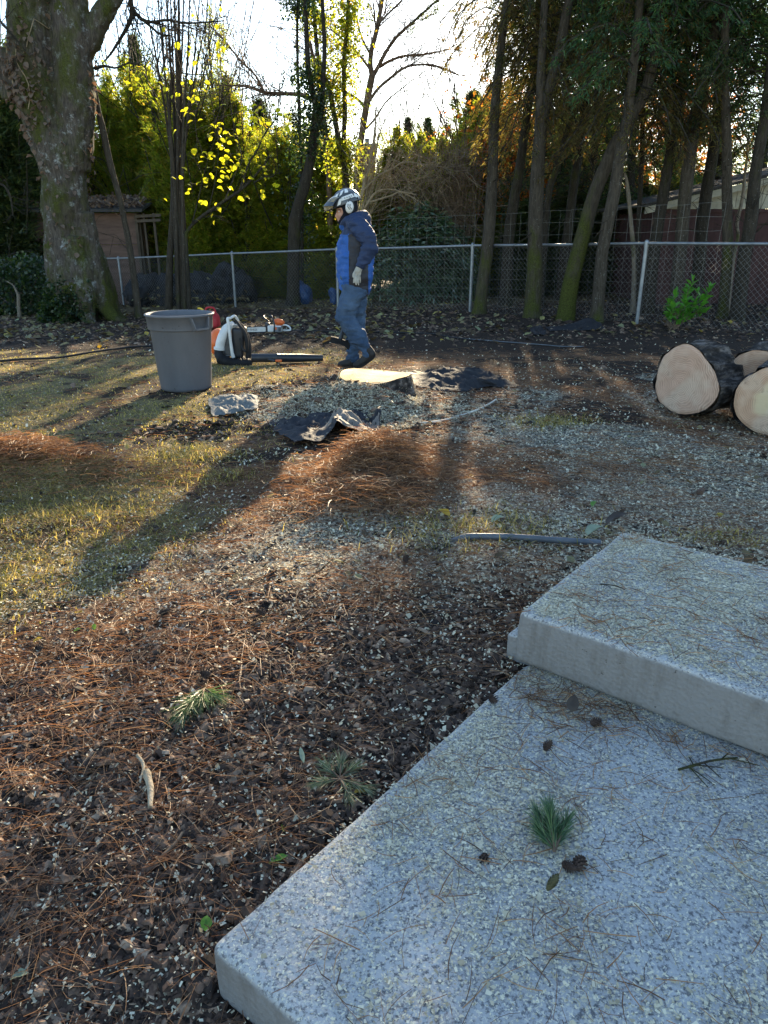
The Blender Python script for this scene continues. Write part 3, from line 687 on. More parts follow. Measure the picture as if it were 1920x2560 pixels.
def bough_crown(seed, nb=80, H=6.0, rad=1.3, per=46, L=.10, W=.024, droop=.55, k=6, up=.1):
    out = MB(); A = []; B = []; Cs = []; Ds = []
    for b in range(nb):
        t = rng.random() ** 1.1; z = t * H; ph = rng.random() * 2 * math.pi; l = rad * rng.uniform(.55, 1.1) * (1 - .45 * t)
        s = np.linspace(0, 1, 7); x = l * s; zz = z + l * (up + .35) * s - droop * l * s ** 2 * 1.3
        c, sn = math.cos(ph), math.sin(ph); P = np.stack([x * c, x * sn, zz], 1) + np.cumsum(rng.normal(0, .03, (7, 3)), 0)
        A.append(P[:-1]); B.append(P[1:])
        n = int(per * l / rad * rng.uniform(.5, 1.3)); u = rng.uniform(.28, 1, n) ** .8 * 5.999; i = u.astype(int); f = (u - i)[:, None]
        Q = P[i] * (1 - f) + P[i + 1] * f; side = np.array([-sn, c, 0]); off = rng.normal(0, .20, n) * (1.15 - u / 6) * 1.3
        Q = Q + side * off[:, None] + np.array([0, 0, -1.0]) * np.abs(rng.normal(0, .10, n))[:, None]
        Cs.append(Q); Ds.append(np.tile(np.array([c * .5, sn * .5, -.65]), (n, 1)) + side * np.sign(off)[:, None] * .5)
    out = sprays(np.concatenate(Cs), np.concatenate(Ds), L, W, k, .42)
    merge(out, prisms(np.concatenate(A), np.concatenate(B), .011, 3), 1)
    return out
def grow(out, p, d, L, r, lv, rg, wig=.18, kids=(3, 5), ang=.7, n=6, minr=.003, upb=.08, sides=4):
    P = [np.array(p, float)]; d = np.array(d, float); d /= np.linalg.norm(d)
    for i in range(n):
        d = d + rg.normal(0, wig, 3) * .6 + np.array([0, 0, upb]); d /= np.linalg.norm(d); P.append(P[-1] + d * L / n)
    rr = np.linspace(r, max(r * .35, minr), n + 1); out.append((np.array(P), rr, sides))
    if lv > 0:
        for _ in range(rg.integers(*kids)):
            i = rg.integers(1, n + 1); dd = P[i] - P[i - 1]; dd /= np.linalg.norm(dd); dd = dd + rg.normal(0, ang, 3); grow(out, P[i], dd, L * rg.uniform(.45, .75), max(rr[i] * .55, minr), lv - 1, rg, wig, kids, ang, n, minr, upb, 3)
def along(out, path, rad, n, L, lv, rg, t0=.1, ang=.8, rr=.35, minr=.003, upb=.08, wig=.18, kids=(2, 4)):
    for _ in range(n):
        u = rg.uniform(t0, 1) * (len(path) - 1.001); i = int(u); p = path[i] + (path[i + 1] - path[i]) * (u - i); d = path[i + 1] - path[i]; d /= np.linalg.norm(d)
        r = (rad[i] if not np.isscalar(rad) else rad) * rr; grow(out, p, d + rg.normal(0, ang, 3), L * rg.uniform(.5, 1.2), max(r, minr * 1.3), lv, rg, wig, kids, .7, 5, minr, upb, 3)
def limbs_mb(out):
    mb = MB()
    for P, r, s in out:
        if s <= 4: merge(mb, prisms(P[:-1], P[1:], float(np.mean(r)), 3) if len(P) < 3 else tube(P, r, 3, False))
        else: merge(mb, tube(P, r, s, True))
    return mb
def leafmesh(name, mat, w=.5, fold=.12, n=4, tip=1.0, wavy=0.0):
    t = np.linspace(0, 1, n + 1); ww = w / 2 * np.sin(np.pi * t ** .85) ** .8; ww[0] = .02; ww[-1] = .0
    z = -.25 * (t - .4) ** 2; V = []
    for i in range(n + 1):
        V += [(t[i], -ww[i], z[i] + fold * ww[i] * 2), (t[i], 0, z[i]), (t[i], ww[i], z[i] + fold * ww[i] * 2)]
    f = []
    for i in range(n):
        a = 3 * i; f += [[a, a + 3, a + 4, a + 1], [a + 1, a + 4, a + 5, a + 2]]
    V = np.array(V); V[:, 2] += wavy * np.sin(V[:, 0] * 9 + V[:, 1] * 7)
    return MB().add(V, f).mesh(name, mat, smooth=True)
def put_leaves(root, meshes, P, D, size, name='leaf', roll=None):
    org = np.array(root.location); n = len(P); D = nrm3(np.asarray(D, float))
    for i in range(n):
        o = bpy.data.objects.new(name, meshes[i % len(meshes)]); COL.objects.link(o); o.parent = root
        q = Vector(D[i]).to_track_quat('X', 'Z'); ro = rng.uniform(-.9, .9) if roll is None else roll[i]
        from mathutils import Quaternion
        o.rotation_mode = 'QUATERNION'; o.rotation_quaternion = q @ Quaternion((1, 0, 0), float(ro)); o.location = P[i] - org; s = float(size[i]); o.scale = (s, s, s)

# shared crowns
CR = {}
CR['gold'] = hedge_crown(1).mesh('crown', M['fol_gold']); CR['gold2'] = hedge_crown(2, 8200, rad=.75, subs=8, gap=.44).mesh('crown', M['fol_gold'])
CR['dark'] = hedge_crown(3, 8500, L=.13, W=.036, subs=3, rad=.6, gap=.3).mesh('crown', M['fol_dark'])
CR['airy'] = hedge_crown(4, 4200, L=.12, W=.022, rad=.8, subs=7, gap=.42).mesh('crown', M['fol_gold'])
CR['loose'] = hedge_crown(14, 6000, L=.12, W=.030, rad=.95, subs=9, gap=.46).mesh('crown', M['fol_gold'])
CR['bgreen'] = bough_crown(5, nb=95, per=44, L=.085, W=.020).mesh('crown', [M['fol_green'], M['bark_dark']])
CR['bgreen2'] = bough_crown(6, nb=95, rad=1.4, per=46, L=.085, W=.020).mesh('crown', [M['fol_green'], M['bark_dark']])
CR['bbrown'] = bough_crown(7, nb=95, per=40, rad=1.05, droop=.9, L=.085, W=.018).mesh('crown', [M['fol_brown'], M['bark_dark']])
CR['bdark'] = bough_crown(8, nb=85, rad=1.5, per=42, L=.085, W=.020).mesh('crown', [M['fol_dark'], M['bark_dark']])
CR['orange'] = sprays(rng.normal(0, 1, (2600, 3)) * np.array([.9, .7, 1.0]) + np.array([0, 0, 2.2]), rng.normal(0, 1, (2600, 3)), .10, .06, 4, 1.0, True).mesh('crown', M['fol_orange'])
def crown(root, key, loc, sc=(1, 1, 1), rz=None, name='crown', label=None):
    o = link(name, CR[key], root); o.location = np.asarray(loc, float) - np.array(root.location); o.scale = sc
    o.rotation_euler = (0, 0, rng.random() * 6.28 if rz is None else rz)
    if label: o['label'] = label
    return o

# ------------------------------------------------------------------ trees drawn by their trunks
def px_path(pts, Y, n, base_ground=True, wob=None):
    P = np.array([at(a, b, Y if np.isscalar(Y) else Y[i]) for i, (a, b, *_) in enumerate(pts)])
    rad = np.array([p[2] / 2 * depth(P[i][1], P[i][2]) / F for i, p in enumerate(pts)])
    if base_ground: P[0][2] = float(G(P[0][0], P[0][1])) - .12
    path = spline(P, n); rr = np.interp(np.linspace(0, 1, n), np.linspace(0, 1, len(rad)), rad)
    return path, rr
def trunk_tree(label, pts, Y=None, mat='bark_brown', crowns=(), group=None, name='conifer_tree', twigs=14, flare=1.35, ext=4.0, cat='tree', sides=14, forks=(), twl=.5, lump=.13):
    if Y is None: Y = onfence(pts[0][0], -.42)[1]
    path, rr = px_path(pts, Y, 34)
    if ext:                                   # the trunk goes on above the frame
        d = path[-1] - path[-3]; d /= np.linalg.norm(d); d = d * .5 + np.array([0, 0, .5]); d /= np.linalg.norm(d); e = path[-1] + d * np.linspace(.3, ext, 6)[:, None]
        path = np.vstack([path, e]); rr = np.concatenate([rr, rr[-1] * np.linspace(.95, .35, 6)])
    h = path[:, 2] - path[0, 2]; rr = rr * (1 + (flare - 1) * np.exp(-(h / .22) ** 2))
    base = path[0].copy(); base[2] += .12
    root = thing(name, label, cat, base, group)
    sd_ = int(abs(pts[0][0]) * 7 + pts[-1][0]) % 97
    mb = tube(path, rr, sides, True, lump, sd_, 7.0)
    for fp, fY in forks:
        p2, r2 = px_path(fp, Y if fY is None else fY, 16, False)
        if fp[-1][1] < 20: 
            d = nrm3(p2[-1] - p2[-3]); p2 = np.vstack([p2, p2[-1] + d * np.linspace(.3, 2.5, 4)[:, None]]); r2 = np.concatenate([r2, r2[-1] * np.linspace(.9, .4, 4)])
        merge(mb, tube(p2, r2, 10, True, lump, sd_ + 3, 7.0))
    part('trunk', mb, M[mat], root, True)
    if twigs:
        out = []; rg = np.random.default_rng(sd_); hi = (h > 1.2); pp = path[hi]
        along(out, pp, rr[hi], twigs, twl, 1, rg, .0, .8, .12, .004, -.02)
        part('dead_twig', limbs_mb(out), M['bark_dark'], root, kind='stuff')
    for key, (dx, dy, z), sc in crowns:
        i = np.argmin(np.abs(path[:, 2] - z)); crown(root, key, (path[i][0] + dx, path[i][1] + dy, z), sc)
    return root, path, rr
g8 = 'tall bare-stemmed conifers in a row along the fence'
trunk_tree('slim dark conifer trunk in front of the fence, first one right of the worker', [(1196, 783, 32), (1208, 700, 30), (1219, 617, 30), (1230, 463, 27), (1238, 270, 24), (1253, 116, 20), (1267, 0, 17)], None, 'bark_mossbase', [('bbrown', (.42, .4, 3.9), (.8, .8, .8)), ('bdark', (.45, .4, 4.0), (.56, .56, .7)), ('bbrown', (-.05, .2, 4.5), (1.0, 1.0, .9)), ('bdark', (-.1, .2, 4.9), (.9, .9, .9))], g8)
trunk_tree('moss streaked conifer trunk that forks high, standing before the fence', [(1332, 788, 42), (1336, 690, 39), (1338, 579, 38), (1347, 386, 33), (1362, 270, 30), (1396, 135, 26), (1423, 0, 24)], None, 'bark_mossbase', [('bbrown', (0, .5, 3.1), (1, 1, 1)), ('bbrown', (.1, .7, 4.0), (1.1, 1.1, 1)), ('bgreen2', (.6, .5, 4.3), (1, 1, 1))], g8, forks=[([(1350, 360, 26), (1352, 250, 24), (1354, 154, 22), (1362, 0, 18)], None)])
trunk_tree('leaning conifer trunk with bright green moss on its foot, in front of the fence', [(1413, 790, 42), (1428, 700, 40), (1450, 617, 38), (1481, 501, 35), (1527, 386, 33), (1578, 290, 31), (1612, 230, 29), (1640, 120, 24), (1655, 0, 20)], None, 'bark_mossfoot', [('bbrown', (0, .4, 3.4), (1.1, 1.1, 1)), ('bgreen2', (.2, -.2, 4.1), (1, 1, 1))], g8)
trunk_tree('grey brown leaning conifer trunk with split bark, right of the mossy-footed one', [(1492, 799, 32), (1500, 700, 31), (1508, 617, 31), (1535, 482, 30), (1554, 366, 27), (1568, 290, 25), (1585, 150, 22), (1600, 0, 18)], None, 'bark_brown', [('bgreen2', (0, 0, 3.4), (1, 1, 1)), ('bbrown', (.2, .5, 3.0), (1, 1, 1))], g8)
g9 = 'conifer trunks standing behind the fence'
trunk_tree('dark conifer trunk behind the fence, curving between the two trunks nearest the worker', [(1262, 780, 32), (1272, 600, 28), (1285, 500, 26), (1299, 424, 24), (1319, 270, 22), (1338, 174, 21), (1357, 0, 20)], 15.5, 'bark_dark', [('bbrown', (.2, 0, 3.5), (.8, .8, 1)), ('bdark', (.5, .6, 4.1), (.8, .8, 1))], g9, twigs=26)
trunk_tree('thin leaning conifer stem behind the fence just right of the forked trunk', [(1350, 745, 18), (1369, 501, 17), (1388, 430, 16), (1407, 366, 16), (1450, 231, 15), (1484, 77, 14), (1500, 0, 12)], 15.2, 'bark_dark', [('bbrown', (0, .2, 3.5), (.9, .9, 1))], g9, twigs=26)
trunk_tree('dark straight trunk behind the fence seen behind the mossy-footed leaning trunk', [(1402, 760, 28), (1410, 650, 25), (1423, 559, 24), (1436, 450, 22), (1448, 386, 20), (1470, 200, 18), (1490, 0, 14)], 16.2, 'bark_dark', [('bdark', (0, .3, 3.6), (1, 1, 1))], g9, twigs=26)
trunk_tree('pale crooked thin stem behind the fence, left of the metal post', [(1590, 735, 12), (1585, 656, 11), (1578, 560, 10), (1568, 463, 9), (1560, 430, 6)], 13.3, 'bark_pale', [], g9, twigs=6, ext=0)
trunk_tree('slender upright stem behind the fence beside the pale crooked one', [(1598, 740, 13), (1596, 579, 12), (1602, 450, 12), (1606, 347, 11), (1610, 200, 9), (1612, 60, 8)], 13.8, 'bark_dark', [], g9, twigs=18)
trunk_tree('smooth leaning trunk rising behind the slanting metal fence post', [(1622, 752, 32), (1632, 650, 30), (1643, 579, 29), (1662, 463, 26), (1681, 347, 24), (1700, 231, 20), (1716, 154, 18), (1735, 0, 15)], 13.0, 'bark_dark', [('bbrown', (.2, .4, 3.4), (1, 1, 1)), ('bgreen', (.2, .2, 4.2), (.9, .9, 1))], g9)
trunk_tree('white speckled trunk in front of the left end of the maroon shed', [(1692, 752, 32), (1700, 640, 32), (1708, 540, 32), (1724, 386, 32), (1743, 270, 30), (1766, 174, 28), (1785, 77, 26), (1800, 0, 24)], 12.6, 'bark_brown', [('bgreen2', (0, .3, 3.5), (1, 1, 1)), ('bbrown', (.2, .3, 3.0), (.9, .9, .9))], g9)
trunk_tree('conifer trunk with a swelling, second from the left before the maroon shed', [(1740, 752, 30), (1750, 640, 30), (1758, 540, 29), (1778, 405, 28), (1793, 289, 24), (1801, 116, 22), (1806, 0, 20)], 13.1, 'bark_dark', [('bgreen', (0, 0, 3.6), (.9, .9, 1))], g9)
trunk_tree('near vertical conifer trunk in front of the cream gable of the shed', [(1814, 752, 26), (1818, 640, 25), (1818, 540, 25), (1816, 347, 23), (1812, 200, 21), (1812, 100, 20), (1816, 0, 19)], 12.2, 'bark_mossbase', [('bdark', (.3, .1, 3.5), (1, 1, 1))], g9)
trunk_tree('crooked pale vine-like stem against the cream gable of the shed', [(1826, 745, 9), (1832, 660, 9), (1845, 590, 8), (1843, 560, 8), (1857, 490, 8), (1862, 440, 7), (1868, 386, 6), (1872, 330, 5)], 13.4, 'bark_pale', [], g9, twigs=8, ext=0)
trunk_tree('thick dark trunk nearest the right edge, in front of the shed', [(1848, 760, 34), (1862, 640, 32), (1878, 540, 31), (1890, 424, 28), (1909, 309, 26), (1925, 200, 25), (1940, 60, 22)], 11.9, 'bark_dark', [('bgreen2', (.1, .2, 3.2), (1, 1, 1))], g9)
trunk_tree('conifer trunk half out of frame at the right edge', [(1950, 760, 34), (1955, 600, 32), (1965, 424, 28), (1975, 200, 25), (1985, 0, 22)], 12.4, 'bark_dark', [('bdark', (-.2, .2, 2.9), (1.1, 1.1, 1))], g9)
# further conifers closing the grove behind
g10 = 'far conifers behind the grove'
lab10 = ['far conifer seen between the two trunks right of the worker', 'far dark conifer behind the forked moss streaked trunk', 'far conifer behind the leaning mossy-footed trunk', 'far conifer to the left of the shed roof end', 'far conifer rising over the low end of the shed roof', 'far conifer behind the shed ridge near the right edge', 'far conifer above the shed at the picture corner', 'far thin conifer with dead lower boughs behind the grove']
for k, (px, Yd, wd, cz) in enumerate([(1335, 19, 20, 2.2), (1385, 20, 22, 1.5), (1465, 18.5, 22, 1.4), (1560, 19, 24, 1.6), (1650, 20, 22, 2.0), (1780, 19.5, 22, 2.2), (1890, 18.5, 24, 2.2), (1500, 22, 22, 1.6)]):
    trunk_tree(lab10[k], [(px, 720, wd), (px + 10, 550, wd * .9), (px + 25, 300, wd * .75), (px + 40, 0, wd * .5)], Yd, 'bark_dark', [(['bdark', 'bgreen'][k % 2], (0, 0, cz), (1.15, 1.15, 1.1)), ('bdark', (.2, .3, cz + 3.5), (1.0, 1.0, 1.0))], g10, twigs=20, ext=5)
og = 'orange leaved trees behind the grove'
for lab, px, py, Yd, sc in (('orange autumn tree glimpsed just right of the slim dark trunk', 1300, 400, 22, 1.0), ('orange autumn tree glimpsed between the trunks above the shed', 1690, 330, 23, .95), ('small orange tree low behind the forked trunk', 1400, 520, 24, .8)):
    p = at(px, py, Yd); gz = float(G0(p[0], p[1])); r = thing('autumn_tree', lab, 'tree', (p[0], p[1], gz), og)
    out = []; grow(out, (p[0], p[1], gz), (0, 0, 1), p[2] - gz + .6, .09, 3, np.random.default_rng(px), .10, (4, 6), .6, 7, .006, .1, 6); part('trunk', limbs_mb(out), M['bark_dark'], r, True)
    crown(r, 'orange', (p[0], p[1], p[2] - 2.2 * sc), (sc, sc, sc))

# hedge of arborvitae and other evergreens beyond the fence
hg = 'arborvitae columns beyond the fence'
HL = [(232, 250, 26, 1.3, 'loose', 'loose backlit evergreen in the second row right of the big maple'), (345, 215, 25, 1.3, 'loose', 'loose backlit evergreen in the second row above the plywood shed'), (405, 235, 25.5, 1.2, 'gold2', 'second row evergreen just left of the multi-stemmed shrub'), (448, 215, 25, 1.3, 'loose', 'second row evergreen behind the multi-stemmed shrub'), (498, 205, 24, 1.3, 'loose', 'tall ragged evergreen behind the yellow leaves, left part'), (535, 250, 25, 1.2, 'gold2', 'second row evergreen behind the yellow leaves, middle part'),
 (575, 310, 24.5, 1.3, 'loose', 'ragged evergreen filling the dip left of the dark spruce'), (622, 380, 24, 1.2, 'gold2', 'low evergreen in front of the dark spruce, left side'), (668, 345, 24.5, 1.3, 'loose', 'ragged evergreen right of the dark spruce'), (712, 285, 25, 1.1, 'loose', 'loose evergreen just left of the forked ivy trunk'), (760, 330, 24, 1.2, 'loose', 'loose evergreen just right of the forked ivy trunk'), (808, 300, 24.5, 1.1, 'airy', 'thin airy evergreen between the ivy trunks'),
 (1025, 345, 24.5, 1.2, 'loose', 'second row evergreen behind the golden arborvitae by the chimney'), (1125, 320, 25, 1.3, 'loose', 'second row evergreen rising behind the brown thicket'), (1180, 235, 25, 1.3, 'dark', 'ragged evergreen directly left of the slim dark trunk'), (1238, 215, 25.5, 1.3, 'dark', 'ragged evergreen directly right of the slim dark trunk'),
 (200, 215, 24.5, 1.2, 'gold2', 'sunlit arborvitae right against the big maple trunk'), (262, 190, 24.5, 1.15, 'gold', 'sunlit arborvitae just right of the big maple, behind the thin leaning stem'),
 (312, 150, 24.5, 1.1, 'gold2', 'tall sunlit arborvitae behind the left shed roof'), (335, 98, 28, 1.0, 'dark', 'dark pointed fir rising above the left hedge'),
 (368, 168, 24.5, 1.05, 'gold', 'yellow green arborvitae behind the multi-stemmed shrub, left side'), (420, 195, 22, 1.1, 'gold2', 'arborvitae directly behind the bare multi-stemmed shrub'),
 (470, 205, 21.5, 1.0, 'gold', 'arborvitae right of the bare multi-stemmed shrub'), (520, 20, 23, .8, 'airy', 'tall loose airy conifer standing above the left hedge'),
 (556, 190, 22, 1.0, 'gold', 'pointed arborvitae behind the yellow leaves, left of the open sky'), (598, 330, 21.5, 1.0, 'gold2', 'lower arborvitae in the dip behind the yellow leaved branch'),
 (646, 255, 27, 1.15, 'dark', 'dark pyramidal spruce in front of the open sky'), (690, 320, 21.5, .95, 'gold', 'arborvitae left of the dark forked ivy trunk'),
 (735, 335, 22, 1.05, 'gold2', 'bushy arborvitae behind the forked ivy trunk'), (786, 350, 21, 1.0, 'gold', 'sunny arborvitae left above the worker'),
 (836, 345, 21.5, .9, 'gold2', 'ivy green arborvitae just above the worker helmet'), (902, 452, 21.5, .8, 'gold2', 'low arborvitae at the foot of the brick chimney'), (946, 430, 22, .9, 'gold', 'low dim arborvitae between chimney and thicket'), (990, 318, 22.5, .95, 'gold', 'arborvitae right of the brick chimney'),
 (1018, 300, 27, .7, 'dark', 'thin dark spire of a far conifer right of the chimney'), (1046, 335, 22, .9, 'gold', 'golden arborvitae above the brown thicket'),
 (1070, 300, 28, .8, 'dark', 'dark far conifer tip above the brown thicket'), (1098, 350, 21.5, 1.0, 'gold2', 'wide arborvitae behind the brown thicket'),
 (1150, 335, 22, 1.0, 'gold', 'arborvitae left of the slim dark trunk'), (1205, 255, 23, 1.05, 'gold2', 'arborvitae behind the slim dark trunk'),
 (1265, 262, 23, 1.0, 'dark', 'dim arborvitae between the grove trunks'), (1345, 270, 24, 1.1, 'gold', 'dim arborvitae deep behind the forked trunk'),
 (1430, 250, 24, 1.2, 'dark', 'low dark evergreen deep behind the leaning mossy trunk'), (1520, 260, 24, 1.2, 'gold', 'low evergreen deep behind the grove centre'),
 (1610, 420, 24, 1.2, 'dark', 'low evergreen left of the maroon shed'), (1700, 380, 22, 1.1, 'gold', 'lit evergreen just above the low end of the shed roof'), (1790, 370, 22, 1.1, 'gold2', 'lit evergreen above the middle of the shed roof'),
 (20, 150, 23, 1.5, 'dark', 'deep green conifer at the left edge behind the ivy-hung maple'), (-60, 60, 21, 1.6, 'dark', 'large dark conifer outside the left edge'), (70, 330, 24, 1.5, 'dark', 'dark evergreen seen just left of the maple trunk')]
for (px, ty, Yd, sc, key, lab) in HL:
    p = at(px, ty, Yd); gz = float(G0(p[0], p[1])); Ht = p[2] - gz
    r = thing('evergreen_tree', lab, 'tree', (p[0], p[1], gz), hg)
    out = []; grow(out, (p[0], p[1], gz - .1), (0, 0, 1), Ht * .92, .075, 1, np.random.default_rng(abs(px) + 3), .03, (14, 18), .5, 8, .01, .1, 6)
    part('trunk', limbs_mb(out), M['bark_dark'], r, True); b0 = .55 if px < 950 else .3
    crown(r, key, (p[0], p[1], gz + b0), (sc * 1.15, sc * 1.15, (Ht - b0) / 5.0))
sg = 'low evergreen shrubs under the hedge'
for k, (px, ty, Yd, sc, key, lab) in enumerate([(300, 560, 25, 1.3, 'gold', 'low lit shrub behind the left shed corner'), (385, 575, 23.5, 1.1, 'gold2', 'low lit shrub behind the wooden frame'), (520, 560, 23, 1.2, 'gold2', 'low lit shrub glowing over the black heap'), (590, 585, 22.5, 1.1, 'gold', 'low lit shrub right of the black heap'),
    (660, 560, 23, 1.2, 'gold', 'low shrub beneath the yellow leaved branch'), (755, 570, 21, 1.2, 'gold2', 'low shrub above the blue tarpaulin'), (820, 560, 20.5, 1.2, 'gold', 'low shrub directly behind the worker'), (1110, 480, 20, 1.4, 'dark', 'dim bush behind the rhododendron'), (1240, 560, 19, 1.0, 'gold', 'small lit bush between the grove trunks'), (1330, 500, 18.5, 1.6, 'dark', 'dark undergrowth behind the forked trunk'), (1440, 480, 19.5, 1.7, 'dark', 'dark undergrowth behind the leaning mossy-footed trunk'), (1545, 500, 18, 1.6, 'dark', 'dark undergrowth behind the pale crooked stem'), (1625, 470, 20, 1.6, 'dark', 'dark undergrowth beside the left wall of the shed'), (1680, 560, 19, 1.0, 'gold', 'small bush hidden behind the shed corner')]):
    p = at(px, ty, Yd); gz = float(G0(p[0], p[1])); r = thing('evergreen_shrub', lab, 'shrub', (p[0], p[1], gz), sg)
    out = []; grow(out, (p[0], p[1], gz - .05), (0, 0, 1), (p[2] - gz) * .8, .04, 1, np.random.default_rng(k), .1, (5, 8), .5, 5, .008, .1, 5); part('stem', limbs_mb(out), M['bark_dark'], r, True)
    crown(r, key, (p[0], p[1], gz), (sc, sc, (p[2] - gz) / 5.0))

# ------------------------------------------------------------------ big twin-boled maple at the left
def big_maple():
    b = gnd(195, 806); Yt = b[1] + .45; base = np.array([b[0], Yt, float(G0(b[0], Yt))])
    root = thing('maple_tree', 'huge mossy twin-boled maple trunk hung with dry ivy at the left edge', 'tree', base)
    mb = MB()
    def T(pts, dy=0, sides=18, n=26, ground=False):
        P = np.array([at(a, c, Yt + dy) for a, c, _ in pts]); r = np.array([w_ / 2 * depth(Yt, P[i][2]) / F for i, (_, _, w_) in enumerate(pts)])
        if ground: P[0][2] = float(G0(P[0][0], P[0][1])) - .15
        merge(mb, tube(spline(P, n), np.interp(np.linspace(0, 1, n), np.linspace(0, 1, len(r)), r) * .90, sides, True, .05, 5, 2.0))
    T([(186, 800, 130), (180, 700, 128), (172, 600, 126), (163, 500, 122), (158, 400, 118), (152, 330, 110)], ground=True)
    T([(150, 430, 110), (120, 330, 108), (88, 230, 114), (74, 120, 112), (70, 0, 110), (60, -160, 112), (52, -400, 96)], -.05)
    T([(176, 420, 108), (186, 300, 108), (184, 200, 106), (180, 100, 104), (176, 0, 98), (178, -150, 92), (186, -400, 76)], .05)
    T([(200, 140, 60), (228, 92, 62), (254, 45, 58), (276, 0, 52), (292, -60, 46), (330, -200, 40), (380, -420, 30)], .1)
    T([(34, 250, 60), (18, 175, 66), (8, 120, 44)], -.1)
    for a, e, w0, w1, z in ((-2.6, 1.0, .26, .10, 1.0), (-1.9, .75, .30, .09, 1.3), (-1.15, .8, .30, .10, 1.5), (-.35, .95, .27, .10, 1.9), (.4, .8, .24, .10, 1.4), (3.1, .75, .25, .1, 1.2), (1.6, .7, .2, .1, 1.0)):
        d = np.array([math.cos(a), math.sin(a), 0]); gz = float(G0(base[0] + d[0] * e, base[1] + d[1] * e))
        merge(mb, tube(spline([base + d * e + [0, 0, gz - base[2] - .16], base + d * .66 * e + [0, 0, .10], base + d * .42 + [0, 0, .5], base + d * .26 + [0, 0, z]], 14), [w1, w1 * 1.3, w0 * .8, w0 * .7], 10, True, .08, 3))
    # moss lies low on both flanks, in the crease and along the right root
    def mf(c):
        n = fbm(c[:, 0], c[:, 1], c[:, 2] * .6, s=2.6, o=4, seed=14); f = fbm(c[:, 0], c[:, 1], c[:, 2], s=14, o=3, seed=15)
        low = np.clip(1.2 - c[:, 2], 0, 1.2) * .16; right = S(c[:, 0], .38, .62) * .25 * S(-c[:, 2], -2.2, -1.2); crease = np.exp(-((c[:, 0] + .25 + .0 * c[:, 2]) / .10) ** 2) * .16 * S(c[:, 2], 2.2, 3.2)
        left = S(-c[:, 0], .15, .45) * .12 * S(-c[:, 2], -3.2, -2.0)
        return (n + .35 * f + low + right + crease + left > .84).astype(int)
    def dp(c):
        rid = fbm(c[:, 0], c[:, 1], c[:, 2] * .28, s=16, o=4, seed=6) - .5
        return rid * .060 + (fbm(c[:, 0], c[:, 1], c[:, 2], s=3.0, o=3, seed=7) - .5) * .11
    fuse('trunk', mb, .026, [M['bark_grey'], M['bark_moss']], root, 3, dp, mf)
    rg = np.random.default_rng(55)
    def L(pts, dy, kids, Lk, lv=2):
        out = []; P, r = px_path(pts, Yt + dy, 14, False); out.append((P, r, 6)); along(out, P, r, kids, Lk, lv, rg, .1, .8, .4, .004, .0, .22); part('branch', limbs_mb(out), M['bark_dark'], root, True)
    L([(236, 172, 9), (262, 165, 7), (290, 170, 5), (320, 158, 4), (352, 160, 3)], .2, 7, .5)
    L([(340, -120, 16), (326, -20, 13), (330, 30, 12), (322, 60, 11), (302, 95, 8), (280, 130, 6), (262, 152, 4)], .5, 8, .5)
    L([(330, 20, 10), (352, 46, 9), (380, 55, 7), (420, 50, 6), (470, 58, 5), (560, 52, 3)], .6, 12, .8)
    L([(345, 40, 8), (375, 65, 7), (400, 85, 6), (430, 90, 4)], .6, 8, .6)
    L([(-20, 30, 8), (20, 75, 6), (50, 110, 5), (75, 140, 3)], -.6, 4, .4)
    L([(-60, 480, 7), (0, 460, 6), (25, 490, 5), (33, 540, 3)], -.4, 5, .4)
    # dry ivy leaves hanging on the left bole, green ivy at the foot
    dg = bpy.context.evaluated_depsgraph_get(); tr = [o for o in root.children if o.name.startswith('trunk')][0]
    bm = bmesh.new(); bm.from_mesh(tr.data); from mathutils.bvhtree import BVHTree
    bv = BVHTree.FromBMesh(bm); camp = Vector((0, 0, CAMZ)) - Vector(base)
    def hits(gen, n):
        Ps, Ns = [], []; k = 0
        while len(Ps) < n and k < n * 6:
            k += 1; a, c = gen(); d = Vector(ray(a, c)).normalized(); h = bv.ray_cast(camp, d)
            if h[0] is not None: Ps.append(np.array(h[0] + h[1] * .03 + Vector(base))); Ns.append(np.array(h[1]))
        return np.array(Ps), np.array(Ns)
    lm = [leafmesh('dry_leaf', M['dry_leaf'], .75, .3, 3, wavy=.05), leafmesh('dry_leaf', M['dry_leaf'], .6, .5, 3, wavy=.09), leafmesh('dry_leaf', M['dry_leaf'], .9, .2, 3, wavy=.07)]
    P1, N1 = hits(lambda: (rng.normal(50 + 0, 34) + 0, rng.normal(250, 110)), 215); P2, N2 = hits(lambda: (rng.normal(225, 9), rng.uniform(130, 480)), 32); P0, N0 = hits(lambda: (rng.uniform(60, 210), rng.uniform(350, 640)), 28)
    P = np.concatenate([P1, P2, P0]); N = np.concatenate([N1, N2, N0]); D = N * .5 + rng.normal(0, .45, P.shape) + np.array([0, 0, -.6])
    put_leaves(root, lm, P + rng.normal(0, .02, P.shape), D, rng.uniform(.07, .125, len(P)), 'dry_leaf')
    P, N = hits(lambda: (rng.normal(125, 38), rng.normal(765, 28)), 700)
    part('ivy', sprays(P, N + np.array([0, 0, -.3]), .07, .05, 2, .6, True), M['ivy'], root, kind='stuff')
    vines = []
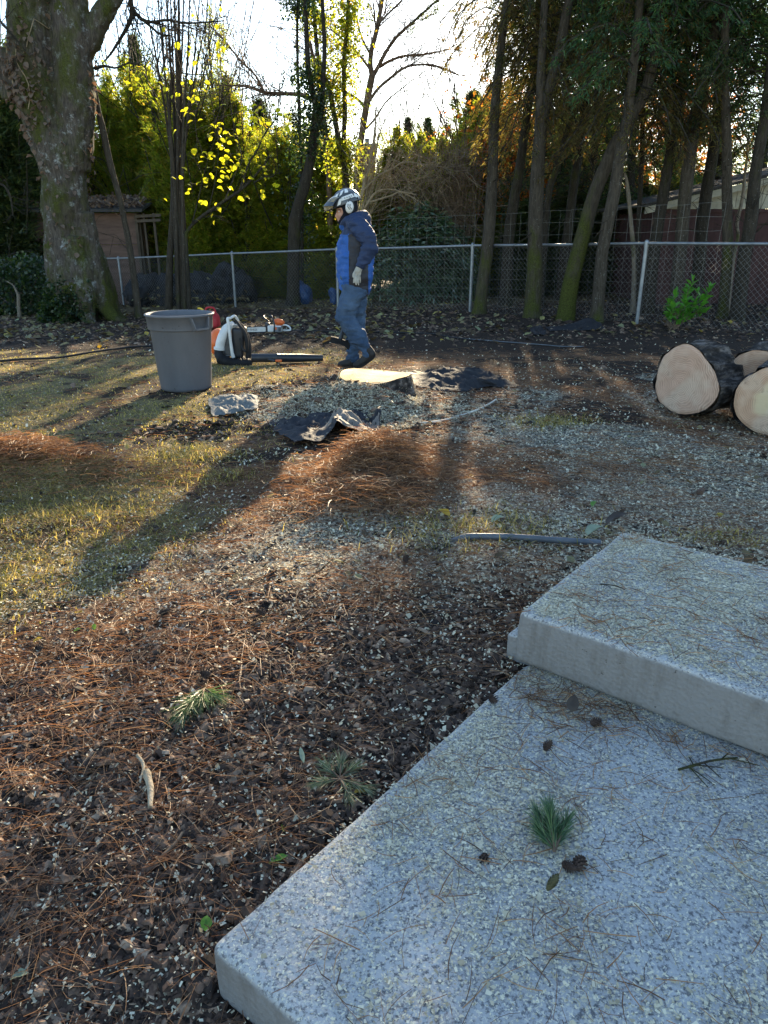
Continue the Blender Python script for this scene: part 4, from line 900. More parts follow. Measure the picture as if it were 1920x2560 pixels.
    for a0, c0, pts in ((0, 0, [(82, 50), (72, 95), (64, 118)]), (0, 0, [(82, 48), (100, 58), (118, 72), (128, 68)]), (0, 0, [(42, 120), (46, 160), (66, 200), (76, 240), (74, 275)]), (0, 0, [(20, 110), (24, 160), (34, 200), (38, 240)])):
        q = []
        for a, c in pts:
            h = bv.ray_cast(camp, Vector(ray(a, c)).normalized())
            if h[0] is not None: q.append(np.array(h[0] + h[1] * .03 + Vector(base)))
        if len(q) > 2: vines.append((spline(q, 10), np.full(10, .008), 5))
    if vines: part('vine_stem', limbs_mb(vines), M['twig_pale'], root, True)
    bm.free(); return base
MAPLE = big_maple()
# ivy bank and sapling by the fence, left of the maple
P = []
for _ in range(2600):
    a = rng.uniform(-60, 112); c = rng.uniform(640 + max(0, 30 - abs(a - 20)) * .3, 800); q = at(a, c, rng.uniform(15.4, 17.2)); P.append(q)
P = np.array(P); P = P[P[:, 2] > G(P[:, 0], P[:, 1])]
r = thing('ivy_bank', 'dark ivy smothering the chain link fence left of the maple', 'ivy', (P[:, 0].mean(), P[:, 1].mean(), float(G0(P[:, 0].mean(), P[:, 1].mean()))))
part('foliage', sprays(P, rng.normal(0, 1, P.shape) + np.array([0, -.6, 0]), .09, .07, 2, .8, True), M['ivy'], r, kind='stuff')
out = []; [grow(out, P[rng.integers(len(P))], (rng.normal(), 0, 1), .9, .012, 1, rng, .3, (2, 4), .7, 6, .004, -.05) for _ in range(16)]
part('stem', limbs_mb(out), M['bark_dark'], r)
r = thing('sapling', 'small cut-off pale sapling with a forked top beside the left of the maple', 'sapling', gnd(48, 796)); o = []
P_, r_ = px_path([(48, 796, 11), (47, 765, 9), (46, 735, 9)], gnd(48, 796)[1], 8); o.append((P_, r_, 8)); P_, r_ = px_path([(46, 738, 8), (38, 722, 5), (32, 712, 4), (14, 702, 2)], gnd(48, 796)[1], 8, False); o.append((P_, r_, 6))
part('stem', limbs_mb(o), M['bark_pale'], r, True)
px_, sy = gnd(112, 806)[0], gnd(112, 806)[1]
single('stone', (lambda b: b)(ellip((px_, sy, float(G(px_, sy)) + .04), (.07, .06, .09), (0, .2, .4), 10, 7)), M['concrete'], 'pale upright stone at the foot of the maple', 'stone', True)

# ------------------------------------------------------------------ middle trunks
def ivy_on(root, path, rad, n, size=.06, spread=.10, mat='ivy', lab=None, L=None):
    u = rng.random(n) * (len(path) - 1.001); i = u.astype(int); f = (u - i)[:, None]; C = path[i] * (1 - f) + path[i + 1] * f
    D = nrm3(rng.normal(0, 1, (n, 3)) * np.array([1, 1, .4])); dens = vnoise(C[:, 0] * 2, C[:, 1] * 2, C[:, 2] * 2.2, 9); k = dens > .34
    C = C + D * (rad[i] + np.abs(rng.normal(0, spread, n)))[:, None]; part('ivy', sprays(C[k], D[k] + np.array([0, 0, -.3]), size, size * .75, 2, .8, True), M[mat], root, kind='stuff')
Ym = 17.4
root, pa, ra = trunk_tree('dark trunk forking into two stems, leafy with ivy, left of the worker', [(732, 752, 32), (734, 650, 31), (737, 559, 31), (750, 500, 28), (762, 463, 26), (776, 400, 24), (783, 347, 22), (788, 310, 18), (789, 270, 15), (780, 220, 14), (771, 174, 13), (766, 80, 12), (763, 0, 11)], Ym, 'bark_dark', [], None, 'deciduous_tree', 24, forks=[([(786, 335, 18), (797, 300, 16), (803, 280, 14), (808, 200, 12), (811, 116, 11), (808, 50, 10), (806, 0, 9)], Ym + .1)], twl=.9)
ivy_on(root, pa[8:], ra[8:], 2500, .07, .20)
root, pa, ra = trunk_tree('thin dark straight stem close beside the forked ivy trunk', [(754, 740, 9), (755, 560, 8), (752, 386, 8), (746, 231, 7), (743, 100, 7), (744, 0, 6)], 18.0, 'bark_dark', [], None, 'deciduous_tree', 30, twl=.6); ivy_on(root, pa, ra, 2600, .07, .26)
root, pa, ra = trunk_tree('ivy covered double trunk just above the helmet of the worker', [(868, 700, 20), (866, 560, 18), (864, 444, 17), (858, 400, 15), (850, 366, 14), (838, 300, 13), (825, 231, 13), (808, 180, 11), (794, 135, 10), (787, 58, 9), (785, 0, 8)], 18.5, 'bark_brown', [], None, 'deciduous_tree', 30, forks=[([(858, 400, 13), (860, 340, 12), (862, 270, 12), (860, 154, 11), (868, 70, 10), (871, 0, 9)], 18.6)], twl=.8)
ivy_on(root, pa, ra, 3600, .07, .28, 'fol_gold'); p2, r2 = px_path([(858, 400, 13), (862, 270, 12), (860, 154, 11), (868, 70, 10), (871, 0, 9)], 18.6, 16, False); ivy_on(root, p2, r2, 2100, .07, .26, 'fol_gold')
def bare_maple():
    Yb = 19.5; rg = np.random.default_rng(77); p0 = at(893, 440, Yb); gz = float(G0(p0[0], p0[1])); root = thing('bare_tree', 'bare leafless tree with a pale curved trunk against the sky above the worker', 'tree', (p0[0], p0[1], gz))
    def L(pts, dy=0, kids=0, Lk=1.0, lv=2, ext=0):
        out = []; P, r = px_path(pts, Yb + dy, 18, False)
        if ext: d = nrm3(P[-1] - P[-3]); P = np.vstack([P, P[-1] + d * np.linspace(.3, ext, 5)[:, None]]); r = np.concatenate([r, r[-1] * np.linspace(.9, .4, 5)])
        out.append((P, r, 8)); 
        if kids: along(out, P, r, kids, Lk, lv, rg, .15, .55, .36, .0046, .04, .14, (3, 5))
        part('branch', limbs_mb(out), M['twig'], root, True)
    P, r = px_path([(890, 640, 15), (890, 500, 14), (893, 405, 15), (906, 328, 16), (918, 251, 17), (930, 190, 17)], Yb, 24); part('trunk', tube(P, r, 12, True, .05, 3), M['twig'], root, True)
    L([(931, 192, 14), (926, 165, 13), (928, 130, 12), (938, 90, 12), (947, 50, 11), (955, 0, 11)], 0, 12, 1.2, 2, 3)
    L([(932, 190, 12), (945, 168, 10), (962, 135, 9), (985, 100, 8), (1010, 74, 7), (1050, 40, 6), (1103, -10, 5)], .1, 16, 1.2, 2, 2)
    L([(922, 255, 8), (945, 222, 7), (975, 196, 7), (1010, 170, 6), (1045, 162, 5), (1090, 165, 5), (1149, 189, 3)], -.3, 14, 1.1)
    L([(948, 168, 8), (975, 152, 7), (1010, 140, 6), (1060, 136, 5), (1122, 124, 3)], .4, 12, 1.0)
    L([(915, 270, 7), (890, 245, 7), (850, 225, 6), (800, 205, 5), (760, 190, 3)], .3, 14, 1.0)
    L([(930, 180, 7), (900, 140, 6), (870, 110, 5), (835, 80, 4), (800, 60, 3)], .2, 16, 1.0)
    L([(928, 140, 6), (905, 95, 5), (890, 40, 4), (880, -10, 4)], -.2, 12, 1.0)
    L([(945, 60, 6), (975, 30, 5), (1005, 0, 4)], -.3, 10, 1.0)
    L([(905, 330, 6), (935, 300, 5), (965, 255, 4), (1000, 225, 3), (1032, 200, 2)], -.5, 9, .7)
    # long near-level bough reaching left across the open sky
    Y2 = 20.5; p0 = at(800, 700, Y2); r2 = thing('bare_tree', 'bare tree whose long level boughs reach left across the open sky', 'tree', (p0[0], p0[1], float(G0(p0[0], p0[1]))))
    out = []; P, r = px_path([(826, 700, 15), (824, 500, 14), (815, 350, 13), (800, 272, 12), (770, 244, 11), (744, 236, 10), (700, 234, 9), (660, 231, 8), (630, 220, 6), (600, 214, 5), (572, 216, 3)], Y2, 30); out.append((P, r, 8)); along(out, P[14:], r[14:], 26, 1.4, 2, rg, .0, .6, .4, .0048, .03, .2); part('branch', limbs_mb(out), M['twig'], r2, True)
    out = []; P, r = px_path([(816, 340, 10), (800, 240, 9), (780, 130, 8), (760, 40, 7), (750, -40, 6)], Y2, 14, False); out.append((P, r, 6)); along(out, P, r, 34, 1.6, 2, rg, .2, .7, .4, .0048, .03, .2); part('branch', limbs_mb(out), M['twig'], r2, True)
    out = []; P, r = px_path([(660, 231, 6), (640, 190, 5), (600, 150, 5), (560, 100, 4), (520, 60, 3)], Y2, 14, False); out.append((P, r, 6)); along(out, P, r, 22, 1.2, 2, rg, .1, .7, .4, .0048, .03, .2); part('branch', limbs_mb(out), M['twig'], r2, True)
bare_maple()

# many-stemmed bare shrub between maple and sky, with its clump of trunks
def stem_clump():
    rg = np.random.default_rng(9); Yc = 15.6; p = at(440, 740, Yc); gz = float(G0(p[0], p[1])); root = thing('multi_stem_shrub', 'tall bare shrub with a clump of stems behind the grey bin', 'shrub', (p[0], p[1], gz)); out = []
    P, r = px_path([(418, 768, 22), (424, 660, 17), (429, 579, 16), (434, 480, 15), (430, 380, 11), (424, 300, 8), (428, 200, 6)], Yc, 20); out.append((P, r, 10))
    P, r = px_path([(461, 764, 22), (457, 650, 20), (457, 579, 19), (452, 480, 15), (446, 400, 11), (444, 230, 8), (447, 0, 5)], Yc, 20); out.append((P, r, 10))
    for a0, a1, a2, w_ in ((436, 418, 365, 6), (438, 425, 392, 6), (442, 436, 415, 7), (446, 444, 436, 7), (450, 452, 447, 8), (454, 462, 475, 6), (455, 470, 500, 5), (440, 448, 460, 7), (448, 440, 425, 6), (452, 470, 520, 5), (436, 420, 400, 5)):
        j = rg.uniform(-8, 8, 3); P, r = px_path([(a0, 700, w_ + 3), (a0 + j[0] * .4, 500, w_ + 2), (a1 + j[1] * .5, 300, w_), ((a1 + a2) / 2, 150, w_ * .8), (a2, rg.uniform(-60, 40), w_ * .5)], Yc + rg.uniform(-.35, .35), 16); out.append((P, r, 6)); along(out, P[6:], r[6:], 9, .7, 1, rg, .1, .45, .4, .003, .12, .12)
    part('stem', limbs_mb(out), M['bark_brown'], root, True)
    r3 = trunk_tree('thin leaning trunk right of the maple, crossing in front of the left shed', [(344, 772, 19), (336, 700, 16), (324, 617, 15), (312, 555, 14), (301, 502, 14), (285, 444, 15), (270, 386, 17), (256, 320, 16), (247, 280, 12)], 14.6, 'bark_brown', [], None, 'leaning_tree', 16, ext=1.5, twl=.7)
    # yellow leaved branch
    Y0 = 15.0; p = at(463, 740, Y0); root = thing('yellow_leaved_shrub', 'shrub with dark arching branches and glowing round yellow leaves', 'shrub', (p[0], p[1], float(G0(p[0], p[1])))); tips = []
    for pts in ([(470, 740, 10), (468, 640, 9), (466, 580, 8), (500, 545, 8), (540, 517, 8), (572, 495, 7), (600, 477, 7), (631, 447, 6), (650, 425, 5), (662, 411, 4), (670, 395, 3), (674, 384, 2)],
                [(598, 478, 6), (604, 462, 6), (615, 428, 5), (626, 400, 5), (638, 384, 5), (650, 360, 4), (660, 338, 4), (672, 320, 4), (683, 306, 3), (694, 288, 2), (697, 262, 2)], [(660, 332, 3), (650, 315, 3), (642, 295, 3), (636, 273, 2), (629, 237, 2)],
                [(636, 456, 4), (650, 448, 3), (665, 441, 3), (680, 442, 3), (694, 423, 2)], [(560, 505, 3), (590, 430, 3), (604, 400, 2), (590, 330, 2), (575, 270, 2)], [(520, 530, 3), (540, 440, 3), (545, 360, 2), (530, 260, 2), (510, 150, 2)], [(480, 560, 3), (500, 480, 3), (520, 400, 2), (555, 300, 2)], [(450, 600, 3), (440, 450, 3), (470, 300, 2), (520, 120, 2), (555, 0, 2)]):
        out = []; P, r = px_path(pts, Y0 - .4 * rg.random(), 18, len(pts) > 10 and pts[0][1] > 700); out.append((P, r, 6)); tips.append(P[5:] if pts[0][1] > 700 else P[3:]); along(out, P, r, 6, .5, 1, rg, .2, .6, .4, .003, .03); part('branch', limbs_mb(out), M['bark_dark'], root, True)
    T = np.concatenate(tips); n = 150; C = T[rg.integers(0, len(T), n)] + rg.normal(0, .13, (n, 3)) * np.array([1, .7, .9]) + np.array([0, 0, -.05])
    ex = [(310, 180, 2), (325, 210, 1), (318, 208, 1), (335, 215, 2), (500, 60, 1), (420, 82, 1), (436, 105, 1), (469, 127, 2), (551, 110, 3), (567, 92, 1), (421, 163, 1), (470, 205, 1), (478, 240, 4), (466, 272, 4), (440, 240, 2), (490, 235, 3), (545, 15, 2), (556, 5, 1), (412, 215, 2), (530, 340, 5), (552, 365, 6), (560, 395, 5), (520, 385, 4), (570, 410, 4), (620, 400, 3), (575, 350, 3), (640, 290, 6), (625, 265, 6), (636, 300, 4), (500, 450, 2), (540, 505, 1), (690, 262, 2)]
    for a, c, k in ex: C = np.vstack([C, [at(a + rg.normal(0, 5), c + rg.normal(0, 6), Y0 - .5 * rg.random()) for _ in range(k)]])
    D = rg.normal(0, 1, C.shape) * np.array([1, .5, .5]) + np.array([0, 0, -.5])
    put_leaves(root, [leafmesh('leaf', M['fol_yellow'], .95, .08, 4), leafmesh('leaf', M['fol_yellow'], .85, .15, 4)], C, D, rg.uniform(.07, .125, len(C)))
stem_clump()

# brown thicket, rhododendron, laurel
def thicket():
    rg = np.random.default_rng(31); Yt = 18.4; p = at(1090, 560, Yt); root = thing('bramble_thicket', 'tangled brown leafless thicket above the dark rhododendron', 'thicket', (p[0], p[1], float(G0(p[0], p[1])))); out = []; o2 = []
    for _ in range(250):
        a = rg.normal(1085, 62); c = rg.uniform(410, 560); q = at(a, c, Yt + rg.uniform(-.5, .7)); grow(out, q, rg.normal(0, 1, 3) * np.array([1, .4, .7]) + np.array([0, 0, .35]), rg.uniform(.5, 1.1), .007, 1, rg, .45, (2, 4), .8, 7, .0035, .0, 3)
    for _ in range(60):
        a = rg.normal(1140, 22); q = at(a, 610, Yt); grow(out, q, (rg.normal(.12, .18), 0, 1.2), rg.uniform(1.2, 2.2), .008, 1, rg, .10, (2, 4), .35, 9, .0035, .12, 3)
    for _ in range(80):
        a = rg.normal(1060, 45); c = rg.uniform(385, 470); q = at(a, c, Yt - .5); grow(o2, q, rg.normal(0, 1, 3) * np.array([1, .4, .5]) + np.array([0, 0, -.2]), rg.uniform(.5, 1.0), .006, 1, rg, .4, (2, 4), .8, 7, .004, .0, 3)
    for _ in range(26):   # straight stems rising behind the worker
        a = rg.normal(905, 10); q = at(a, 560, Yt - .8); grow(o2, q, (rg.normal(.22, .22), 0, 1), rg.uniform(1.2, 2.4), .012, 1, rg, .10, (2, 4), .5, 8, .004, .05, 4)
    for pts in ([(912, 520, 6), (935, 485, 6), (960, 474, 5), (1000, 478, 4), (1050, 505, 3), (1065, 520, 3)], [(925, 505, 5), (975, 490, 4), (1000, 480, 4), (1040, 487, 3)], [(905, 480, 5), (945, 440, 5), (985, 420, 4), (1010, 405, 3), (1070, 412, 2)], [(900, 500, 6), (915, 440, 6), (935, 400, 5), (950, 330, 3), (975, 280, 2)], [(905, 490, 5), (930, 380, 5), (938, 320, 4), (940, 270, 2)]):
        P, r = px_path(pts, Yt - .9, 12, False); o2.append((P, r, 6)); along(o2, P, r, 14, .45, 1, rg, .1, .8, .4, .004, .02, .25)
    part('stem', limbs_mb(out), M['twig'], root, kind='stuff'); part('branch', limbs_mb(o2), M['twig_pale'], root, kind='stuff')
    # rhododendron: whorls of long leaves
    Yr = 17.2; p = at(1050, 700, Yr); base = (p[0], p[1], float(G0(p[0], p[1]))); root = thing('rhododendron', 'big dark leafy rhododendron behind the fence right of the worker', 'shrub', base)
    C = []; 
    while len(C) < 900:
        v = rg.normal(0, 1, 3); v[2] = abs(v[2]); v /= np.linalg.norm(v); lump = .72 + .5 * float(vnoise([v[0] * 3 + 5], [v[1] * 3], [v[2] * 3], 5)[0])
        q = np.array(base) + v * np.array([1.55, .8, 1.95]) * lump * rg.uniform(.8, 1) + np.array([0, 0, .05]); C.append((q, v))
    stt = MB(); big = [], []
    for k, (q, v) in enumerate(C):
        m = 6; a = rg.random() * 6.28; ax = nrm3(v + np.array([0, 0, .5])); u = nrm3(np.cross(ax, [0.3, 1, .1])); w_ = np.cross(ax, u)
        for i in range(m):
            t = a + i * 6.283 / m; d = nrm3((u * math.cos(t) + w_ * math.sin(t)) + ax * rg.uniform(-.3, .5) + np.array([0, 0, -.3]))
            big[0].append(q + d * .02); big[1].append(d)
    P = np.array(big[0]); D = np.array(big[1]); o = np.argsort(P[:, 1] - rg.random(len(P)) * .3); sel = o[:280]; rest = o[280:]
    put_leaves(root, [leafmesh('leaf', M['rhodo'], .28, .12, 3), leafmesh('leaf', M['rhodo'], .32, -.1, 3)], P[sel], D[sel], rg.uniform(.12, .17, len(sel)))
    part('foliage', sprays(P[rest], D[rest], .15, .045, 1, .1, True), M['rhodo'], root, kind='stuff')
    out = []; [grow(out, base, (rg.normal(0, .8), rg.normal(0, .5), 1), 1.6, .022, 1, rg, .15, (4, 6), .7, 6, .006, .05, 4) for _ in range(9)]; part('stem', limbs_mb(out), M['bark_dark'], root, True)
    # bright laurel
    q_ = onfence(1738, -.5); b = np.array([q_[0], q_[1], float(G(q_[0], q_[1]))]); root = thing('laurel_shrub', 'young bright green laurel with upright glossy leaves in front of the right fence', 'shrub', b); out = []; P = []; D = []
    for (ax_, ay, L_) in [(1735, 705, 0), (1775, 730, 0), (1690, 740, 0), (1712, 760, 0), (1757, 765, 0), (1745, 735, 0), (1685, 775, 0), (1700, 790, 0), (1722, 740, 0), (1768, 790, 0), (1748, 800, 0), (1672, 765, 0), (1760, 745, 0), (1730, 785, 0)]:
        tip = at(ax_, ay - 8, b[1] + rg.uniform(-.2, .2)); s0 = b + rg.normal(0, .05, 3) * np.array([1, 1, 0]); pth = spline([s0, s0 * .4 + tip * .6 + rg.normal(0, .03, 3), tip], 9); out.append((pth, np.linspace(.008, .003, 9), 5))
        for i in range(20):
            u = rg.uniform(.25, 1); j = min(int(u * 8), 7); q = pth[j] + (pth[j + 1] - pth[j]) * (u * 8 - j); t = rg.random() * 6.28; P.append(q); D.append([math.cos(t) * .8, math.sin(t) * .8, rg.uniform(.2, 1.1) + (u > .85) * .6])
    part('stem', limbs_mb(out), M['twig'], root, True); put_leaves(root, [leafmesh('leaf', M['laurel'], .36, .16, 4), leafmesh('leaf', M['laurel'], .42, .22, 4)], np.array(P), np.array(D), rg.uniform(.08, .145, len(P)))
thicket()

# ------------------------------------------------------------------ buildings
M['ply_red'] = mat_noise('maroon_painted_panel', [(.3, (.032, .016, .016)), (.7, (.070, .036, .034))], 5, .8, .2, .2, mscale=(1, 1, .3))
M['ply_brown'] = mat_noise('weathered_plywood', [(.3, (.065, .042, .034)), (.7, (.14, .09, .070))], 4, .85, .2, .2, mscale=(.4, 1, 2))
M['cream'] = mat_noise('dirty_cream_paint', [(.3, (.20, .19, .15)), (.7, (.38, .36, .29))], 6, .8, .2, .2)
M['roof'] = mat_noise('dark_roofing', [(.3, (.02, .02, .02)), (.7, (.07, .065, .06))], 20, .95, .2, .5)
M['oldwood'] = mat_noise('old_grey_wood', [(.3, (.035, .028, .02)), (.7, (.10, .08, .06))], 9, .9, .2, .3, mscale=(1, 1, .2))
def quadbox(mb, a, b, z0a, z1a, z0b, z1b, th, m=0):            # upright board between plan points a,b with its own heights at each end
    a = np.array(a); b = np.array(b); d = (b - a) / np.linalg.norm(b - a); n = np.array([-d[1], d[0]]) * th / 2
    V = [[*(a + n), z0a], [*(b + n), z0b], [*(b + n), z1b], [*(a + n), z1a], [*(a - n), z0a], [*(b - n), z0b], [*(b - n), z1b], [*(a - n), z1a]]
    mb.add(V, [[0, 1, 2, 3], [5, 4, 7, 6], [4, 0, 3, 7], [1, 5, 6, 2], [3, 2, 6, 7], [4, 5, 1, 0]], m); return mb
Ys = 14.9; pl_ = at(1648, 529, Ys); x0 = pl_[0]; zt = pl_[2]; g0 = float(G0(x0, Ys)); sh = thing('garden_shed', 'maroon panelled shed with a cream gable behind the trees at the right', 'shed', (x0, Ys, g0))
Wd = .46; slope = .235; npan = 11; yy = lambda i: Ys - .04 * i
for i in range(npan):
    a = (x0 + i * Wd, yy(i)); b = (x0 + (i + 1) * Wd - .012, yy(i + 1)); part('panel', quadbox(MB(), a, b, g0 - .1, zt - .02, g0 - .1, zt - .02, .04 + .006 * (i % 2)), M['ply_red'], sh)
    part('batten', box(MB(), (b[0] + .006, b[1] - .035, (zt + g0) / 2 - .03), (.035, .03, zt - g0 - .06)), M['ply_red'], sh)
    if i < npan - 1: part('gable_panel', quadbox(MB(), (a[0] + .002, a[1]), (b[0] + .006, b[1]), zt + .045, zt + .05 + i * Wd * slope, zt + .045, zt + .05 + (i + 1) * Wd * slope, .036), M['cream'], sh)
part('trim', quadbox(MB(), (x0 - .05, yy(0) - .035), (x0 + npan * Wd, yy(npan) - .035), zt - .02, zt + .04, zt - .02, zt + .04, .03), M['ply_red'], sh)
part('fascia', quadbox(MB(), (x0 - .35, yy(0) - .22), (x0 + npan * Wd, yy(npan) - .22), zt - .05, zt + .07, zt - .05 + (npan * Wd + .35) * slope, zt + .07 + (npan * Wd + .35) * slope, .035), M['cream'], sh)
e = x0 + npan * Wd; rz_ = (e - x0 + .35) * slope; V = [[x0 - .37, yy(0) - .26, zt + .075], [e, yy(npan) - .26, zt + .075 + rz_], [e, Ys + 3.4, zt + .075 + rz_], [x0 - .37, Ys + 3.4, zt + .075]]
V = np.array(V + [[a, b, c + .05] for a, b, c in V]); part('roof', MB().add(V, [[3, 2, 1, 0], [4, 5, 6, 7], [0, 1, 5, 4], [1, 2, 6, 5], [2, 3, 7, 6], [3, 0, 4, 7]]), M['roof'], sh)
part('side_wall', quadbox(MB(), (x0, yy(0) + .03), (x0, Ys + 3.2), g0 - .1, zt, g0 - .1, zt, .04), M['ply_red'], sh)
# left shed
Yl = 20.9; pr = at(342, 533, Yl); xr = pr[0]; zt = pr[2]; g0 = float(G0(xr, Yl)) - .05; sh = thing('plywood_shed', 'low weathered plywood shed behind the fence, half hidden by the maple', 'shed', (xr, Yl, g0))
zm = at(330, 612, Yl)[2]
for i in range(5):
    b = xr - i * 1.22; a = b - 1.215
    part('plywood_panel', quadbox(MB(), (a, Yl), (b, Yl), g0, zm - .006, g0, zm - .006, .03 + .004 * (i % 2)), M['ply_brown'], sh); part('plywood_panel', quadbox(MB(), (a, Yl), (b, Yl), zm + .006, zt, zm + .006, zt, .034 - .004 * (i % 2)), M['ply_brown'], sh)
part('corner_post', box(MB(), (xr + .045, Yl, (zt + g0) / 2), (.07, .07, zt - g0)), M['oldwood'], sh)
part('side_wall', quadbox(MB(), (xr + .03, Yl + .05), (xr + .03, Yl + 2.6), g0, zt, g0, zt, .03), M['ply_brown'], sh)
V = [[xr - 6.4, Yl - .35, zt + .02], [xr + .25, Yl - .35, zt + .02], [xr + .25, Yl + 1.4, zt + .42], [xr - 6.4, Yl + 1.4, zt + .42]]; V = np.array(V + [[a, b, c + .06] for a, b, c in V])
rf = part('roof', MB().add(V, [[3, 2, 1, 0], [4, 5, 6, 7], [0, 1, 5, 4], [1, 2, 6, 5], [2, 3, 7, 6], [3, 0, 4, 7]]), M['roof'], sh)
n = 900; xx = xr + .2 - rng.random(n) * 3.5; yy_ = Yl - .3 + rng.random(n) * 1.3; P = np.stack([xx, yy_, zt + .1 + (yy_ - Yl + .35) * .23 + np.abs(rng.normal(0, .05, n))], 1); part('leaf_debris', leafquads(P, rng.uniform(.06, .14, n), .7), M['dry_leaf'], sh, kind='stuff')
fr = thing('wooden_frame', 'rough grey timber frame standing right of the plywood shed', 'frame', (xr + .6, Yl, g0))
for px, w_ in ((352, .07), (372, .05), (396, .06)): p = at(px, 650, Yl - .1); part('post', box(MB(), (p[0], p[1], g0 + (zt - g0) / 2), (w_, w_, zt - g0)), M['oldwood'], fr)
for py in (541, 553): a, b = at(338, py, Yl - .18), at(402, py - 3, Yl - .18); part('rail', quadbox(MB(), a[:2], b[:2], a[2] - .035, a[2] + .035, b[2] - .035, b[2] + .035, .04), M['oldwood'], fr)
# brick chimney of a house beyond the hedge
M['brick'] = mat_island('chimney_brick', [(0, (.16, .07, .05)), (.5, (.25, .12, .085)), (1, (.33, .19, .13))], .9, .2, None, 20); M['mortar'] = mat_noise('mortar', [(.3, (.22, .20, .17)), (.7, (.33, .30, .26))], 30, .95, .2, .3)
Yc = 30.0; p = at(918.5, 362, Yc); cw = .60; zt = p[2]; gz = float(G0(p[0], Yc)); ch = thing('brick_chimney', 'square brick chimney showing above the hedge right of the bare curved trunk', 'chimney', (p[0], Yc, gz)); 
part('core', box(MB(), (p[0], Yc, (zt - .05 + gz) / 2), (cw - .03, cw - .03, zt - .06 - gz)), M['mortar'], ch)
bme = [rbox((0, 0, 0), (.190 + .004 * k, .075, .062), .004, seg=1).mesh('brick', M['brick']) for k in range(3)]; nb_ = 0
for r_ in range(25):
    z = zt - .10 - r_ * .074
    for f_ in range(2):
        for k in range(3):
            o = bpy.data.objects.new('brick', bme[(r_ + k) % 3]); COL.objects.link(o); o.parent = ch; s = (k - 1) * .2 + (.05 if r_ % 2 else -.05) * (.9 if 0 < k < 2 else .0)
            if f_ == 0: o.location = (s, -cw / 2 + .02, z - gz)
            else: o.location = (-cw / 2 + .02, s * .92, z - gz); o.rotation_euler = (0, 0, R(90))
            o.location.x += rng.normal(0, .001)
part('cap', rbox((p[0], Yc, zt - .03), (cw + .08, cw + .08, .07), .01), M['mortar'], ch); part('flue', tube([(p[0], Yc, zt), (p[0], Yc, zt + .16)], .07, 12), M['galv'], ch, True); part('flue_cap', lathe([(0, .22), (.05, .21), (.12, .17), (.12, .16), (0, .165)], (p[0], Yc, zt), 14), M['galv'], ch, True)

# ------------------------------------------------------------------ yard objects
g = NT('grey_bin_plastic'); oc = g.n('TexCoord').outputs['Object']
col = g.ramp(g.noise(g.n('Mapping', {'Vector': oc, 'Scale': (1, 1, .35)}).outputs[0], 5, 6), [(.3, (.085, .087, .098)), (.7, (.118, .12, .132))])
col = g.mix(g.ramp(g.noise(oc, 38, 4, .7), [(.66, (0, 0, 0)), (.71, (1, 1, 1))]), col, (.03, .028, .025)); col = g.mix(g.ramp(g.noise(g.n('Mapping', {'Vector': oc, 'Scale': (1, 1, 6)}).outputs[0], 9, 6, .8), [(.62, (0, 0, 0)), (.75, (.5, .5, .5))]), col, (.20, .19, .17))
M['bin'] = g.bsdf(col, .55, .35, 0, g.noise(oc, 20, 4), .08, .01)
M['black_pl'] = mat_noise('black_plastic', [(.3, (.012, .013, .016)), (.7, (.028, .030, .036))], 12, .42, .5, .08)
M['black_rub'] = mat_noise('black_rubber', [(.3, (.010, .010, .011)), (.7, (.026, .026, .028))], 30, .75, .3, .2)
M['white_pl'] = mat_noise('white_plastic', [(.35, (.50, .50, .48)), (.7, (.70, .70, .68))], 9, .4, .45, .04)
M['grey_pl'] = mat_noise('grey_plastic', [(.3, (.13, .13, .14)), (.7, (.20, .20, .21))], 12, .5, .4, .08)
M['orange'] = mat_noise('orange_plastic', [(.3, (.62, .10, .015)), (.7, (.78, .16, .03))], 9, .4, .5, .05)
M['red'] = mat_noise('red_plastic', [(.3, (.30, .010, .016)), (.7, (.42, .02, .028))], 6, .5, .4, .05)
M['yellow_pl'] = mat_noise('yellow_plastic', [(.3, (.6, .38, .02)), (.7, (.75, .5, .04))], 9, .4, .5, .05)
M['steel'] = mat_noise('bar_steel', [(.3, (.38, .38, .37)), (.7, (.6, .6, .58))], 14, .4, .5, .06, metal=.3)
M['ink'] = mat_noise('black_print', [(.3, (.01, .01, .01)), (.7, (.02, .02, .02))], 9, .6, .3, .02)

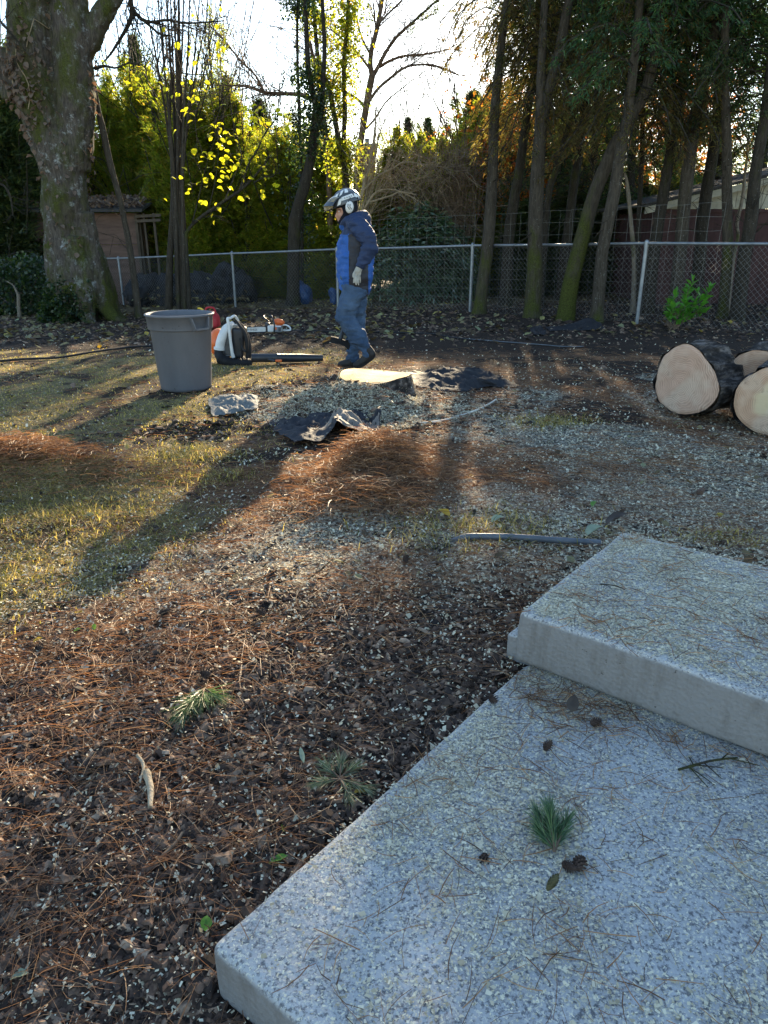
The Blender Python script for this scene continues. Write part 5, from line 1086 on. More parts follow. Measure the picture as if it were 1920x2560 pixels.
def bin_():
    c = gnd(467, 973); root = thing('rubbish_bin', 'large round grey plastic bin standing open on the lawn', 'bin', c); h = .66
    prof = [(0, .0), (.205, .0), (.222, .008), (.226, .03), (.262, h - .135), (.266, h - .130), (.276, h - .128), (.279, h - .12), (.283, h - .022), (.292, h - .020), (.298, h - .010), (.296, h), (.284, h + .003), (.272, h - .006), (.268, h - .05), (.255, h - .13), (.216, .04), (.0, .03)]
    b = lathe(prof, c, 64); a = R(-38)
    part('body', b, M['bin'], root, True)
    for a in (R(-40), R(140)):
        d = np.array([math.cos(a), math.sin(a), 0]); t = np.array([-d[1], d[0], 0]); hb = MB()
        def pt(r, s, z): return c + d * r + t * s + np.array([0, 0, z])
        # frame of the hand hold: two flared cheeks, a lip below, dark pocket behind
        for s in (-1, 1):
            V = [pt(.268, s * .055, h - .128), pt(.318, s * .058, h - .118), pt(.300, s * .082, h - .02), pt(.272, s * .085, h - .02)]; V = V + [v + t * s * .010 for v in V]
            hb.add(V, [[0, 1, 2, 3], [7, 6, 5, 4], [0, 4, 5, 1], [1, 5, 6, 2], [2, 6, 7, 3], [3, 7, 4, 0]])
        V = [pt(.266, -.062, h - .135), pt(.322, -.062, h - .122), pt(.322, .062, h - .122), pt(.266, .062, h - .135)]; V = V + [v + np.array([0, 0, .018]) for v in V]; hb.add(V, [[3, 2, 1, 0], [4, 5, 6, 7], [0, 1, 5, 4], [1, 2, 6, 5], [2, 3, 7, 6], [3, 0, 4, 7]])
        part('handle', hb, M['bin'], root)
    return c
BIN = bin_()
def gas_can():
    c = gnd(529, 822); root = thing('fuel_can', 'red plastic fuel can with a yellow spout behind the grey bin', 'fuel can', c); root.rotation_euler = (0, 0, R(8))
    o = [(-.135, 0), (.135, 0), (.142, .02), (.142, .17), (.125, .21), (.085, .262), (.04, .275), (-.05, .275), (-.095, .25), (-.135, .19), (-.142, .17), (-.142, .02)]
    bm = bmesh.new(); f = bm.faces.new([bm.verts.new((x, -.085, z)) for x, z in o]); r = bmesh.ops.extrude_face_region(bm, geom=[f]); [setattr(v, 'co', v.co + Vector((0, .17, 0))) for v in r['geom'] if isinstance(v, bmesh.types.BMVert)]
    bmesh.ops.recalc_face_normals(bm, faces=bm.faces); bmesh.ops.bevel(bm, geom=[e for e in bm.edges if e.calc_face_angle() > .9], offset=.02, segments=3, affect='EDGES'); part('body', bm_mb(bm), M['red'], root, True, world=False)
    part('handle', tube(spline([(-.07, 0, .262), (-.06, 0, .315), (0, 0, .33), (.06, 0, .315), (.085, 0, .25)], 14), .015, 10), M['red'], root, True, world=False)
    for s in (-.06, .06): part('side_recess', rbox((s, -.083, .10), (.075, .012, .11), .005), M['red'], root, True, world=False)
    part('spout', tube(spline([(-.10, 0, .25), (-.115, 0, .29), (-.15, 0, .315), (-.19, 0, .318)], 10), [.022, .018, .013, .011], 12), M['yellow_pl'], root, True, world=False); part('cap', lathe([(0, .292), (.03, .292), (.032, .262), (.030, .235)], (-.105, 0, 0), 16), M['black_pl'], root, True, world=False)
gas_can()

def blower():
    c = gnd(585, 902); Yb = c[1]; root = thing('leaf_blower', 'orange and white backpack leaf blower with its black tube laid on the grass', 'leaf blower', c)
    def q(a, b, dy=0.0): return at(a, b, Yb + dy)
    px = depth(Yb, .2) / F
    part('engine_cover', ellip(q(545, 855, .0), (.105, .14, .150), (0, .15, 0), 24, 14), M['orange'], root, True)
    sl = MB()
    for k in range(13):
        z = 838 + k * 3.6; box(sl, q(534.5 + abs(k - 6) * .25, z, -.075), (.030, .02, .006), (0, 0, .5))
    part('vent_slot', sl, M['ink'], root, kind='stuff')
    part('fan_housing', ellip(q(567, 862, .0), (.070, .150, .160), (0, .12, 0), 28, 16), M['grey_pl'], root, True)
    part('air_duct', tube(spline([q(583, 812, -.05), q(566, 822, -.12), q(556, 842, -.15), q(551, 858, -.16), q(549, 873, -.16)], 18), [.04, .048, .050, .050, .052], 18), M['white_pl'], root, True)
    part('duct_clamp', tube([q(548.5, 868, -.16), q(548, 874, -.16)], .060, 20), M['white_pl'], root, True)
    gr = MB()
    for k in range(18): box(gr, q(570, 833 + k * 3.1, -.165), (.055, .008, .006))
    part('grille', gr, M['black_pl'], root, kind='stuff'); part('grille_plate', rbox(q(569, 860, -.15), (.06, .02, .26), .006), M['grey_pl'], root, True)
    fr = MB(); merge(fr, tube(spline([q(569, 798, -.15), q(572, 815, -.16), q(576, 850, -.17), q(580, 880, -.17), q(583, 893, -.16)], 14), [.016, .018, .017, .018, .024], 10)); part('frame_bar', fr, M['white_pl'], root, True)
    part('carry_handle', tube(spline([q(569, 802, -.14), q(569, 796, -.14), q(577, 795, -.12), q(584, 790, -.10), q(590, 793, -.08), q(597, 806, -.05), q(592, 813, -.06), q(580, 813, -.12)], 22), .014, 10), M['white_pl'], root, True)
    bp = MB(); merge(bp, rbox(q(598, 855, .0), (.14, .26, .33), .04, (0, .10, 0), 4)); part('back_plate', bp, M['black_pl'], root, True)
    part('back_pad', tube(spline([q(594, 805, -.1), q(606, 820, -.1), q(617, 845, -.1), q(621, 870, -.1), q(621, 896, -.1)], 16), [.02, .03, .034, .034, .03], 12), M['black_rub'], root, True)
    part('shoulder_strap', tube(spline([q(589, 800, -.16), q(600, 815, -.2), q(612, 832, -.22), q(618, 855, -.22), q(616, 878, -.2), q(606, 870, -.18), q(600, 845, -.17)], 24), [.012, .016, .018, .018, .014, .012, .010], 8), M['black_rub'], root, True)
    part('base_foot', rbox(q(590, 900, -.02), (.30, .22, .03), .012), M['black_pl'], root, True)
    part('white_foot', tube(spline([q(541, 893, -.16), q(549, 907, -.18), q(560, 913, -.18), q(574, 914, -.15)], 10), [.014, .02, .018, .012], 10), M['grey_pl'], root, True)
    pth = spline([q(548, 872, -.16), q(547, 884, -.17), q(553, 897, -.20), q(566, 905, -.23), q(585, 909, -.24), q(610, 909, -.24), q(631, 910, -.24)], 60)
    rr = np.full(60, .050); rr[20:60] += .012 * np.cos(np.arange(40) * math.pi) ; part('flexible_hose', tube(pth, rr, 18), M['black_rub'], root, True)
    e0, e1 = q(630, 910, -.24), q(808, 910, -.15); e0[2] = max(e0[2], .055); e1[2] = .05 + float(G0(e1[0], e1[1])); L_ = e1 - e0
    part('blower_tube', tube([e0, e0 + L_ * .34, e0 + L_ * .345, e0 + L_ * .36, e0 + L_ * .365, e0 + L_ * .72, e0 + L_ * .725, e1 - L_ * .01, e1], [.047, .047, .050, .050, .046, .045, .043, .035, .036], 20), M['black_pl'], root, True)
    part('tube_grip', tube(spline([e0 + L_ * .18, e0 + L_ * .26 + [0, -.05, -.01], e0 + L_ * .34 + [0, -.09, -.02]], 8), .013, 8), M['black_pl'], root, True); part('throttle_trigger', rbox(e0 + L_ * .39 + np.array([0, -.09, -.015]), (.07, .03, .025), .008), M['orange'], root, True)
    part('cable', tube(spline([q(545, 892, -.2), q(560, 917, -.3), q(600, 922, -.32), q(640, 918, -.32), q(675, 913, -.3)], 18), .004, 5), M['black_rub'], root, True)
    pc = q(604, 806, .45); root = thing('tool_pouch', 'dark tool pouch with a grey flap lying behind the leaf blower', 'pouch', (pc[0], pc[1], float(G(pc[0], pc[1]))))
    gz = root.location[2]; part('body', ellip((pc[0], pc[1], gz + .09), (.065, .05, .11), (0, .35, 0), 14, 9), M['black_rub'], root, True); part('flap', ellip((pc[0] - .035, pc[1] - .03, gz + .15), (.045, .035, .045), (0, .5, 0), 12, 8), M['grey_pl'], root, True)
blower()

def text_mesh(s, size, depth_=.0008):
    cu = bpy.data.curves.new('t', 'FONT'); cu.body = s; cu.size = size; cu.align_x = 'CENTER'; cu.align_y = 'CENTER'; cu.extrude = depth_; cu.resolution_u = 3
    o = bpy.data.objects.new('t', cu); COL.objects.link(o); dg = bpy.context.evaluated_depsgraph_get(); me = bpy.data.meshes.new_from_object(o.evaluated_get(dg)); bpy.data.objects.remove(o); me.name = 'lettering'; me.materials.clear(); me.materials.append(M['ink']); return me
def chainsaw():
    c = gnd(690, 834); Yb = c[1]; root = thing('chainsaw', 'orange and white chainsaw resting on the mulch with its bar pointing left', 'chainsaw', c)
    def q(a, b, dy=0.0): return at(a, b, Yb + dy)
    k = depth(Yb, .1) / F
    a, b = q(600, 825, -.06), q(664, 823, -.06); hb = .034; L_ = np.linalg.norm(b - a)
    prof = [(0, .0), (.012, .022), (.035, .031), (L_ * .5, .036), (L_, .034)]; V = []
    for s in (-1, 1):
        V += [(a[0] + x, a[1] + s * .003, a[2] + (b[2] - a[2]) * x / L_ + z) for x, z in prof] + [(a[0] + x, a[1] + s * .003, a[2] + (b[2] - a[2]) * x / L_ - z) for x, z in prof[::-1]]
    m = 10; mb = MB(); V = np.array(V); mb.add(V, [[0, 1, 8, 9], [1, 2, 7, 8], [2, 3, 6, 7], [3, 4, 5, 6], [19, 18, 11, 10], [18, 17, 12, 11], [17, 16, 13, 12], [16, 15, 14, 13]]); mb.add(V, [[i, i + 10, (i + 1) % 10 + 10, (i + 1) % 10] for i in range(10)])
    bar = part('guide_bar', mb, M['steel'], root)
    ring = list(V[:10] + np.array([0, .003, 0])); part('chain', merge(MB(), tube(spline(ring, 60), .0055, 5, False)), M['black_pl'], root)
    for s, dx, sz in (('STIHL', .205, .042), ('Rollomatic', .105, .026)):
        o = link('lettering', text_mesh(s, sz), root); p = a + (b - a) * (dx / L_) - np.array(c); o.location = (p[0], p[1] - .0045, p[2]); o.rotation_euler = (R(90), R(180), 0); o.parent = root
    part('engine_body', rbox(q(688, 821, 0), (.21, .15, .095), .02, (0, .03, 0), 3), M['white_pl'], root, True); part('bar_cover', rbox(q(694, 824, -.085), (.10, .03, .075), .012), M['grey_pl'], root, True); part('side_badge', rbox(q(689, 821, -.106), (.030, .008, .034), .004), M['orange'], root, True)
    for i in range(5): part('cooling_fin', box(MB(), q(696 + i * 1.8, 823, -.103), (.003, .006, .055)), M['ink'], root)
    part('top_cover', ellip(q(697, 805, 0), (.088, .068, .050), (0, .12, 0), 20, 12), M['orange'], root, True); part('filter_cap', rbox(q(694, 804, -.055), (.045, .012, .012), .004), M['white_pl'], root, True)
    part('muffler', rbox(q(669, 812, 0), (.07, .12, .07), .015), M['black_pl'], root, True)
    part('front_handle', tube(spline([q(672, 792, .07), q(678, 789, .02), q(681, 794, -.07), q(685, 806, -.10), q(686, 820, -.11), q(685, 833, -.09)], 22), .012, 10), M['black_pl'], root, True)
    part('hand_guard', tube(spline([q(661, 789, .05), q(659, 792, -.02), q(663, 797, -.06), q(671, 803, -.07)], 12), [.010, .012, .012, .014], 8), M['black_pl'], root, True)
    part('rear_handle', tube(spline([q(707, 812, 0), q(716, 813, -.01), q(724, 818, -.01), q(726, 825, -.01), q(718, 826, -.01), q(708, 826, 0)], 18), [.014, .012, .013, .013, .012, .014], 10), M['white_pl'], root, True)
    part('starter_spring', lathe([(0, 0), (.018, 0), (.018, .012), (0, .012)], q(706, 818, -.09), 12), M['black_pl'], root)
chainsaw()

# ------------------------------------------------------------------ cut wood
def wood_mat(name, c1, c2, heart, hr, scale=55, wob=.08):
    g = NT(name); o = g.n('TexCoord').outputs['Object']; d = g.n('SeparateXYZ', {0: o}); y_, z_ = d.outputs[1], d.outputs[2]
    nw = g.noise(o, 3.2, 3, .5); r = g.math('SQRT', g.math('ADD', g.math('MULTIPLY', y_, y_), g.math('MULTIPLY', z_, z_))); r2 = g.math('ADD', r, g.math('MULTIPLY', g.math('SUBTRACT', nw, .5), wob * 2.6))
    r2 = g.math('ADD', r2, g.math('MULTIPLY', g.math('SUBTRACT', g.noise(o, 14, 3, .5), .5), .016))
    s = g.math('SINE', g.math('MULTIPLY', r2, scale * 7.4)); s2 = g.math('SINE', g.math('ADD', g.math('MULTIPLY', r2, scale * .9), g.math('MULTIPLY', nw, 7.0)))
    fade = g.ramp(g.noise(o, 5.5, 4, .6), [(.38, (.3, .3, .3)), (.62, (1, 1, 1))])
    col = g.mix(g.math('MULTIPLY', g.math('ADD', g.math('MULTIPLY', s, .5), .5), fade), c1, [x * .5 for x in c2])
    col = g.mix(g.math('MULTIPLY', g.math('ADD', s2, 1.0), .13), col, [x * .72 for x in c2])
    col = g.mix(g.ramp(r2, [(hr, (1, 1, 1)), (hr + .04, (0, 0, 0))]), col, heart, 'MIX') if heart else col
    saw = g.noise(g.n('Mapping', {'Vector': o, 'Rotation': (R(35), 0, 0), 'Scale': (1, 3, 70)}).outputs[0], 3.0, 4, .6)
    col = g.mix(g.math('MULTIPLY', saw, .32), col, [x * .6 for x in c2])
    an = g.n('Math', operation='ARCTAN2'); g.l(z_, an.inputs[0]); g.l(y_, an.inputs[1])
    cr = g.noise(g.n('CombineXYZ', {0: g.math('MULTIPLY', an.outputs[0], 7.0), 1: g.math('MULTIPLY', r, 3.0), 2: 0.0}).outputs[0], 1.6, 6, .8)
    col = g.mix(g.ramp(cr, [(.30, (.8, .8, .8)), (.34, (0, 0, 0))]), col, (.10, .06, .04))
    col = g.mix(g.ramp(g.noise(o, 4.0, 3), [(.45, (0, 0, 0)), (.6, (.35, .35, .35))]), col, (.66, .54, .42))
    dirt = g.noise(o, 7, 8, .75); col = g.mix(g.ramp(dirt, [(.60, (0, 0, 0)), (.74, (.7, .7, .7))]), col, (.12, .07, .05))
    return g.bsdf(col, .8, .25, 0, g.math('ADD', saw, g.math('MULTIPLY', s, .12)), .5, .006)
M['wood1'] = wood_mat('pink_pine_end_grain', (.58, .385, .285), (.48, .30, .205), None, 0, 62)
M['wood2'] = wood_mat('yellow_pine_end_grain', (.60, .38, .25), (.48, .28, .17), (.60, .48, .30), .12, 70)
M['wood3'] = wood_mat('brown_pine_end_grain', (.46, .29, .19), (.34, .20, .13), None, 0, 62)
M['logbark'] = mat_noise('furrowed_pine_bark', [(.32, (.008, .007, .007)), (.5, (.05, .042, .037)), (.64, (.19, .16, .14))], 20, .95, .15, 1.0, .015, mscale=(.35, 1, 1))
def log(label, cx, cy, cz, az, rad, L, seed, wm, tilt=0.0, pith=(0, 0)):
    root = thing('pine_log', label, 'log', (cx, cy, cz), 'sawn pine logs lying at the right'); root.rotation_euler = (0, tilt, R(90) - az)
    n = 72; a = np.linspace(0, 2 * math.pi, n, endpoint=False)
    out = rad * (1 + .22 * (vnoise(np.cos(a) * 1.1 + seed, np.sin(a) * 1.1, None, seed) - .5) * 2 + .05 * (vnoise(np.cos(a) * 4, np.sin(a) * 4 + seed, None, seed + 2) - .5))
    m = 26; xs_ = np.linspace(0, L, m); V = []
    for i, x in enumerate(xs_):
        fr = (fbm(np.full(n, x * 2.2), np.cos(a) * rad * 9 + seed, np.sin(a) * rad * 9, s=1.6, o=4, seed=seed) - .5)
        rr = out * 1.0 + rad * .05 + fr * .13 * (1 if 0 < i < m - 1 else .5)
        V += [(x, c * r, s * r) for c, s, r in zip(np.cos(a), np.sin(a), rr)]
    j = np.arange(n); k = (j + 1) % n; part('bark', MB().add(V, np.concatenate([np.stack([i * n + j, (i + 1) * n + j, (i + 1) * n + k, i * n + k], 1) for i in range(m - 1)])), M['logbark'], root, world=False)
    for x, nm in ((-.004, 'cut_face'), (L + .004, 'rear_face')):
        V = [(x, pith[0], pith[1])]; q = []; rs = (.34, .67, .92, 1.0)
        for t, f in enumerate(rs): V += [(x + (0 if f < .95 else (.010 if x < 0 else -.010)), pith[0] * (1 - f) + c * r * f, pith[1] * (1 - f) + s * r * f) for c, s, r in zip(np.cos(a), np.sin(a), out * 1.0 + rad * .01)]
        mb = MB(); mb.v.append(np.array(V)); mb.n = len(V); mb.f.append((np.stack([np.zeros(n, int), 1 + k, 1 + j], 1), 0)); mb.f.append((np.concatenate([np.stack([1 + t * n + j, 1 + t * n + k, 1 + (t + 1) * n + k, 1 + (t + 1) * n + j], 1) for t in range(3)]), 0))
        part(nm, mb, wm, root, world=False)
    return root
p = gnd(1684, 1050); log('upright oval pine log with a pinkish ringed cut face, leftmost of the logs', p[0] + .03, p[1] + .04, p[2] + .265, R(57), .262, .34, 3, M['wood1'], 0, (.02, .02))
p = gnd(1898, 1098); log('nearest pine log, yellow hearted, cut off by the right edge', p[0] + .10, p[1] + .02, p[2] + .255, R(38), .262, .95, 11, M['wood2'])
p = gnd(1858, 1060); log('brown faced pine log lying half behind the yellow hearted log', p[0] + .08, p[1] + .06, p[2] + .25, R(40), .25, .9, 19, M['wood3'])
p = at(1950, 890, 6.6); log('small end of a log just showing at the right edge above the others', p[0] + .05, p[1], float(G0(p[0], p[1])) + .18, R(60), .20, .6, 25, M['wood1'])

def stump():
    top = .215; c = np.array([STUMP[0], STUMP[1], 0.]); root = thing('tree_stump', 'freshly cut tree stump with a sunlit yellow top amid sawdust', 'stump', c)
    n = 80; a = np.linspace(0, 2 * math.pi, n, endpoint=False); o = 1 + .14 * (vnoise(np.cos(a) * 1.4 + 3, np.sin(a) * 1.4, None, 4) - .5) * 2
    rx, ry = .30, .335; V = []; prof = [(1.0, top), (1.03, top - .004), (1.05, top - .02), (1.09, top - .07), (1.18, .09), (1.38, .03), (1.75, -.08)]
    for f, z in prof:
        nz = (fbm(np.cos(a) * 3 + 2, np.sin(a) * 3, np.full(n, z * 6), s=2.5, o=4, seed=12) - .5) * (.0 if f == 1 else .10)
        V += [(c[0] + math.cos(t) * rx * (oo * f + q), c[1] + math.sin(t) * ry * (oo * f + q), z + (0.012 * math.cos(t * 2 + 1) if f < 1.04 else 0)) for t, oo, q in zip(a, o, nz)]
    j = np.arange(n); k = (j + 1) % n; part('bark_flare', MB().add(V, np.concatenate([np.stack([i * n + k, i * n + j, (i + 1) * n + j, (i + 1) * n + k], 1) for i in range(len(prof) - 1)])), M['logbark'], root, True)
    fr = link('cut_top', None, None) if False else None
    V = [(0, 0, 0)]; 
    for f in (.3, .6, .85, .985): V += [(math.cos(t) * rx * oo * f, math.sin(t) * ry * oo * f, .012 * math.cos(t * 2 + 1) * f + .004 * math.sin(f * 40 + t)) for t, oo in zip(a, o)]
    V = np.array(V)[:, [2, 0, 1]]          # local x is the trunk axis so that the ring material works
    mb = MB(); mb.v.append(V); mb.n = len(V); mb.f.append((np.stack([np.zeros(n, int), 1 + j, 1 + k], 1), 0)); mb.f.append((np.concatenate([np.stack([1 + t * n + k, 1 + t * n + j, 1 + (t + 1) * n + j, 1 + (t + 1) * n + k], 1) for t in range(3)]), 0))
    o2 = part('cut_face', mb, M['wood_stump'], root, world=False); o2.location = (0, 0, top + .002); o2.rotation_euler = Matrix(((0, 1, 0), (0, 0, 1), (1, 0, 0))).to_euler()
    m = 5200; t = rng.random(m) * 6.283; f = rng.uniform(1.03, 1.65, m); zz = np.interp(f, [1.03, 1.05, 1.09, 1.18, 1.38, 1.75], [top, top - .02, top - .07, .09, .03, -.08]); oo = 1 + .14 * (vnoise(np.cos(t) * 1.4 + 3, np.sin(t) * 1.4, None, 4) - .5) * 2
    P = np.stack([c[0] + np.cos(t) * rx * oo * f, c[1] + np.sin(t) * ry * oo * f, zz + .012], 1); kk = (rng.random(m) < np.where(np.cos(t) < .35, .95, .18)) & (P[:, 2] > G(P[:, 0], P[:, 1]) - .01) & (fbm(P[:, 0], P[:, 1], P[:, 2], s=9, o=2, seed=3) > .36); P = P[kk]
    part('sawdust_coat', flakes(P, rng.uniform(.007, .017, len(P)), tilt=.8), M['flake'], root, kind='stuff')
M['wood_stump'] = wood_mat('stump_end_grain', (.50, .35, .13), (.40, .26, .09), None, 0, 60)
stump()

# ------------------------------------------------------------------ landscape fabric, hoses, cord
def fabric_mat(name, c1, c2, dust, amt, bs=40):
    g = NT(name); o = g.n('TexCoord').outputs['Object']; n = g.noise(o, 9, 8, .75); f = g.noise(o, 60, 4)
    col = g.mix(f, c1, c2); col = g.mix(g.ramp(g.math('ADD', g.math('MULTIPLY', n, .75), g.math('MULTIPLY', f, .25)), [(.62 - amt, (0, 0, 0)), (.68 - amt, (1, 1, 1))]), col, dust)
    return g.bsdf(col, .75, .3, 0, n, .5, .02)
M['fab_black'] = fabric_mat('black_landscape_fabric', (.010, .010, .012), (.026, .026, .030), (.16, .14, .11), -.05)
M['fab_dusty'] = fabric_mat('dusty_landscape_fabric', (.012, .012, .015), (.035, .035, .042), (.34, .29, .20), .02)
M['fab_tan'] = fabric_mat('fabric_underside', (.12, .105, .09), (.22, .19, .16), (.05, .045, .04), .0)
M['fab_grey'] = fabric_mat('grey_fabric', (.085, .09, .085), (.17, .175, .165), (.34, .31, .25), .05)
def cloth(label, corners, mats, amp=.05, nx=46, ny=30, seed=1, fs=5.0, lift=.01, base=.0, name='landscape_fabric', foldfn=None, edge=.06, mfn=None, hump=0.0):
    c = [gnd(*q)[:2] for q in corners]; u, v = np.meshgrid(np.linspace(0, 1, nx), np.linspace(0, 1, ny)); u0, v0 = u.copy(), v.copy()
    u = u + (fbm(v0 * 3, u0 * 3, s=2, o=3, seed=seed + 5) - .5) * edge * 2; v = v + (fbm(u0 * 3 + 4, v0 * 3, s=2, o=3, seed=seed + 6) - .5) * edge * 3
    X = ((1 - u) * (1 - v))[..., None] * c[0] + (u * (1 - v))[..., None] * c[1] + (u * v)[..., None] * c[2] + ((1 - u) * v)[..., None] * c[3]; x, y = X[..., 0], X[..., 1]
    r1 = 1 - np.abs(fbm(x, y * 1.6, s=fs, o=3, seed=seed) - .5) * 4; r2 = 1 - np.abs(fbm(x + y, y - x * .5, s=fs * 2.1, o=2, seed=seed + 1) - .5) * 4
    ed = np.minimum.reduce([u0, 1 - u0, v0, 1 - v0]); z = G(x, y) + lift + amp * (np.clip(r1, 0, 1) ** 2 * .8 + np.clip(r2, 0, 1) ** 2 * .4) * (.25 + .75 * S(ed, 0, .18)) + hump * np.sin(np.pi * u0) * np.sin(np.pi * v0) ** .6
    if foldfn is not None: z = z + foldfn(u0, v0)
    V = np.stack([x, y, z], -1).reshape(-1, 3); V2 = V - np.array([0, 0, .004]); i, j = np.meshgrid(np.arange(ny - 1), np.arange(nx - 1), indexing='ij'); q = (i * nx + j).ravel()
    f = np.stack([q, q + nx, q + nx + 1, q + 1], 1); mi = np.zeros(len(f), int) if mfn is None else mfn(u0[:-1, :-1].ravel(), v0[:-1, :-1].ravel(), V[q]).astype(int)
    mb = MB(); mb.add(V, f[mi == 0], 0)
    if (mi == 1).any(): mb.add(V, f[mi == 1], 1)
    mb.add(V2, f[:, ::-1], 0)
    b = np.concatenate([np.arange(nx), np.arange(nx - 1, nx * ny, nx)[1:], np.arange(nx * ny - 1, nx * (ny - 1) - 1, -1)[1:], np.arange(nx * (ny - 1), -1, -nx)[1:]]); N = nx * ny; mb.add(np.vstack([V, V2]), np.stack([b[:-1], b[1:], b[1:] + N, b[:-1] + N], 1), 0)
    o = V.mean(0); o[2] = float(G(o[0], o[1])); return single(name, mb, mats, label, 'fabric sheet', True, 'pieces of landscape fabric round the stump', None, o)
cloth('crumpled dark fabric sheet with tan folded edge just in front of the stump', [(668, 1056), (925, 1046), (915, 1092), (735, 1124)], [M['fab_dusty'], M['fab_tan']], .055, 60, 34, 2, 4.5, edge=.07, foldfn=lambda u, v: .10 * np.exp(-((u - .8 + .2 * v) / .16) ** 2) * S(v, .1, .5) + .03 * S(v, .6, 1), mfn=lambda u, v, P: (u > .52 + .12 * np.sin(v * 9)) & (v > .40))
cloth('small standing fold of dark fabric beside the sunlit needle heap', [(900, 1066), (950, 1056), (953, 1082), (905, 1085)], [M['fab_black'], M['fab_tan']], .04, 20, 16, 5, 7, edge=.1, foldfn=lambda u, v: .11 * S(u, .3, 1) * S(-v, -.8, -.2), mfn=lambda u, v, P: (u > .2) & (u < .9) & (v > .35))
cloth('dusty grey fabric sheet left of the stump, flat on the grass', [(518, 1010), (645, 1000), (646, 1036), (535, 1052)], [M['fab_grey'], M['fab_black']], .035, 50, 30, 9, 6, edge=.05, lift=.03, hump=.03)
cloth('long bunched black fabric behind the stump on its right', [(985, 936), (1200, 926), (1312, 968), (1075, 986)], [M['fab_black'], M['fab_dusty']], .065, 70, 34, 14, 3.2, edge=.08, hump=.035)
cloth('flat black sheet at the foot of the leaning trunks by the fence', [(1365, 819), (1498, 812), (1515, 826), (1370, 830)], [M['fab_black'], M['fab_dusty']], .05, 40, 20, 21, 3, edge=.04, foldfn=lambda u, v: .10 * np.exp(-((u - .75) / .2) ** 2) * S(-v, -.8, 0))
cloth('small crumpled black scrap left of the flat black sheet by the fence', [(1322, 822), (1352, 818), (1368, 838), (1338, 842)], [M['fab_black'], M['fab_dusty']], .06, 20, 14, 27, 4, edge=.08)
def line(label, pts, r, mat, name, cat, dz=0, n=60, taper=None):
    P = spline([gnd(*q) for q in pts], n); P[:, 2] = G(P[:, 0], P[:, 1]) + r * .7 + dz
    if taper is not None: P[:, 2] -= taper * (1 - S(np.linspace(0, 1, n), 0, .25))
    return single(name, tube(P, r, 10), mat, label, cat, True, origin=P[0])
M['cordw'] = mat_noise('off_white_cord', [(.3, (.45, .42, .36)), (.7, (.66, .62, .52))], 30, .7, .3, .1)
M['pipe'] = mat_noise('grey_pipe', [(.3, (.06, .07, .08)), (.7, (.13, .14, .155))], 14, .5, .45, .08)
line('white cord curving over the ground from the stump to the black fabric', [(1045, 1061), (1100, 1054), (1150, 1044), (1200, 1027), (1240, 1004)], .008, M['cordw'], 'cord', 'cord', .008)
line('black garden hose crossing behind the worker', [(640, 824), (720, 828), (860, 830), (980, 833), (1090, 840), (1180, 852)], .011, M['black_rub'], 'garden_hose', 'hose', .01)
line('thin grey hose running over the mulch toward the right grove', [(1080, 838), (1180, 850), (1320, 862), (1460, 868)], .007, M['pipe'], 'garden_hose', 'hose', .01)
line('dark hose lying on the mulch at the left edge', [(-60, 912), (60, 901), (160, 894), (240, 884), (330, 872), (380, 868)], .013, M['black_rub'], 'garden_hose', 'hose', .012)
line('grey plastic pipe poking out beside the upper concrete step', [(1118, 1354), (1180, 1354), (1300, 1357), (1400, 1364), (1500, 1370)], .0145, M['pipe'], 'pipe', 'pipe', .012, taper=.03)
# dark heap, tarpaulin behind the fence
p = at(490, 700, 19.6); gz = float(G0(p[0], p[1])); rt = thing('covered_heap', 'long heap under black sheeting behind the fence left of the worker', 'heap', (p[0], p[1], gz)); hb = MB()
for dx, hh, ww in ((-1.3, .45, .6), (-.6, .52, .62), (.1, .55, .6), (.75, .78, .42), (1.1, .5, .4)): merge(hb, ellip((p[0] + dx, p[1] + .1, gz + .25), (ww, .5, hh), None, 20, 12))
fuse('sheet', hb, .04, [M['black_rub']], rt, 1, lambda c: (fbm(c[:, 0], c[:, 1], c[:, 2], s=3.5, o=5, seed=3) - .5) * .55)
n = 500; xx = p[0] - 1.6 + 3.0 * rng.random(n); yy_ = p[1] - .45 + .6 * rng.random(n); part('leaf_debris', leafquads(np.stack([xx, yy_, gz + .15 + .5 * rng.random(n) * S(yy_, p[1] - .5, p[1])], 1), rng.uniform(.06, .13, n), .8), M['litter_leaf'], rt, kind='stuff')
M['tarp'] = mat_noise('blue_tarpaulin', [(.3, (.012, .035, .10)), (.7, (.03, .075, .19))], 5, .5, .4, .3)
for lab, px, py, Yd, sz in (('blue tarpaulin bundle behind the fence left of the worker', 755, 722, 17.9, (.26, .3, .28)), ('small blue bundle behind the fence close to the jacket of the worker', 832, 690, 17.4, (.10, .14, .20))):
    p = at(px, py, Yd); gz = float(G0(p[0], p[1])); rt = thing('tarpaulin', lab, 'tarpaulin', (p[0], p[1], gz), 'blue bundles behind the fence'); hb = ellip((p[0], p[1], gz + sz[2] * .7), sz, None, 16, 10); merge(hb, ellip((p[0] - sz[0] * .4, p[1], gz + sz[2] * 1.3), (sz[0] * .5, sz[1] * .5, sz[2] * .7), None, 14, 8))
    fuse('sheet', hb, .04, [M['tarp']], rt, 2, lambda c: (fbm(c[:, 0], c[:, 1], c[:, 2], s=7, o=4, seed=3) - .5) * .16)

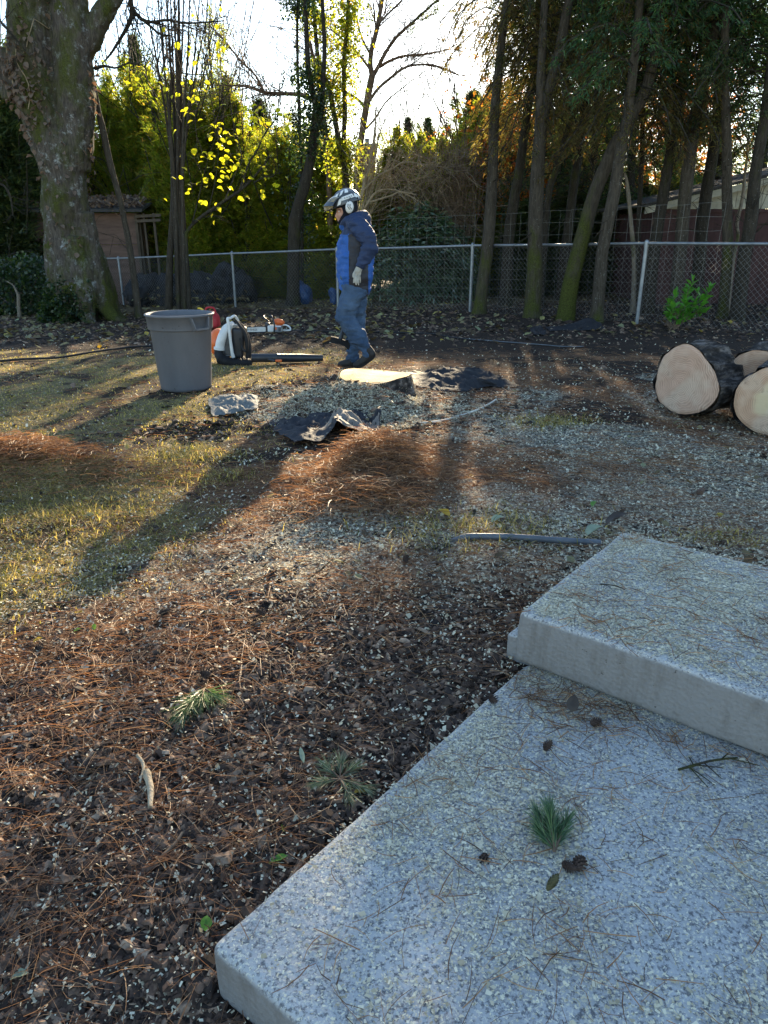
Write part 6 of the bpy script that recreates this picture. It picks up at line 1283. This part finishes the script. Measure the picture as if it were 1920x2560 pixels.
# ------------------------------------------------------------------ small things on the steps and mulch
M['cone'] = mat_noise('pine_cone', [(.3, (.022, .015, .012)), (.7, (.11, .075, .06))], 40, .8, .2, .3); M['cone_g'] = mat_noise('closed_green_cone', [(.3, (.06, .06, .03)), (.7, (.18, .17, .09))], 60, .7, .2, .4)
def cone_mb(open_=1.0, L=1.0, w_=.42, n=70):
    mb = ellip((0, 0, L * .5), (w_ * .55, w_ * .55, L * .5), None, 12, 8)
    for i in range(n):
        t = (i + .5) / n; a = i * 2.39996; r = w_ * math.sin(math.pi * min(t * .9 + .08, 1)) ** .75; z = t * L; d = np.array([math.cos(a), math.sin(a), 0]); s = np.array([-d[1], d[0], 0]); ln = .16 * (1.15 - t * .6); up = np.array([0, 0, 1.])
        b = d * r * .55 + up * z; tip = d * (r * (.6 + .45 * open_)) + up * (z + ln * (.9 - .5 * open_)); mid = (b + tip) / 2
        mb.add([b - s * ln * .35, b + s * ln * .35, tip + s * ln * .42, tip - s * ln * .42, tip + d * ln * .1 + up * ln * .35, mid + up * ln * .35], [[0, 1, 2, 3], [3, 2, 4, 4], [0, 3, 5, 5], [1, 5, 2, 2]][:1]); mb.add([b - s * ln * .35, b + s * ln * .35, tip + s * ln * .42, tip - s * ln * .42, tip + d * ln * .1 + up * ln * .3, b + up * ln * .3], [[0, 2, 1], [3, 4, 2], [0, 3, 5], [3, 4, 5], [4, 2, 5], [2, 1, 5]])
    return mb
cme = cone_mb().mesh('pine_cone', M['cone']); cmg = cone_mb(.25, 1.1, .36, 80).mesh('pine_cone', M['cone_g'])
def place(px, py, top=None):
    if top is None: return gnd(px, py)
    d = ray(px, py); t = (CAMZ - top) / -d[2]; p = d * t; return np.array([p[0], p[1], top])
for i, (px, py, top, s, rot, lab, me) in enumerate([(1360, 1886, .067, .030, (.4, .3, 1), 'open dark pine cone on the lower step, the one nearest the riser', cme), (1211, 2142, .067, .032, (2.8, .2, .4), 'open dark pine cone on the lower step left of the green sprig', cme), (1366, 2238, .067, .036, (.35, -.2, 2), 'closed olive pine cone on the lower step below the green sprig', cmg),
    (1224, 1748, .067, .030, (1.5, 0, .4), 'weathered pine cone at the top left corner of the lower step', cme), (1475, 1818, .067, .030, (1.6, .3, 2), 'broken brown cone on the lower step near the curled dark leaf', cme), (1402, 2168, .067, .030, (1.5, .4, 1), 'chewed pine cone touching the foot of the green sprig', cme), (1440, 2186, .067, .036, (1.7, .1, 2.6), 'chewed scaly cone just right of the one touching the sprig', cme),
    (504, 1688, None, .038, (1.3, .5, .8), 'round pine cone in the mulch just above the long green sprig', cme), (398, 1538, None, .036, (1.4, .3, 2), 'pine cone in the mulch near the sunlit needles, upper left', cme), (92, 1622, None, .034, (1.5, 0, 1), 'pine cone in the mulch near the left edge beside yellow scraps', cme), (1015, 1412, None, .036, (1.3, .2, 3), 'pine cone lying below the end of the grey pipe', cme), (664, 1545, None, .036, (1.2, .5, 4), 'dark pine cone in the needles right of the flat stone', cme), (1185, 1720, None, .036, (1.4, .4, 5), 'pine cone in needles against the left edge of the lower step', cme)]):
    p = place(px, py, top); o = tag(link('pine_cone', me, None, (p[0], p[1], p[2] + s * .38)), lab, 'pine cone', 'fallen pine cones'); o.scale = (s, s, s * 1.15); o.rotation_euler = rot
def sprig(label, px, py, top, shoots, L, mat, n=70, w_=.0014):
    p = place(px, py, top) + np.array([0, 0, .012]); root = thing('pine_sprig', label, 'pine sprig', p, 'green pine sprigs fallen from the tree'); P = []; D = []; st = []
    for (dx, dy, dz, ax) in shoots:
        d = nrm3(np.array([dx, dy, dz * .45], float)); ln = ax; st.append((spline([p, p + d * ln * .5 + [0, 0, .004], p + d * ln], 6), np.linspace(.003, .002, 6), 5)); t = rng.random(n) ** .7; P.append(p + d * ln * t[:, None]); D.append(nrm3(d + rng.normal(0, .34, (n, 3)) * np.array([1, 1, .5]) + np.array([0, 0, .06])))
    P = np.concatenate(P); D = np.concatenate(D); m = len(P); Ls = L * rng.uniform(.7, 1.1, m)[:, None]; sd_ = nrm3(np.cross(D, rng.normal(0, 1, (m, 3)))) * w_ / 2; sag = np.array([0, 0, -.15]); mid = P + D * Ls * .5; tip = mid + nrm3(D + sag) * Ls * .5
    V = np.stack([P - sd_, P + sd_, mid + sd_, mid - sd_, tip - sd_ * .3, tip + sd_ * .3], 1).reshape(-1, 3); zf = (top if top is not None else p[2] - .012) + .003; V[:, 2] = np.maximum(V[:, 2], zf); b = np.arange(m)[:, None] * 6
    part('needles', MB().add(V, np.concatenate([b + np.array([0, 1, 2, 3]), b + np.array([3, 2, 5, 4])])), mat, root, kind='stuff'); part('stem', limbs_mb(st), M['twig'], root, True)
M['needle_grey'] = leaf_mat('grey_green_needle', [(0, (.06, .09, .05)), (.6, (.14, .18, .10)), (1, (.30, .32, .20))], (1.3, 1.3, .8), .25, .5, .4)
sprig('dense green pine sprig lying on the lower concrete step', 1385, 2140, .067, [(-.25, 1, .5, .085), (.1, 1, .6, .095), (.5, .85, .4, .08), (-.3, .6, .35, .045), (.25, .7, .3, .05), (0, 1, 1.2, .07)], .050, M['needle_green'], 190, .0013)
sprig('long green pine sprig lying on the dark mulch', 512, 1730, None, [(-.2, -1, .35, .10), (.15, -1, .4, .08), (-.15, -.8, .2, .14), (.5, -.6, .2, .06)], .085, M['needle_green'], 150, .0013)
sprig('faded grey green pine sprig on the mulch beside the step edge', 850, 1960, None, [(0, 1, .4, .05), (-.6, .6, .3, .05), (.4, -1, .3, .07), (.9, -.6, .3, .07), (-.5, -.3, .3, .05), (.6, .6, .3, .04)], .052, M['needle_grey'], 90, .0013)
lmk = {'green': NT('fresh_green_leaf'), 'yel': NT('yellow_fallen_leaf'), 'pale': NT('pale_green_leaf'), 'brown': NT('brown_curled_leaf')}
for k_, c_, t_ in (('green', (.10, .24, .03), (.3, .6, .06)), ('yel', (.50, .30, .03), (.7, .5, .05)), ('pale', (.30, .36, .24), (.4, .45, .3)), ('brown', (.05, .038, .030), (.1, .07, .05))): gg = lmk[k_]; nn = gg.noise(gg.coord('Object'), 5, 5); lmk[k_] = gg.bsdf(gg.mix(nn, [x * .7 for x in c_], [x * 1.25 for x in c_]), .5, .4, trans=(t_, .3))
for px, py, top, L_, w_, az, tl, k_, lab in [(672, 2170, None, .045, .42, .3, .25, 'green', 'bright green toothed leaf on the mulch near the step edge'), (718, 2095, None, .026, .6, 2.2, .3, 'green', 'small light green leaf fragment above the bright green leaf'), (514, 2340, None, .030, .8, 1.6, .4, 'green', 'small round green leaf at the corner of the lower step'), (884, 1994, None, .038, .45, .1, .15, 'yel', 'yellow leaf beside the faded pine sprig at the step edge'), (760, 1918, None, .045, .3, 1.9, .5, 'pale', 'slender pale leaf standing in the mulch left of the faded sprig'),
    (182, 1585, None, .032, .5, .2, .3, 'green', 'small yellow green leaf in the mulch, upper left'), (236, 1580, None, .026, .6, 1.8, .6, 'green', 'tiny upright green leaf just right of the yellow green one'), (84, 1612, None, .032, .5, .6, .3, 'yel', 'yellow scrap of leaf near the left edge'), (182, 1538, None, .045, .35, .1, .1, 'yel', 'orange yellow leaf among sunlit needles at the left'), (1125, 1298, None, .07, .6, 2.6, .35, 'yel', 'ochre leaf lying above the grey pipe'), (1228, 1315, None, .07, .75, .4, .4, 'pale', 'greyish green broad leaf above the grey pipe'), (1512, 1318, None, .12, .6, .2, .5, 'brown', 'dark curled maple leaf behind the far corner of the upper step'), (1465, 1345, None, .10, .7, .5, .3, 'pale', 'pale dried leaf beside the far corner of the upper step'), (1428, 1790, .067, .05, .7, 1.2, .9, 'brown', 'dark curled leaf standing on the lower step near the riser'), (766, 752, None, .09, .8, .3, .6, 'yel', 'bright yellow leaf on the ground behind the fence left of the worker'), (1480, 1270, None, .05, .6, 1.0, .3, 'green', 'green leaf in the sawdust behind the upper step'), (28, 2462, None, .035, .7, .3, .2, 'pale', 'small pale leaf in the bottom left corner')]:
    p = place(px, py, top); me = leafmesh('leaf', lmk[k_], w_, .25, 5, wavy=.05); o = tag(link('fallen_leaf', me, None, (p[0], p[1], p[2] + .012)), lab, 'leaf', 'single fallen leaves'); o.scale = (L_,) * 3; o.rotation_euler = (rng.uniform(-.3, .3), -tl, az)
M['rotwood'] = mat_noise('rotten_pale_wood', [(.3, (.17, .13, .08)), (.7, (.48, .41, .30))], 30, .9, .2, .6)
def stick(label, a, b, r, mat, top=None, name='stick', cat='stick', bend=.01, kids=0):
    A, B = place(*a, top), place(*b, top); L_ = np.linalg.norm(B - A); m = (A + B) / 2 + np.array([bend, bend, r]); P = spline([A + [0, 0, r + .006], m + [0, 0, .006], B + [0, 0, r + .006]], 14); mb = tube(P, [r, r * .9, r * .6], 8, True, .22, int(a[0]) % 50, 60)
    for k in range(kids): i = rng.integers(2, 12); d = nrm3(P[i + 1] - P[i] + rng.normal(0, .5, 3) * [1, 1, .15]); merge(mb, tube(spline([P[i], P[i] + d * L_ * .2, P[i] + d * L_ * .4 + [0, 0, -.002]], 6), [r * .5, r * .3], 5))
    single(name, mb, mat, label, cat, True, 'loose sticks', origin=A)
stick('crumbling pale piece of rotten wood upright in the dark mulch', (368, 1945), (378, 2035), .010, M['rotwood'], None, 'wood_piece', 'wood piece', .004); stick('brown stick in the mulch near the left edge', (22, 1812), (104, 1762), .004, M['twig']); stick('splintered stick in the mulch below the faded sprig', (388, 2172), (458, 2092), .005, M['twig'])
stick('mossy twig with side shoots on the lower step at the foot of the riser', (1695, 1932), (1842, 1902), .0035, M['bark_moss'], .067, kids=7); stick('short twig on the upper step', (1500, 1466), (1562, 1480), .002, M['bark_dark'], .243, kids=2); stick('pale bark strip in the mulch left of the rotten wood piece', (345, 1900), (352, 1968), .005, M['rotwood']); stick('twig among sunlit needles above the mulch', (770, 1452), (835, 1398), .004, M['bark_dark'], kids=2)
p = gnd(545, 1533); b = rbox((0, 0, 0), (.095, .055, .020), .009, (0.05, .05, .2), 3); b.v[0] += (fbm(b.v[0][:, 0], b.v[0][:, 1], b.v[0][:, 2], s=30, o=3)[:, None] - .5) * .02; b.v[0] += p + [0, 0, .004]; single('flat_stone', b, M['bark_brown'], 'flat brown stone half buried among sunlit needles', 'stone', True, origin=p)

# ------------------------------------------------------------------ the worker
M['skin'] = mat_noise('skin', [(.3, (.36, .19, .14)), (.7, (.46, .26, .20))], 14, .5, .4, .05)
def cloth_mat(name, c1, c2, sc=6, bs=18, rough=.65, spec=.35, b=.5):
    g = NT(name); o = g.n('TexCoord').outputs['Object']; n = g.noise(o, sc, 5, .6); w_ = g.noise(g.n('Mapping', {'Vector': o, 'Scale': (1, 1, 2.2)}).outputs[0], bs, 4, .6, 1.2)
    return g.bsdf(g.ramp(n, [(.3, c1), (.7, c2)]), rough, spec, 0, w_, b, .02)
M['j_blue'] = cloth_mat('royal_blue_nylon', (.012, .07, .27), (.02, .10, .36)); M['j_navy'] = cloth_mat('navy_nylon', (.010, .022, .062), (.018, .036, .095)); M['j_dark'] = cloth_mat('charcoal_nylon', (.018, .020, .028), (.032, .034, .044))
M['jeans'] = cloth_mat('blue_denim', (.025, .050, .10), (.075, .12, .19), 5, 22, .85, .2, .7); M['boot'] = cloth_mat('worn_black_leather', (.014, .012, .011), (.035, .030, .027), 20, 40, .6, .3, .3); M['sole'] = mat_noise('boot_sole', [(.3, (.012, .011, .010)), (.7, (.03, .027, .025))], 30, .9, .2, .3)
M['glove'] = cloth_mat('pale_work_glove', (.24, .24, .22), (.46, .45, .41), 20, 40, .85, .2, .4); M['balac'] = cloth_mat('black_hood_cloth', (.008, .009, .014), (.018, .018, .026), 12, 30, .9, .1, .3); M['helmet'] = mat_noise('dark_grey_helmet_shell', [(.3, (.035, .042, .052)), (.7, (.055, .065, .078))], 8, .35, .5, .02)
M['lens'] = NT('amber_visor'); _g = M['lens']; M['lens'] = _g.bsdf((.42, .33, .18), .12, .6, Transmission_Weight=.55, Alpha=1.0)
def person():
    g0_ = gnd(868, 919); Yp = g0_[1]; root = thing('person', 'worker in a blue jacket, jeans and helmet with ear muffs walking left with head bowed', 'person', g0_)
    def q(a, b, dy=0.0): return at(a, b, Yp + dy)
    def chain(mb, pts, dy, sides=14, n=12):
        P = np.array([q(a, b, (d[0] if d else dy)) for a, b, r, *d in pts]); merge(mb, tube(spline(P, n), np.interp(np.linspace(0, 1, n), np.linspace(0, 1, len(pts)), [p[2] for p in pts]), sides, True))
        for i in (0, -1): merge(mb, ellip(P[i], (pts[i][2],) * 3, None, 12, 8))
    # body: one skin, head to feet
    b = MB(); merge(b, ellip(q(864.5, 515), (.092, .078, .105), (0, R(-22), 0), 24, 16)); merge(b, ellip(q(853.5, 536), (.050, .052, .048), (0, R(-30), 0), 16, 10)); merge(b, ellip(q(848.5, 526.5), (.030, .052, .030), None, 14, 8))
    merge(b, tube([q(844.5, 527), q(842, 535), q(839.8, 542)], [.010, .013, .013], 10)); merge(b, ellip(q(842.2, 542.6), (.014, .018, .010), None, 10, 6)); merge(b, ellip(q(845.2, 547.2), (.013, .026, .0065), None, 10, 6)); merge(b, ellip(q(846.8, 550.4), (.012, .024, .0065), None, 10, 6)); merge(b, ellip(q(849, 554), (.020, .028, .016), None, 12, 8))
    chain(b, [(868, 530, .058), (876, 552, .06), (884, 575, .10), (889, 620, .13), (889, 680, .13), (888, 720, .12)], 0)
    for s in (-1, 1):
        chain(b, [(884, 560, .06), (893, 560, .055)], s * .14); merge(b, ellip(q(893, 562, s * .17), (.06, .06, .06)))
    chain(b, [(893, 560, .05, -.19), (927, 615, .04, -.25), (903, 660, .03, -.24), (896, 676, .028, -.24)], 0); chain(b, [(893, 560, .05, .19), (905, 625, .04, .24), (887, 690, .03, .24)], 0)
    chain(b, [(888, 722, .09, -.10), (864, 789, .065, -.11), (893, 832, .055, -.10), (918, 876, .035, -.10), (912, 896, .035, -.10)], 0); chain(b, [(888, 722, .09, .10), (889, 790, .065, .11), (883, 840, .055, .10), (884, 885, .04, .10), (878, 905, .04, .10)], 0)
    fuse('body', b, .008, [M['skin']], root, 3)
    for s in (-1,):
        e = ellip(q(847.6, 529.2, -.053), (.006, .010, .006), None, 10, 6); part('eye', e, M['white_pl'], root, True); part('eyebrow', tube([q(844.5, 525, -.045), q(848, 523.6, -.060), q(852, 525, -.068)], .0035, 6), M['ink'], root, True)
    h = MB(); merge(h, ellip(q(870, 514), (.098, .090, .112), (0, R(-15), 0), 24, 16)); merge(h, ellip(q(864, 545), (.060, .070, .060), None, 16, 10)); merge(h, ellip(q(855, 556), (.045, .055, .030), None, 14, 8)); chain(h, [(870, 530, .072), (876, 556, .085)], 0); merge(h, ellip(q(858, 511), (.080, .084, .045), (0, R(-18), 0), 18, 10))
    fuse('balaclava', h, .009, [M['balac']], root, 3)
    # jacket and sleeves
    j = MB(); chain(j, [(879, 558, .10), (887, 580, .155), (888.5, 610, .180), (889, 645, .196), (889, 680, .190), (888, 706, .175)], 0, 22, 18)
    for s in (-1, 1): merge(j, ellip(q(893, 562, s * .13), (.105, .12, .10), None, 18, 12)); chain(j, [(889, 600, .15, s * .07), (889, 690, .165, s * .06)], 0)
    merge(j, ellip(q(889, 716), (.165, .19, .05), (0, R(6), 0), 24, 8)); merge(j, ellip(q(908, 552), (.095, .13, .075), (0, R(38), 0), 20, 12)); merge(j, tube(spline([q(857, 564, -.05), q(866, 553, -.12), q(884, 540, -.14), q(905, 535, -.09), q(912, 534, 0), q(905, 535, .09), q(884, 540, .14), q(866, 553, .12), q(857, 564, .05)], 30), .034, 12)); merge(j, ellip(q(856, 566), (.040, .07, .035), (0, R(-10), 0), 14, 8))
    merge(j, ellip(q(873, 560), (.095, .10, .07), None, 16, 10)); base = np.array(g0_)
    def zloc(py): return q(888, py)[2] - base[2]
    def xloc(px, py=640): return q(px, py)[0] - base[0]
    def jm(c):
        x, z = c[:, 0], c[:, 2]; z1 = zloc(586); xf = xloc(874); m = np.full(len(c), 2)
        m[(x < xf) & (z < z1)] = 0; m[(x > xloc(921))] = 0; m[z > z1] = 1; m[(z > z1) & (x > xloc(921)) & (z < zloc(560))] = 0; m[(z > zloc(576)) & (z < zloc(563)) & (x < xloc(862))] = 0; return m
    def jd(c): return (fbm(c[:, 0], c[:, 1], c[:, 2] * 2.0, s=7, o=3, seed=3) - .5) * .035 + (fbm(c[:, 0] * .6, c[:, 1] * .6, c[:, 2] * 3, s=9, o=2, seed=8) - .5) * .02
    fuse('jacket', j, .011, [M['j_blue'], M['j_navy'], M['j_dark']], root, 4, jd, jm)
    for s, pts in ((-1, [(894, 562, .092, -.18), (912, 585, .090, -.235), (926, 612, .080, -.26), (918, 634, .072, -.265), (908, 650, .064, -.26), (903, 661, .048, -.255)]), (1, [(894, 562, .09, .18), (905, 600, .085, .23), (903, 640, .072, .25), (890, 675, .056, .25), (886, 688, .046, .25)])):
        sl = MB(); chain(sl, pts, 0, 18, 16); e = q(pts[-1][0], pts[-1][1], pts[-1][3]); merge(sl, tube([e, e + np.array([-.012, 0, -.03])], .044, 14))
        fuse('sleeve', sl, .010, [M['j_navy']], root, 3, lambda c: (fbm(c[:, 0], c[:, 1], c[:, 2] * 2.5, s=11, o=3, seed=9) - .5) * .042)
    part('zip', tube(spline([q(872.5, 648, -.205), q(873, 665, -.21), q(872, 690, -.20), q(872.5, 700, -.195)], 8), .0035, 5), M['ink'], root, True); part('zip_pull', rbox(q(872.8, 692, -.205), (.007, .004, .022), .001), M['orange'], root)
    part('stain', ellip(q(856, 692, -.125), (.020, .012, .030), (0, .3, 0), 12, 8), M['tarp'] if False else mat_noise('moss_stain', [(.3, (.05, .07, .04)), (.7, (.10, .13, .05))], 40, .9, .1, .2), root, True)
    # jeans
    t = MB(); merge(t, ellip(q(888, 716), (.155, .175, .12), None, 22, 12)); chain(t, [(884, 728, .120, -.085), (876, 748, .112, -.10), (866, 775, .100, -.11), (863, 793, .100, -.11), (876, 815, .090, -.11), (892, 838, .086, -.105), (905, 857, .078, -.10), (916, 878, .070, -.10)], 0, 18, 26)
    chain(t, [(890, 728, .120, .085), (891, 760, .108, .10), (893, 790, .098, .11), (888, 825, .085, .11), (884, 860, .078, .10), (883, 893, .068, .10)], 0, 18, 24)
    fuse('jeans', t, .010, [M['jeans']], root, 3, lambda c: (fbm(c[:, 0] * .8, c[:, 1], c[:, 2] * 2.2, s=8, o=4, seed=13) - .5) * .058 * (1 + 1.1 * S(-c[:, 2], -.45, -.1)))
    # boots
    def boot(shaft, heel, mid, ball, toe, dy, sole):
        m = MB(); chain(m, [(shaft[0], shaft[1], .052), (heel[0], heel[1], .050)], dy); chain(m, [(heel[0], heel[1], .046), (mid[0], mid[1], .046), (ball[0], ball[1], .043), (toe[0], toe[1], .034)], dy, 16, 14)
        o = fuse('boot', m, .008, [M['boot']], root, 3, lambda c: (fbm(c[:, 0], c[:, 1], c[:, 2], s=16, o=3, seed=2) - .5) * .012)
        P = spline([q(a, b_, dy) for a, b_ in sole], 14); mb = MB(); V = []; wv = np.interp(np.linspace(0, 1, 14), [0, .15, .5, .8, 1], [.030, .042, .036, .050, .026])
        for p_, w_ in zip(P, wv): V += [p_ + [0, -w_, .012], p_ + [0, w_, .012], p_ + [0, w_, -.012], p_ + [0, -w_, -.012]]
        k = np.arange(13) * 4; f = np.concatenate([np.stack([k + a_, k + (a_ + 1) % 4, k + 4 + (a_ + 1) % 4, k + 4 + a_], 1) for a_ in range(4)]); mb.add(V, f); mb.add(V, [[3, 2, 1, 0], [52, 53, 54, 55]]); s = part('sole', mb, M['sole'], root); s.parent = o
    boot((918, 872), (927, 885), (914, 897), (900, 908), (890, 913), -.10, [(939, 884), (933, 894), (918, 906), (905, 914), (886, 919)])
    boot((884, 885), (891, 904), (878, 905), (862, 909), (851, 912), .10, [(903, 913), (895, 914), (878, 914), (860, 915.5), (844, 914)])
    # gloves: palm, four bent fingers, thumb
    def glove(px, py, dy, fingers, thumb, cuff):
        m = MB(); chain(m, [(cuff[0], cuff[1], .036), (px + .5, py - 5, .034)], dy); merge(m, ellip(q(px, py, dy), (.037, .024, .046), (0, R(8), 0), 16, 10))
        for f in fingers: chain(m, [(a, b_, r_, d_) for a, b_, d_, r_ in f], 0, 8, 7)
        chain(m, [(a, b_, r_, d_) for a, b_, d_, r_ in thumb], 0, 8, 7); fuse('glove', m, .0045, [M['glove']], root, 2)
    glove(894, 682, -.255, [[(888.5, 688, -.262, .0105), (885.5, 697, -.268, .0100), (884.5, 706, -.262, .0088)], [(891, 691, -.268, .0108), (889.6, 701, -.274, .0102), (890.5, 711, -.266, .009)], [(895, 692, -.262, .0105), (895.0, 702, -.262, .0098), (896.4, 711.5, -.252, .0086)], [(899, 690, -.25, .0095), (900.2, 698, -.246, .009), (900.2, 706, -.236, .008)]], [(887.5, 679, -.25, .012), (883.8, 685, -.252, .0115), (883.2, 692, -.25, .0098)], (901.5, 664))
    hx, hy, hd = 884.5, 702, .25
    glove(hx + 1, hy - 2, hd + .012, [[(hx - 3, hy + 4 + 4 * i - 8, hd + .02, .0105), (hx - 7, hy + 5 + 4 * i - 8, hd - .008, .010), (hx - 2, hy + 6 + 4 * i - 8, hd - .030, .009), (hx + 4, hy + 5 + 4 * i - 8, hd - .020, .0085)] for i in range(4)], [(hx + 2, hy - 8, hd, .012), (hx - 3, hy - 9, hd - .022, .0115), (hx - 8, hy - 6, hd - .018, .0098)], (886, 690))
    # helmet with visor and ear muffs
    hc = q(867, 509); bm = bmesh.new(); bmesh.ops.create_uvsphere(bm, u_segments=40, v_segments=24, radius=1)
    for v in bm.verts: v.co = Vector((v.co.x * .148, v.co.y * .118, v.co.z * .134 * (1 + .04 * math.cos(v.co.y * 9))))
    bmesh.ops.bisect_plane(bm, geom=list(bm.verts) + list(bm.edges) + list(bm.faces), plane_co=(0, 0, -.008), plane_no=(0, 0, 1), clear_inner=True)
    bmesh.ops.solidify(bm, geom=list(bm.faces), thickness=.006); sh = bm_mb(bm, hc, (0, R(-17), 0)); he = part('helmet', sh, M['helmet'], root, True)
    rot = np.array(Euler((0, R(-17), 0)).to_matrix())
    def onshell(th, ph, k=1.012): v = np.array([math.cos(ph) * math.cos(th) * .148, -math.cos(ph) * math.sin(th) * .118, math.sin(ph) * .134]) * k; return hc + rot @ v
    def patch(poly, k=1.02, n=7):              # white inset panels following the shell
        mb = MB(); (a0, b0), (a1, b1), (a2, b2), (a3, b3) = poly; V = []
        for i in range(n):
            for j_ in range(n):
                u, v = i / (n - 1), j_ / (n - 1); th = (1 - u) * (1 - v) * a0 + u * (1 - v) * a1 + u * v * a2 + (1 - u) * v * a3; ph = (1 - u) * (1 - v) * b0 + u * (1 - v) * b1 + u * v * b2 + (1 - u) * v * b3; V.append(onshell(R(th), R(ph), k))
        mb.add(V, [[i * n + j_, (i + 1) * n + j_, (i + 1) * n + j_ + 1, i * n + j_ + 1] for i in range(n - 1) for j_ in range(n - 1)]); return mb
    for poly in ([(150, 22), (128, 24), (118, 52), (138, 50)], [(112, 34), (98, 40), (80, 68), (104, 60)], [(84, 42), (66, 40), (50, 66), (72, 70)], [(172, 16), (158, 18), (150, 44), (166, 44)]): o = part('white_panel', patch(poly), M['white_pl'], root, True); o.parent = he; o = part('white_panel', patch([(-a, b_) for a, b_ in poly][::-1]), M['white_pl'], root, True); o.parent = he
    for poly in ([(128, 0), (112, 2), (100, 22), (112, 24)], [(104, 13), (52, 13), (54, 29), (102, 27)], [(52, 14), (30, 2), (22, 14), (44, 30)]): o = part('white_band', patch(poly, 1.03), M['white_pl'], root, True); o.parent = he
    for k in range(4): o = part('printed_mark', tube([onshell(R(92 - k * 9), R(17), 1.045), onshell(R(90 - k * 9), R(22), 1.045), onshell(R(87 - k * 9), R(17), 1.045)], .0022, 4), M['ink'], root); o.parent = he
    o = part('rear_knob', ellip(q(893, 496, -.03), (.022, .05, .028), None, 12, 8), M['black_rub'], root, True); o.parent = he
    def shell_grid(fn, nu, nv): V = [fn(i / (nu - 1), j_ / (nv - 1)) for i in range(nu) for j_ in range(nv)]; return MB().add(V, [[i * nv + j_, (i + 1) * nv + j_, (i + 1) * nv + j_ + 1, i * nv + j_ + 1] for i in range(nu - 1) for j_ in range(nv - 1)])
    def vis(u, v):                             # raised visor: from the brow out to a drooping front edge
        s = (u - .5) * 2; top = q(846 + 8 * s * s, 488 + 7 * s * s, s * .105); out = q(808 + 24 * s * s, 515.5 - 1 * s * s, s * .125); return top * (1 - v) + out * v + np.array([0, 0, .022 * math.sin(v * math.pi)])
    def vis2(u, v): s = (u - .5) * 2; a = q(808 + 24 * s * s, 515.5 - 1 * s * s, s * .125); b_ = q(811 + 22 * s * s, 530 - 9 * s * s, s * .118); return a * (1 - v) + b_ * v
    part('visor_frame', shell_grid(vis, 20, 9), M['helmet'], root, True)
    for s0, s1 in ((.03, .20), (.24, .40)):
        for sgn in (0, 1):
            f = (lambda a, b_: (lambda u, v: vis(a + (b_ - a) * u, .18 + .6 * v) + np.array([0, 0, .004])))(s0 if not sgn else 1 - s1, s1 if not sgn else 1 - s0); part('visor_window', shell_grid(f, 6, 6), M['lens'], root, True)
    part('visor_lens', shell_grid(vis2, 20, 6), M['lens'], root, True); part('visor_rim', tube([vis2(u, 1) for u in np.linspace(0, 1, 20)], .004, 6), M['ink'], root, True); part('visor_rim', tube([vis2(u, 0) for u in np.linspace(0, 1, 20)], .004, 6), M['helmet'], root, True)
    for s in (-1, 1):
        e = part('ear_muff', ellip(q(873.6, 518, s * .118), (.040, .026, .056), (0, R(6), 0), 22, 14), M['white_pl'], root, True); o = part('muff_cushion', ellip(q(875, 518, s * .100), (.050, .026, .064), (0, R(6), 0), 22, 12), M['black_rub'], root, True); o.parent = e
        for dx in (0, 5.2):
            c_ = [q(870.2 + dx, 509.5, s * .147), q(869.4 + dx, 517, s * .1495), q(874.2 + dx, 523.5, s * .145)]; o = part('chevron', tube([c_[0], c_[1], c_[2]], .0032, 6), M['ink'], root, True); o.parent = e
        part('muff_arm', tube([q(872, 509, s * .125), q(872, 500, s * .130), q(876, 494, s * .12)], .005, 6), M['black_pl'], root, True)
    # the axe he carries in the far hand
    A_, B_ = q(888, 690, .25), q(850, 853, .05); ax = thing('axe', 'black splitting axe held head down behind the front knee of the worker', 'axe', g0_); part('handle', tube(spline([A_, (A_ + B_) / 2 + [.01, 0, 0], B_], 16), [.019, .017, .019, .022], 12), M['black_pl'], ax, True)
    d = nrm3(B_ - A_); sd_ = nrm3(np.array([-d[2], 0, d[0]])); sd_ = sd_ if sd_[0] > 0 else -sd_; o = [(-.085, -.020), (-.085, .022), (-.055, .026), (0, .024), (.05, .032), (.105, .062), (.088, .005), (.098, -.040), (.04, -.018), (0, -.022), (-.055, -.024)]
    th = [.024, .024, .024, .022, .012, .002, .002, .002, .012, .022, .024]; V = []
    for sg in (-1, 1): V += [B_ + sd_ * x * 1.2 + d * z * 1.25 + np.array([0, sg * t_ * 1.2, 0]) for (x, z), t_ in zip(o, th)]
    n = len(o); mb = MB(); mb.add(V, [[i, (i + 1) % n, (i + 1) % n + n, i + n] for i in range(n)]); V = np.array(V); c0, c1 = V[:n].mean(0), V[n:].mean(0); mb.add(np.vstack([V[:n], c0]), [[(i + 1) % n, i, n] for i in range(n)]); mb.add(np.vstack([V[n:], c1]), [[i, (i + 1) % n, n] for i in range(n)]); part('axe_head', mb, M['steel_dark'], ax)
M['steel_dark'] = mat_noise('dark_tool_steel', [(.3, (.010, .010, .011)), (.7, (.022, .022, .024))], 20, .85, .2, .1, metal=.0)
person()
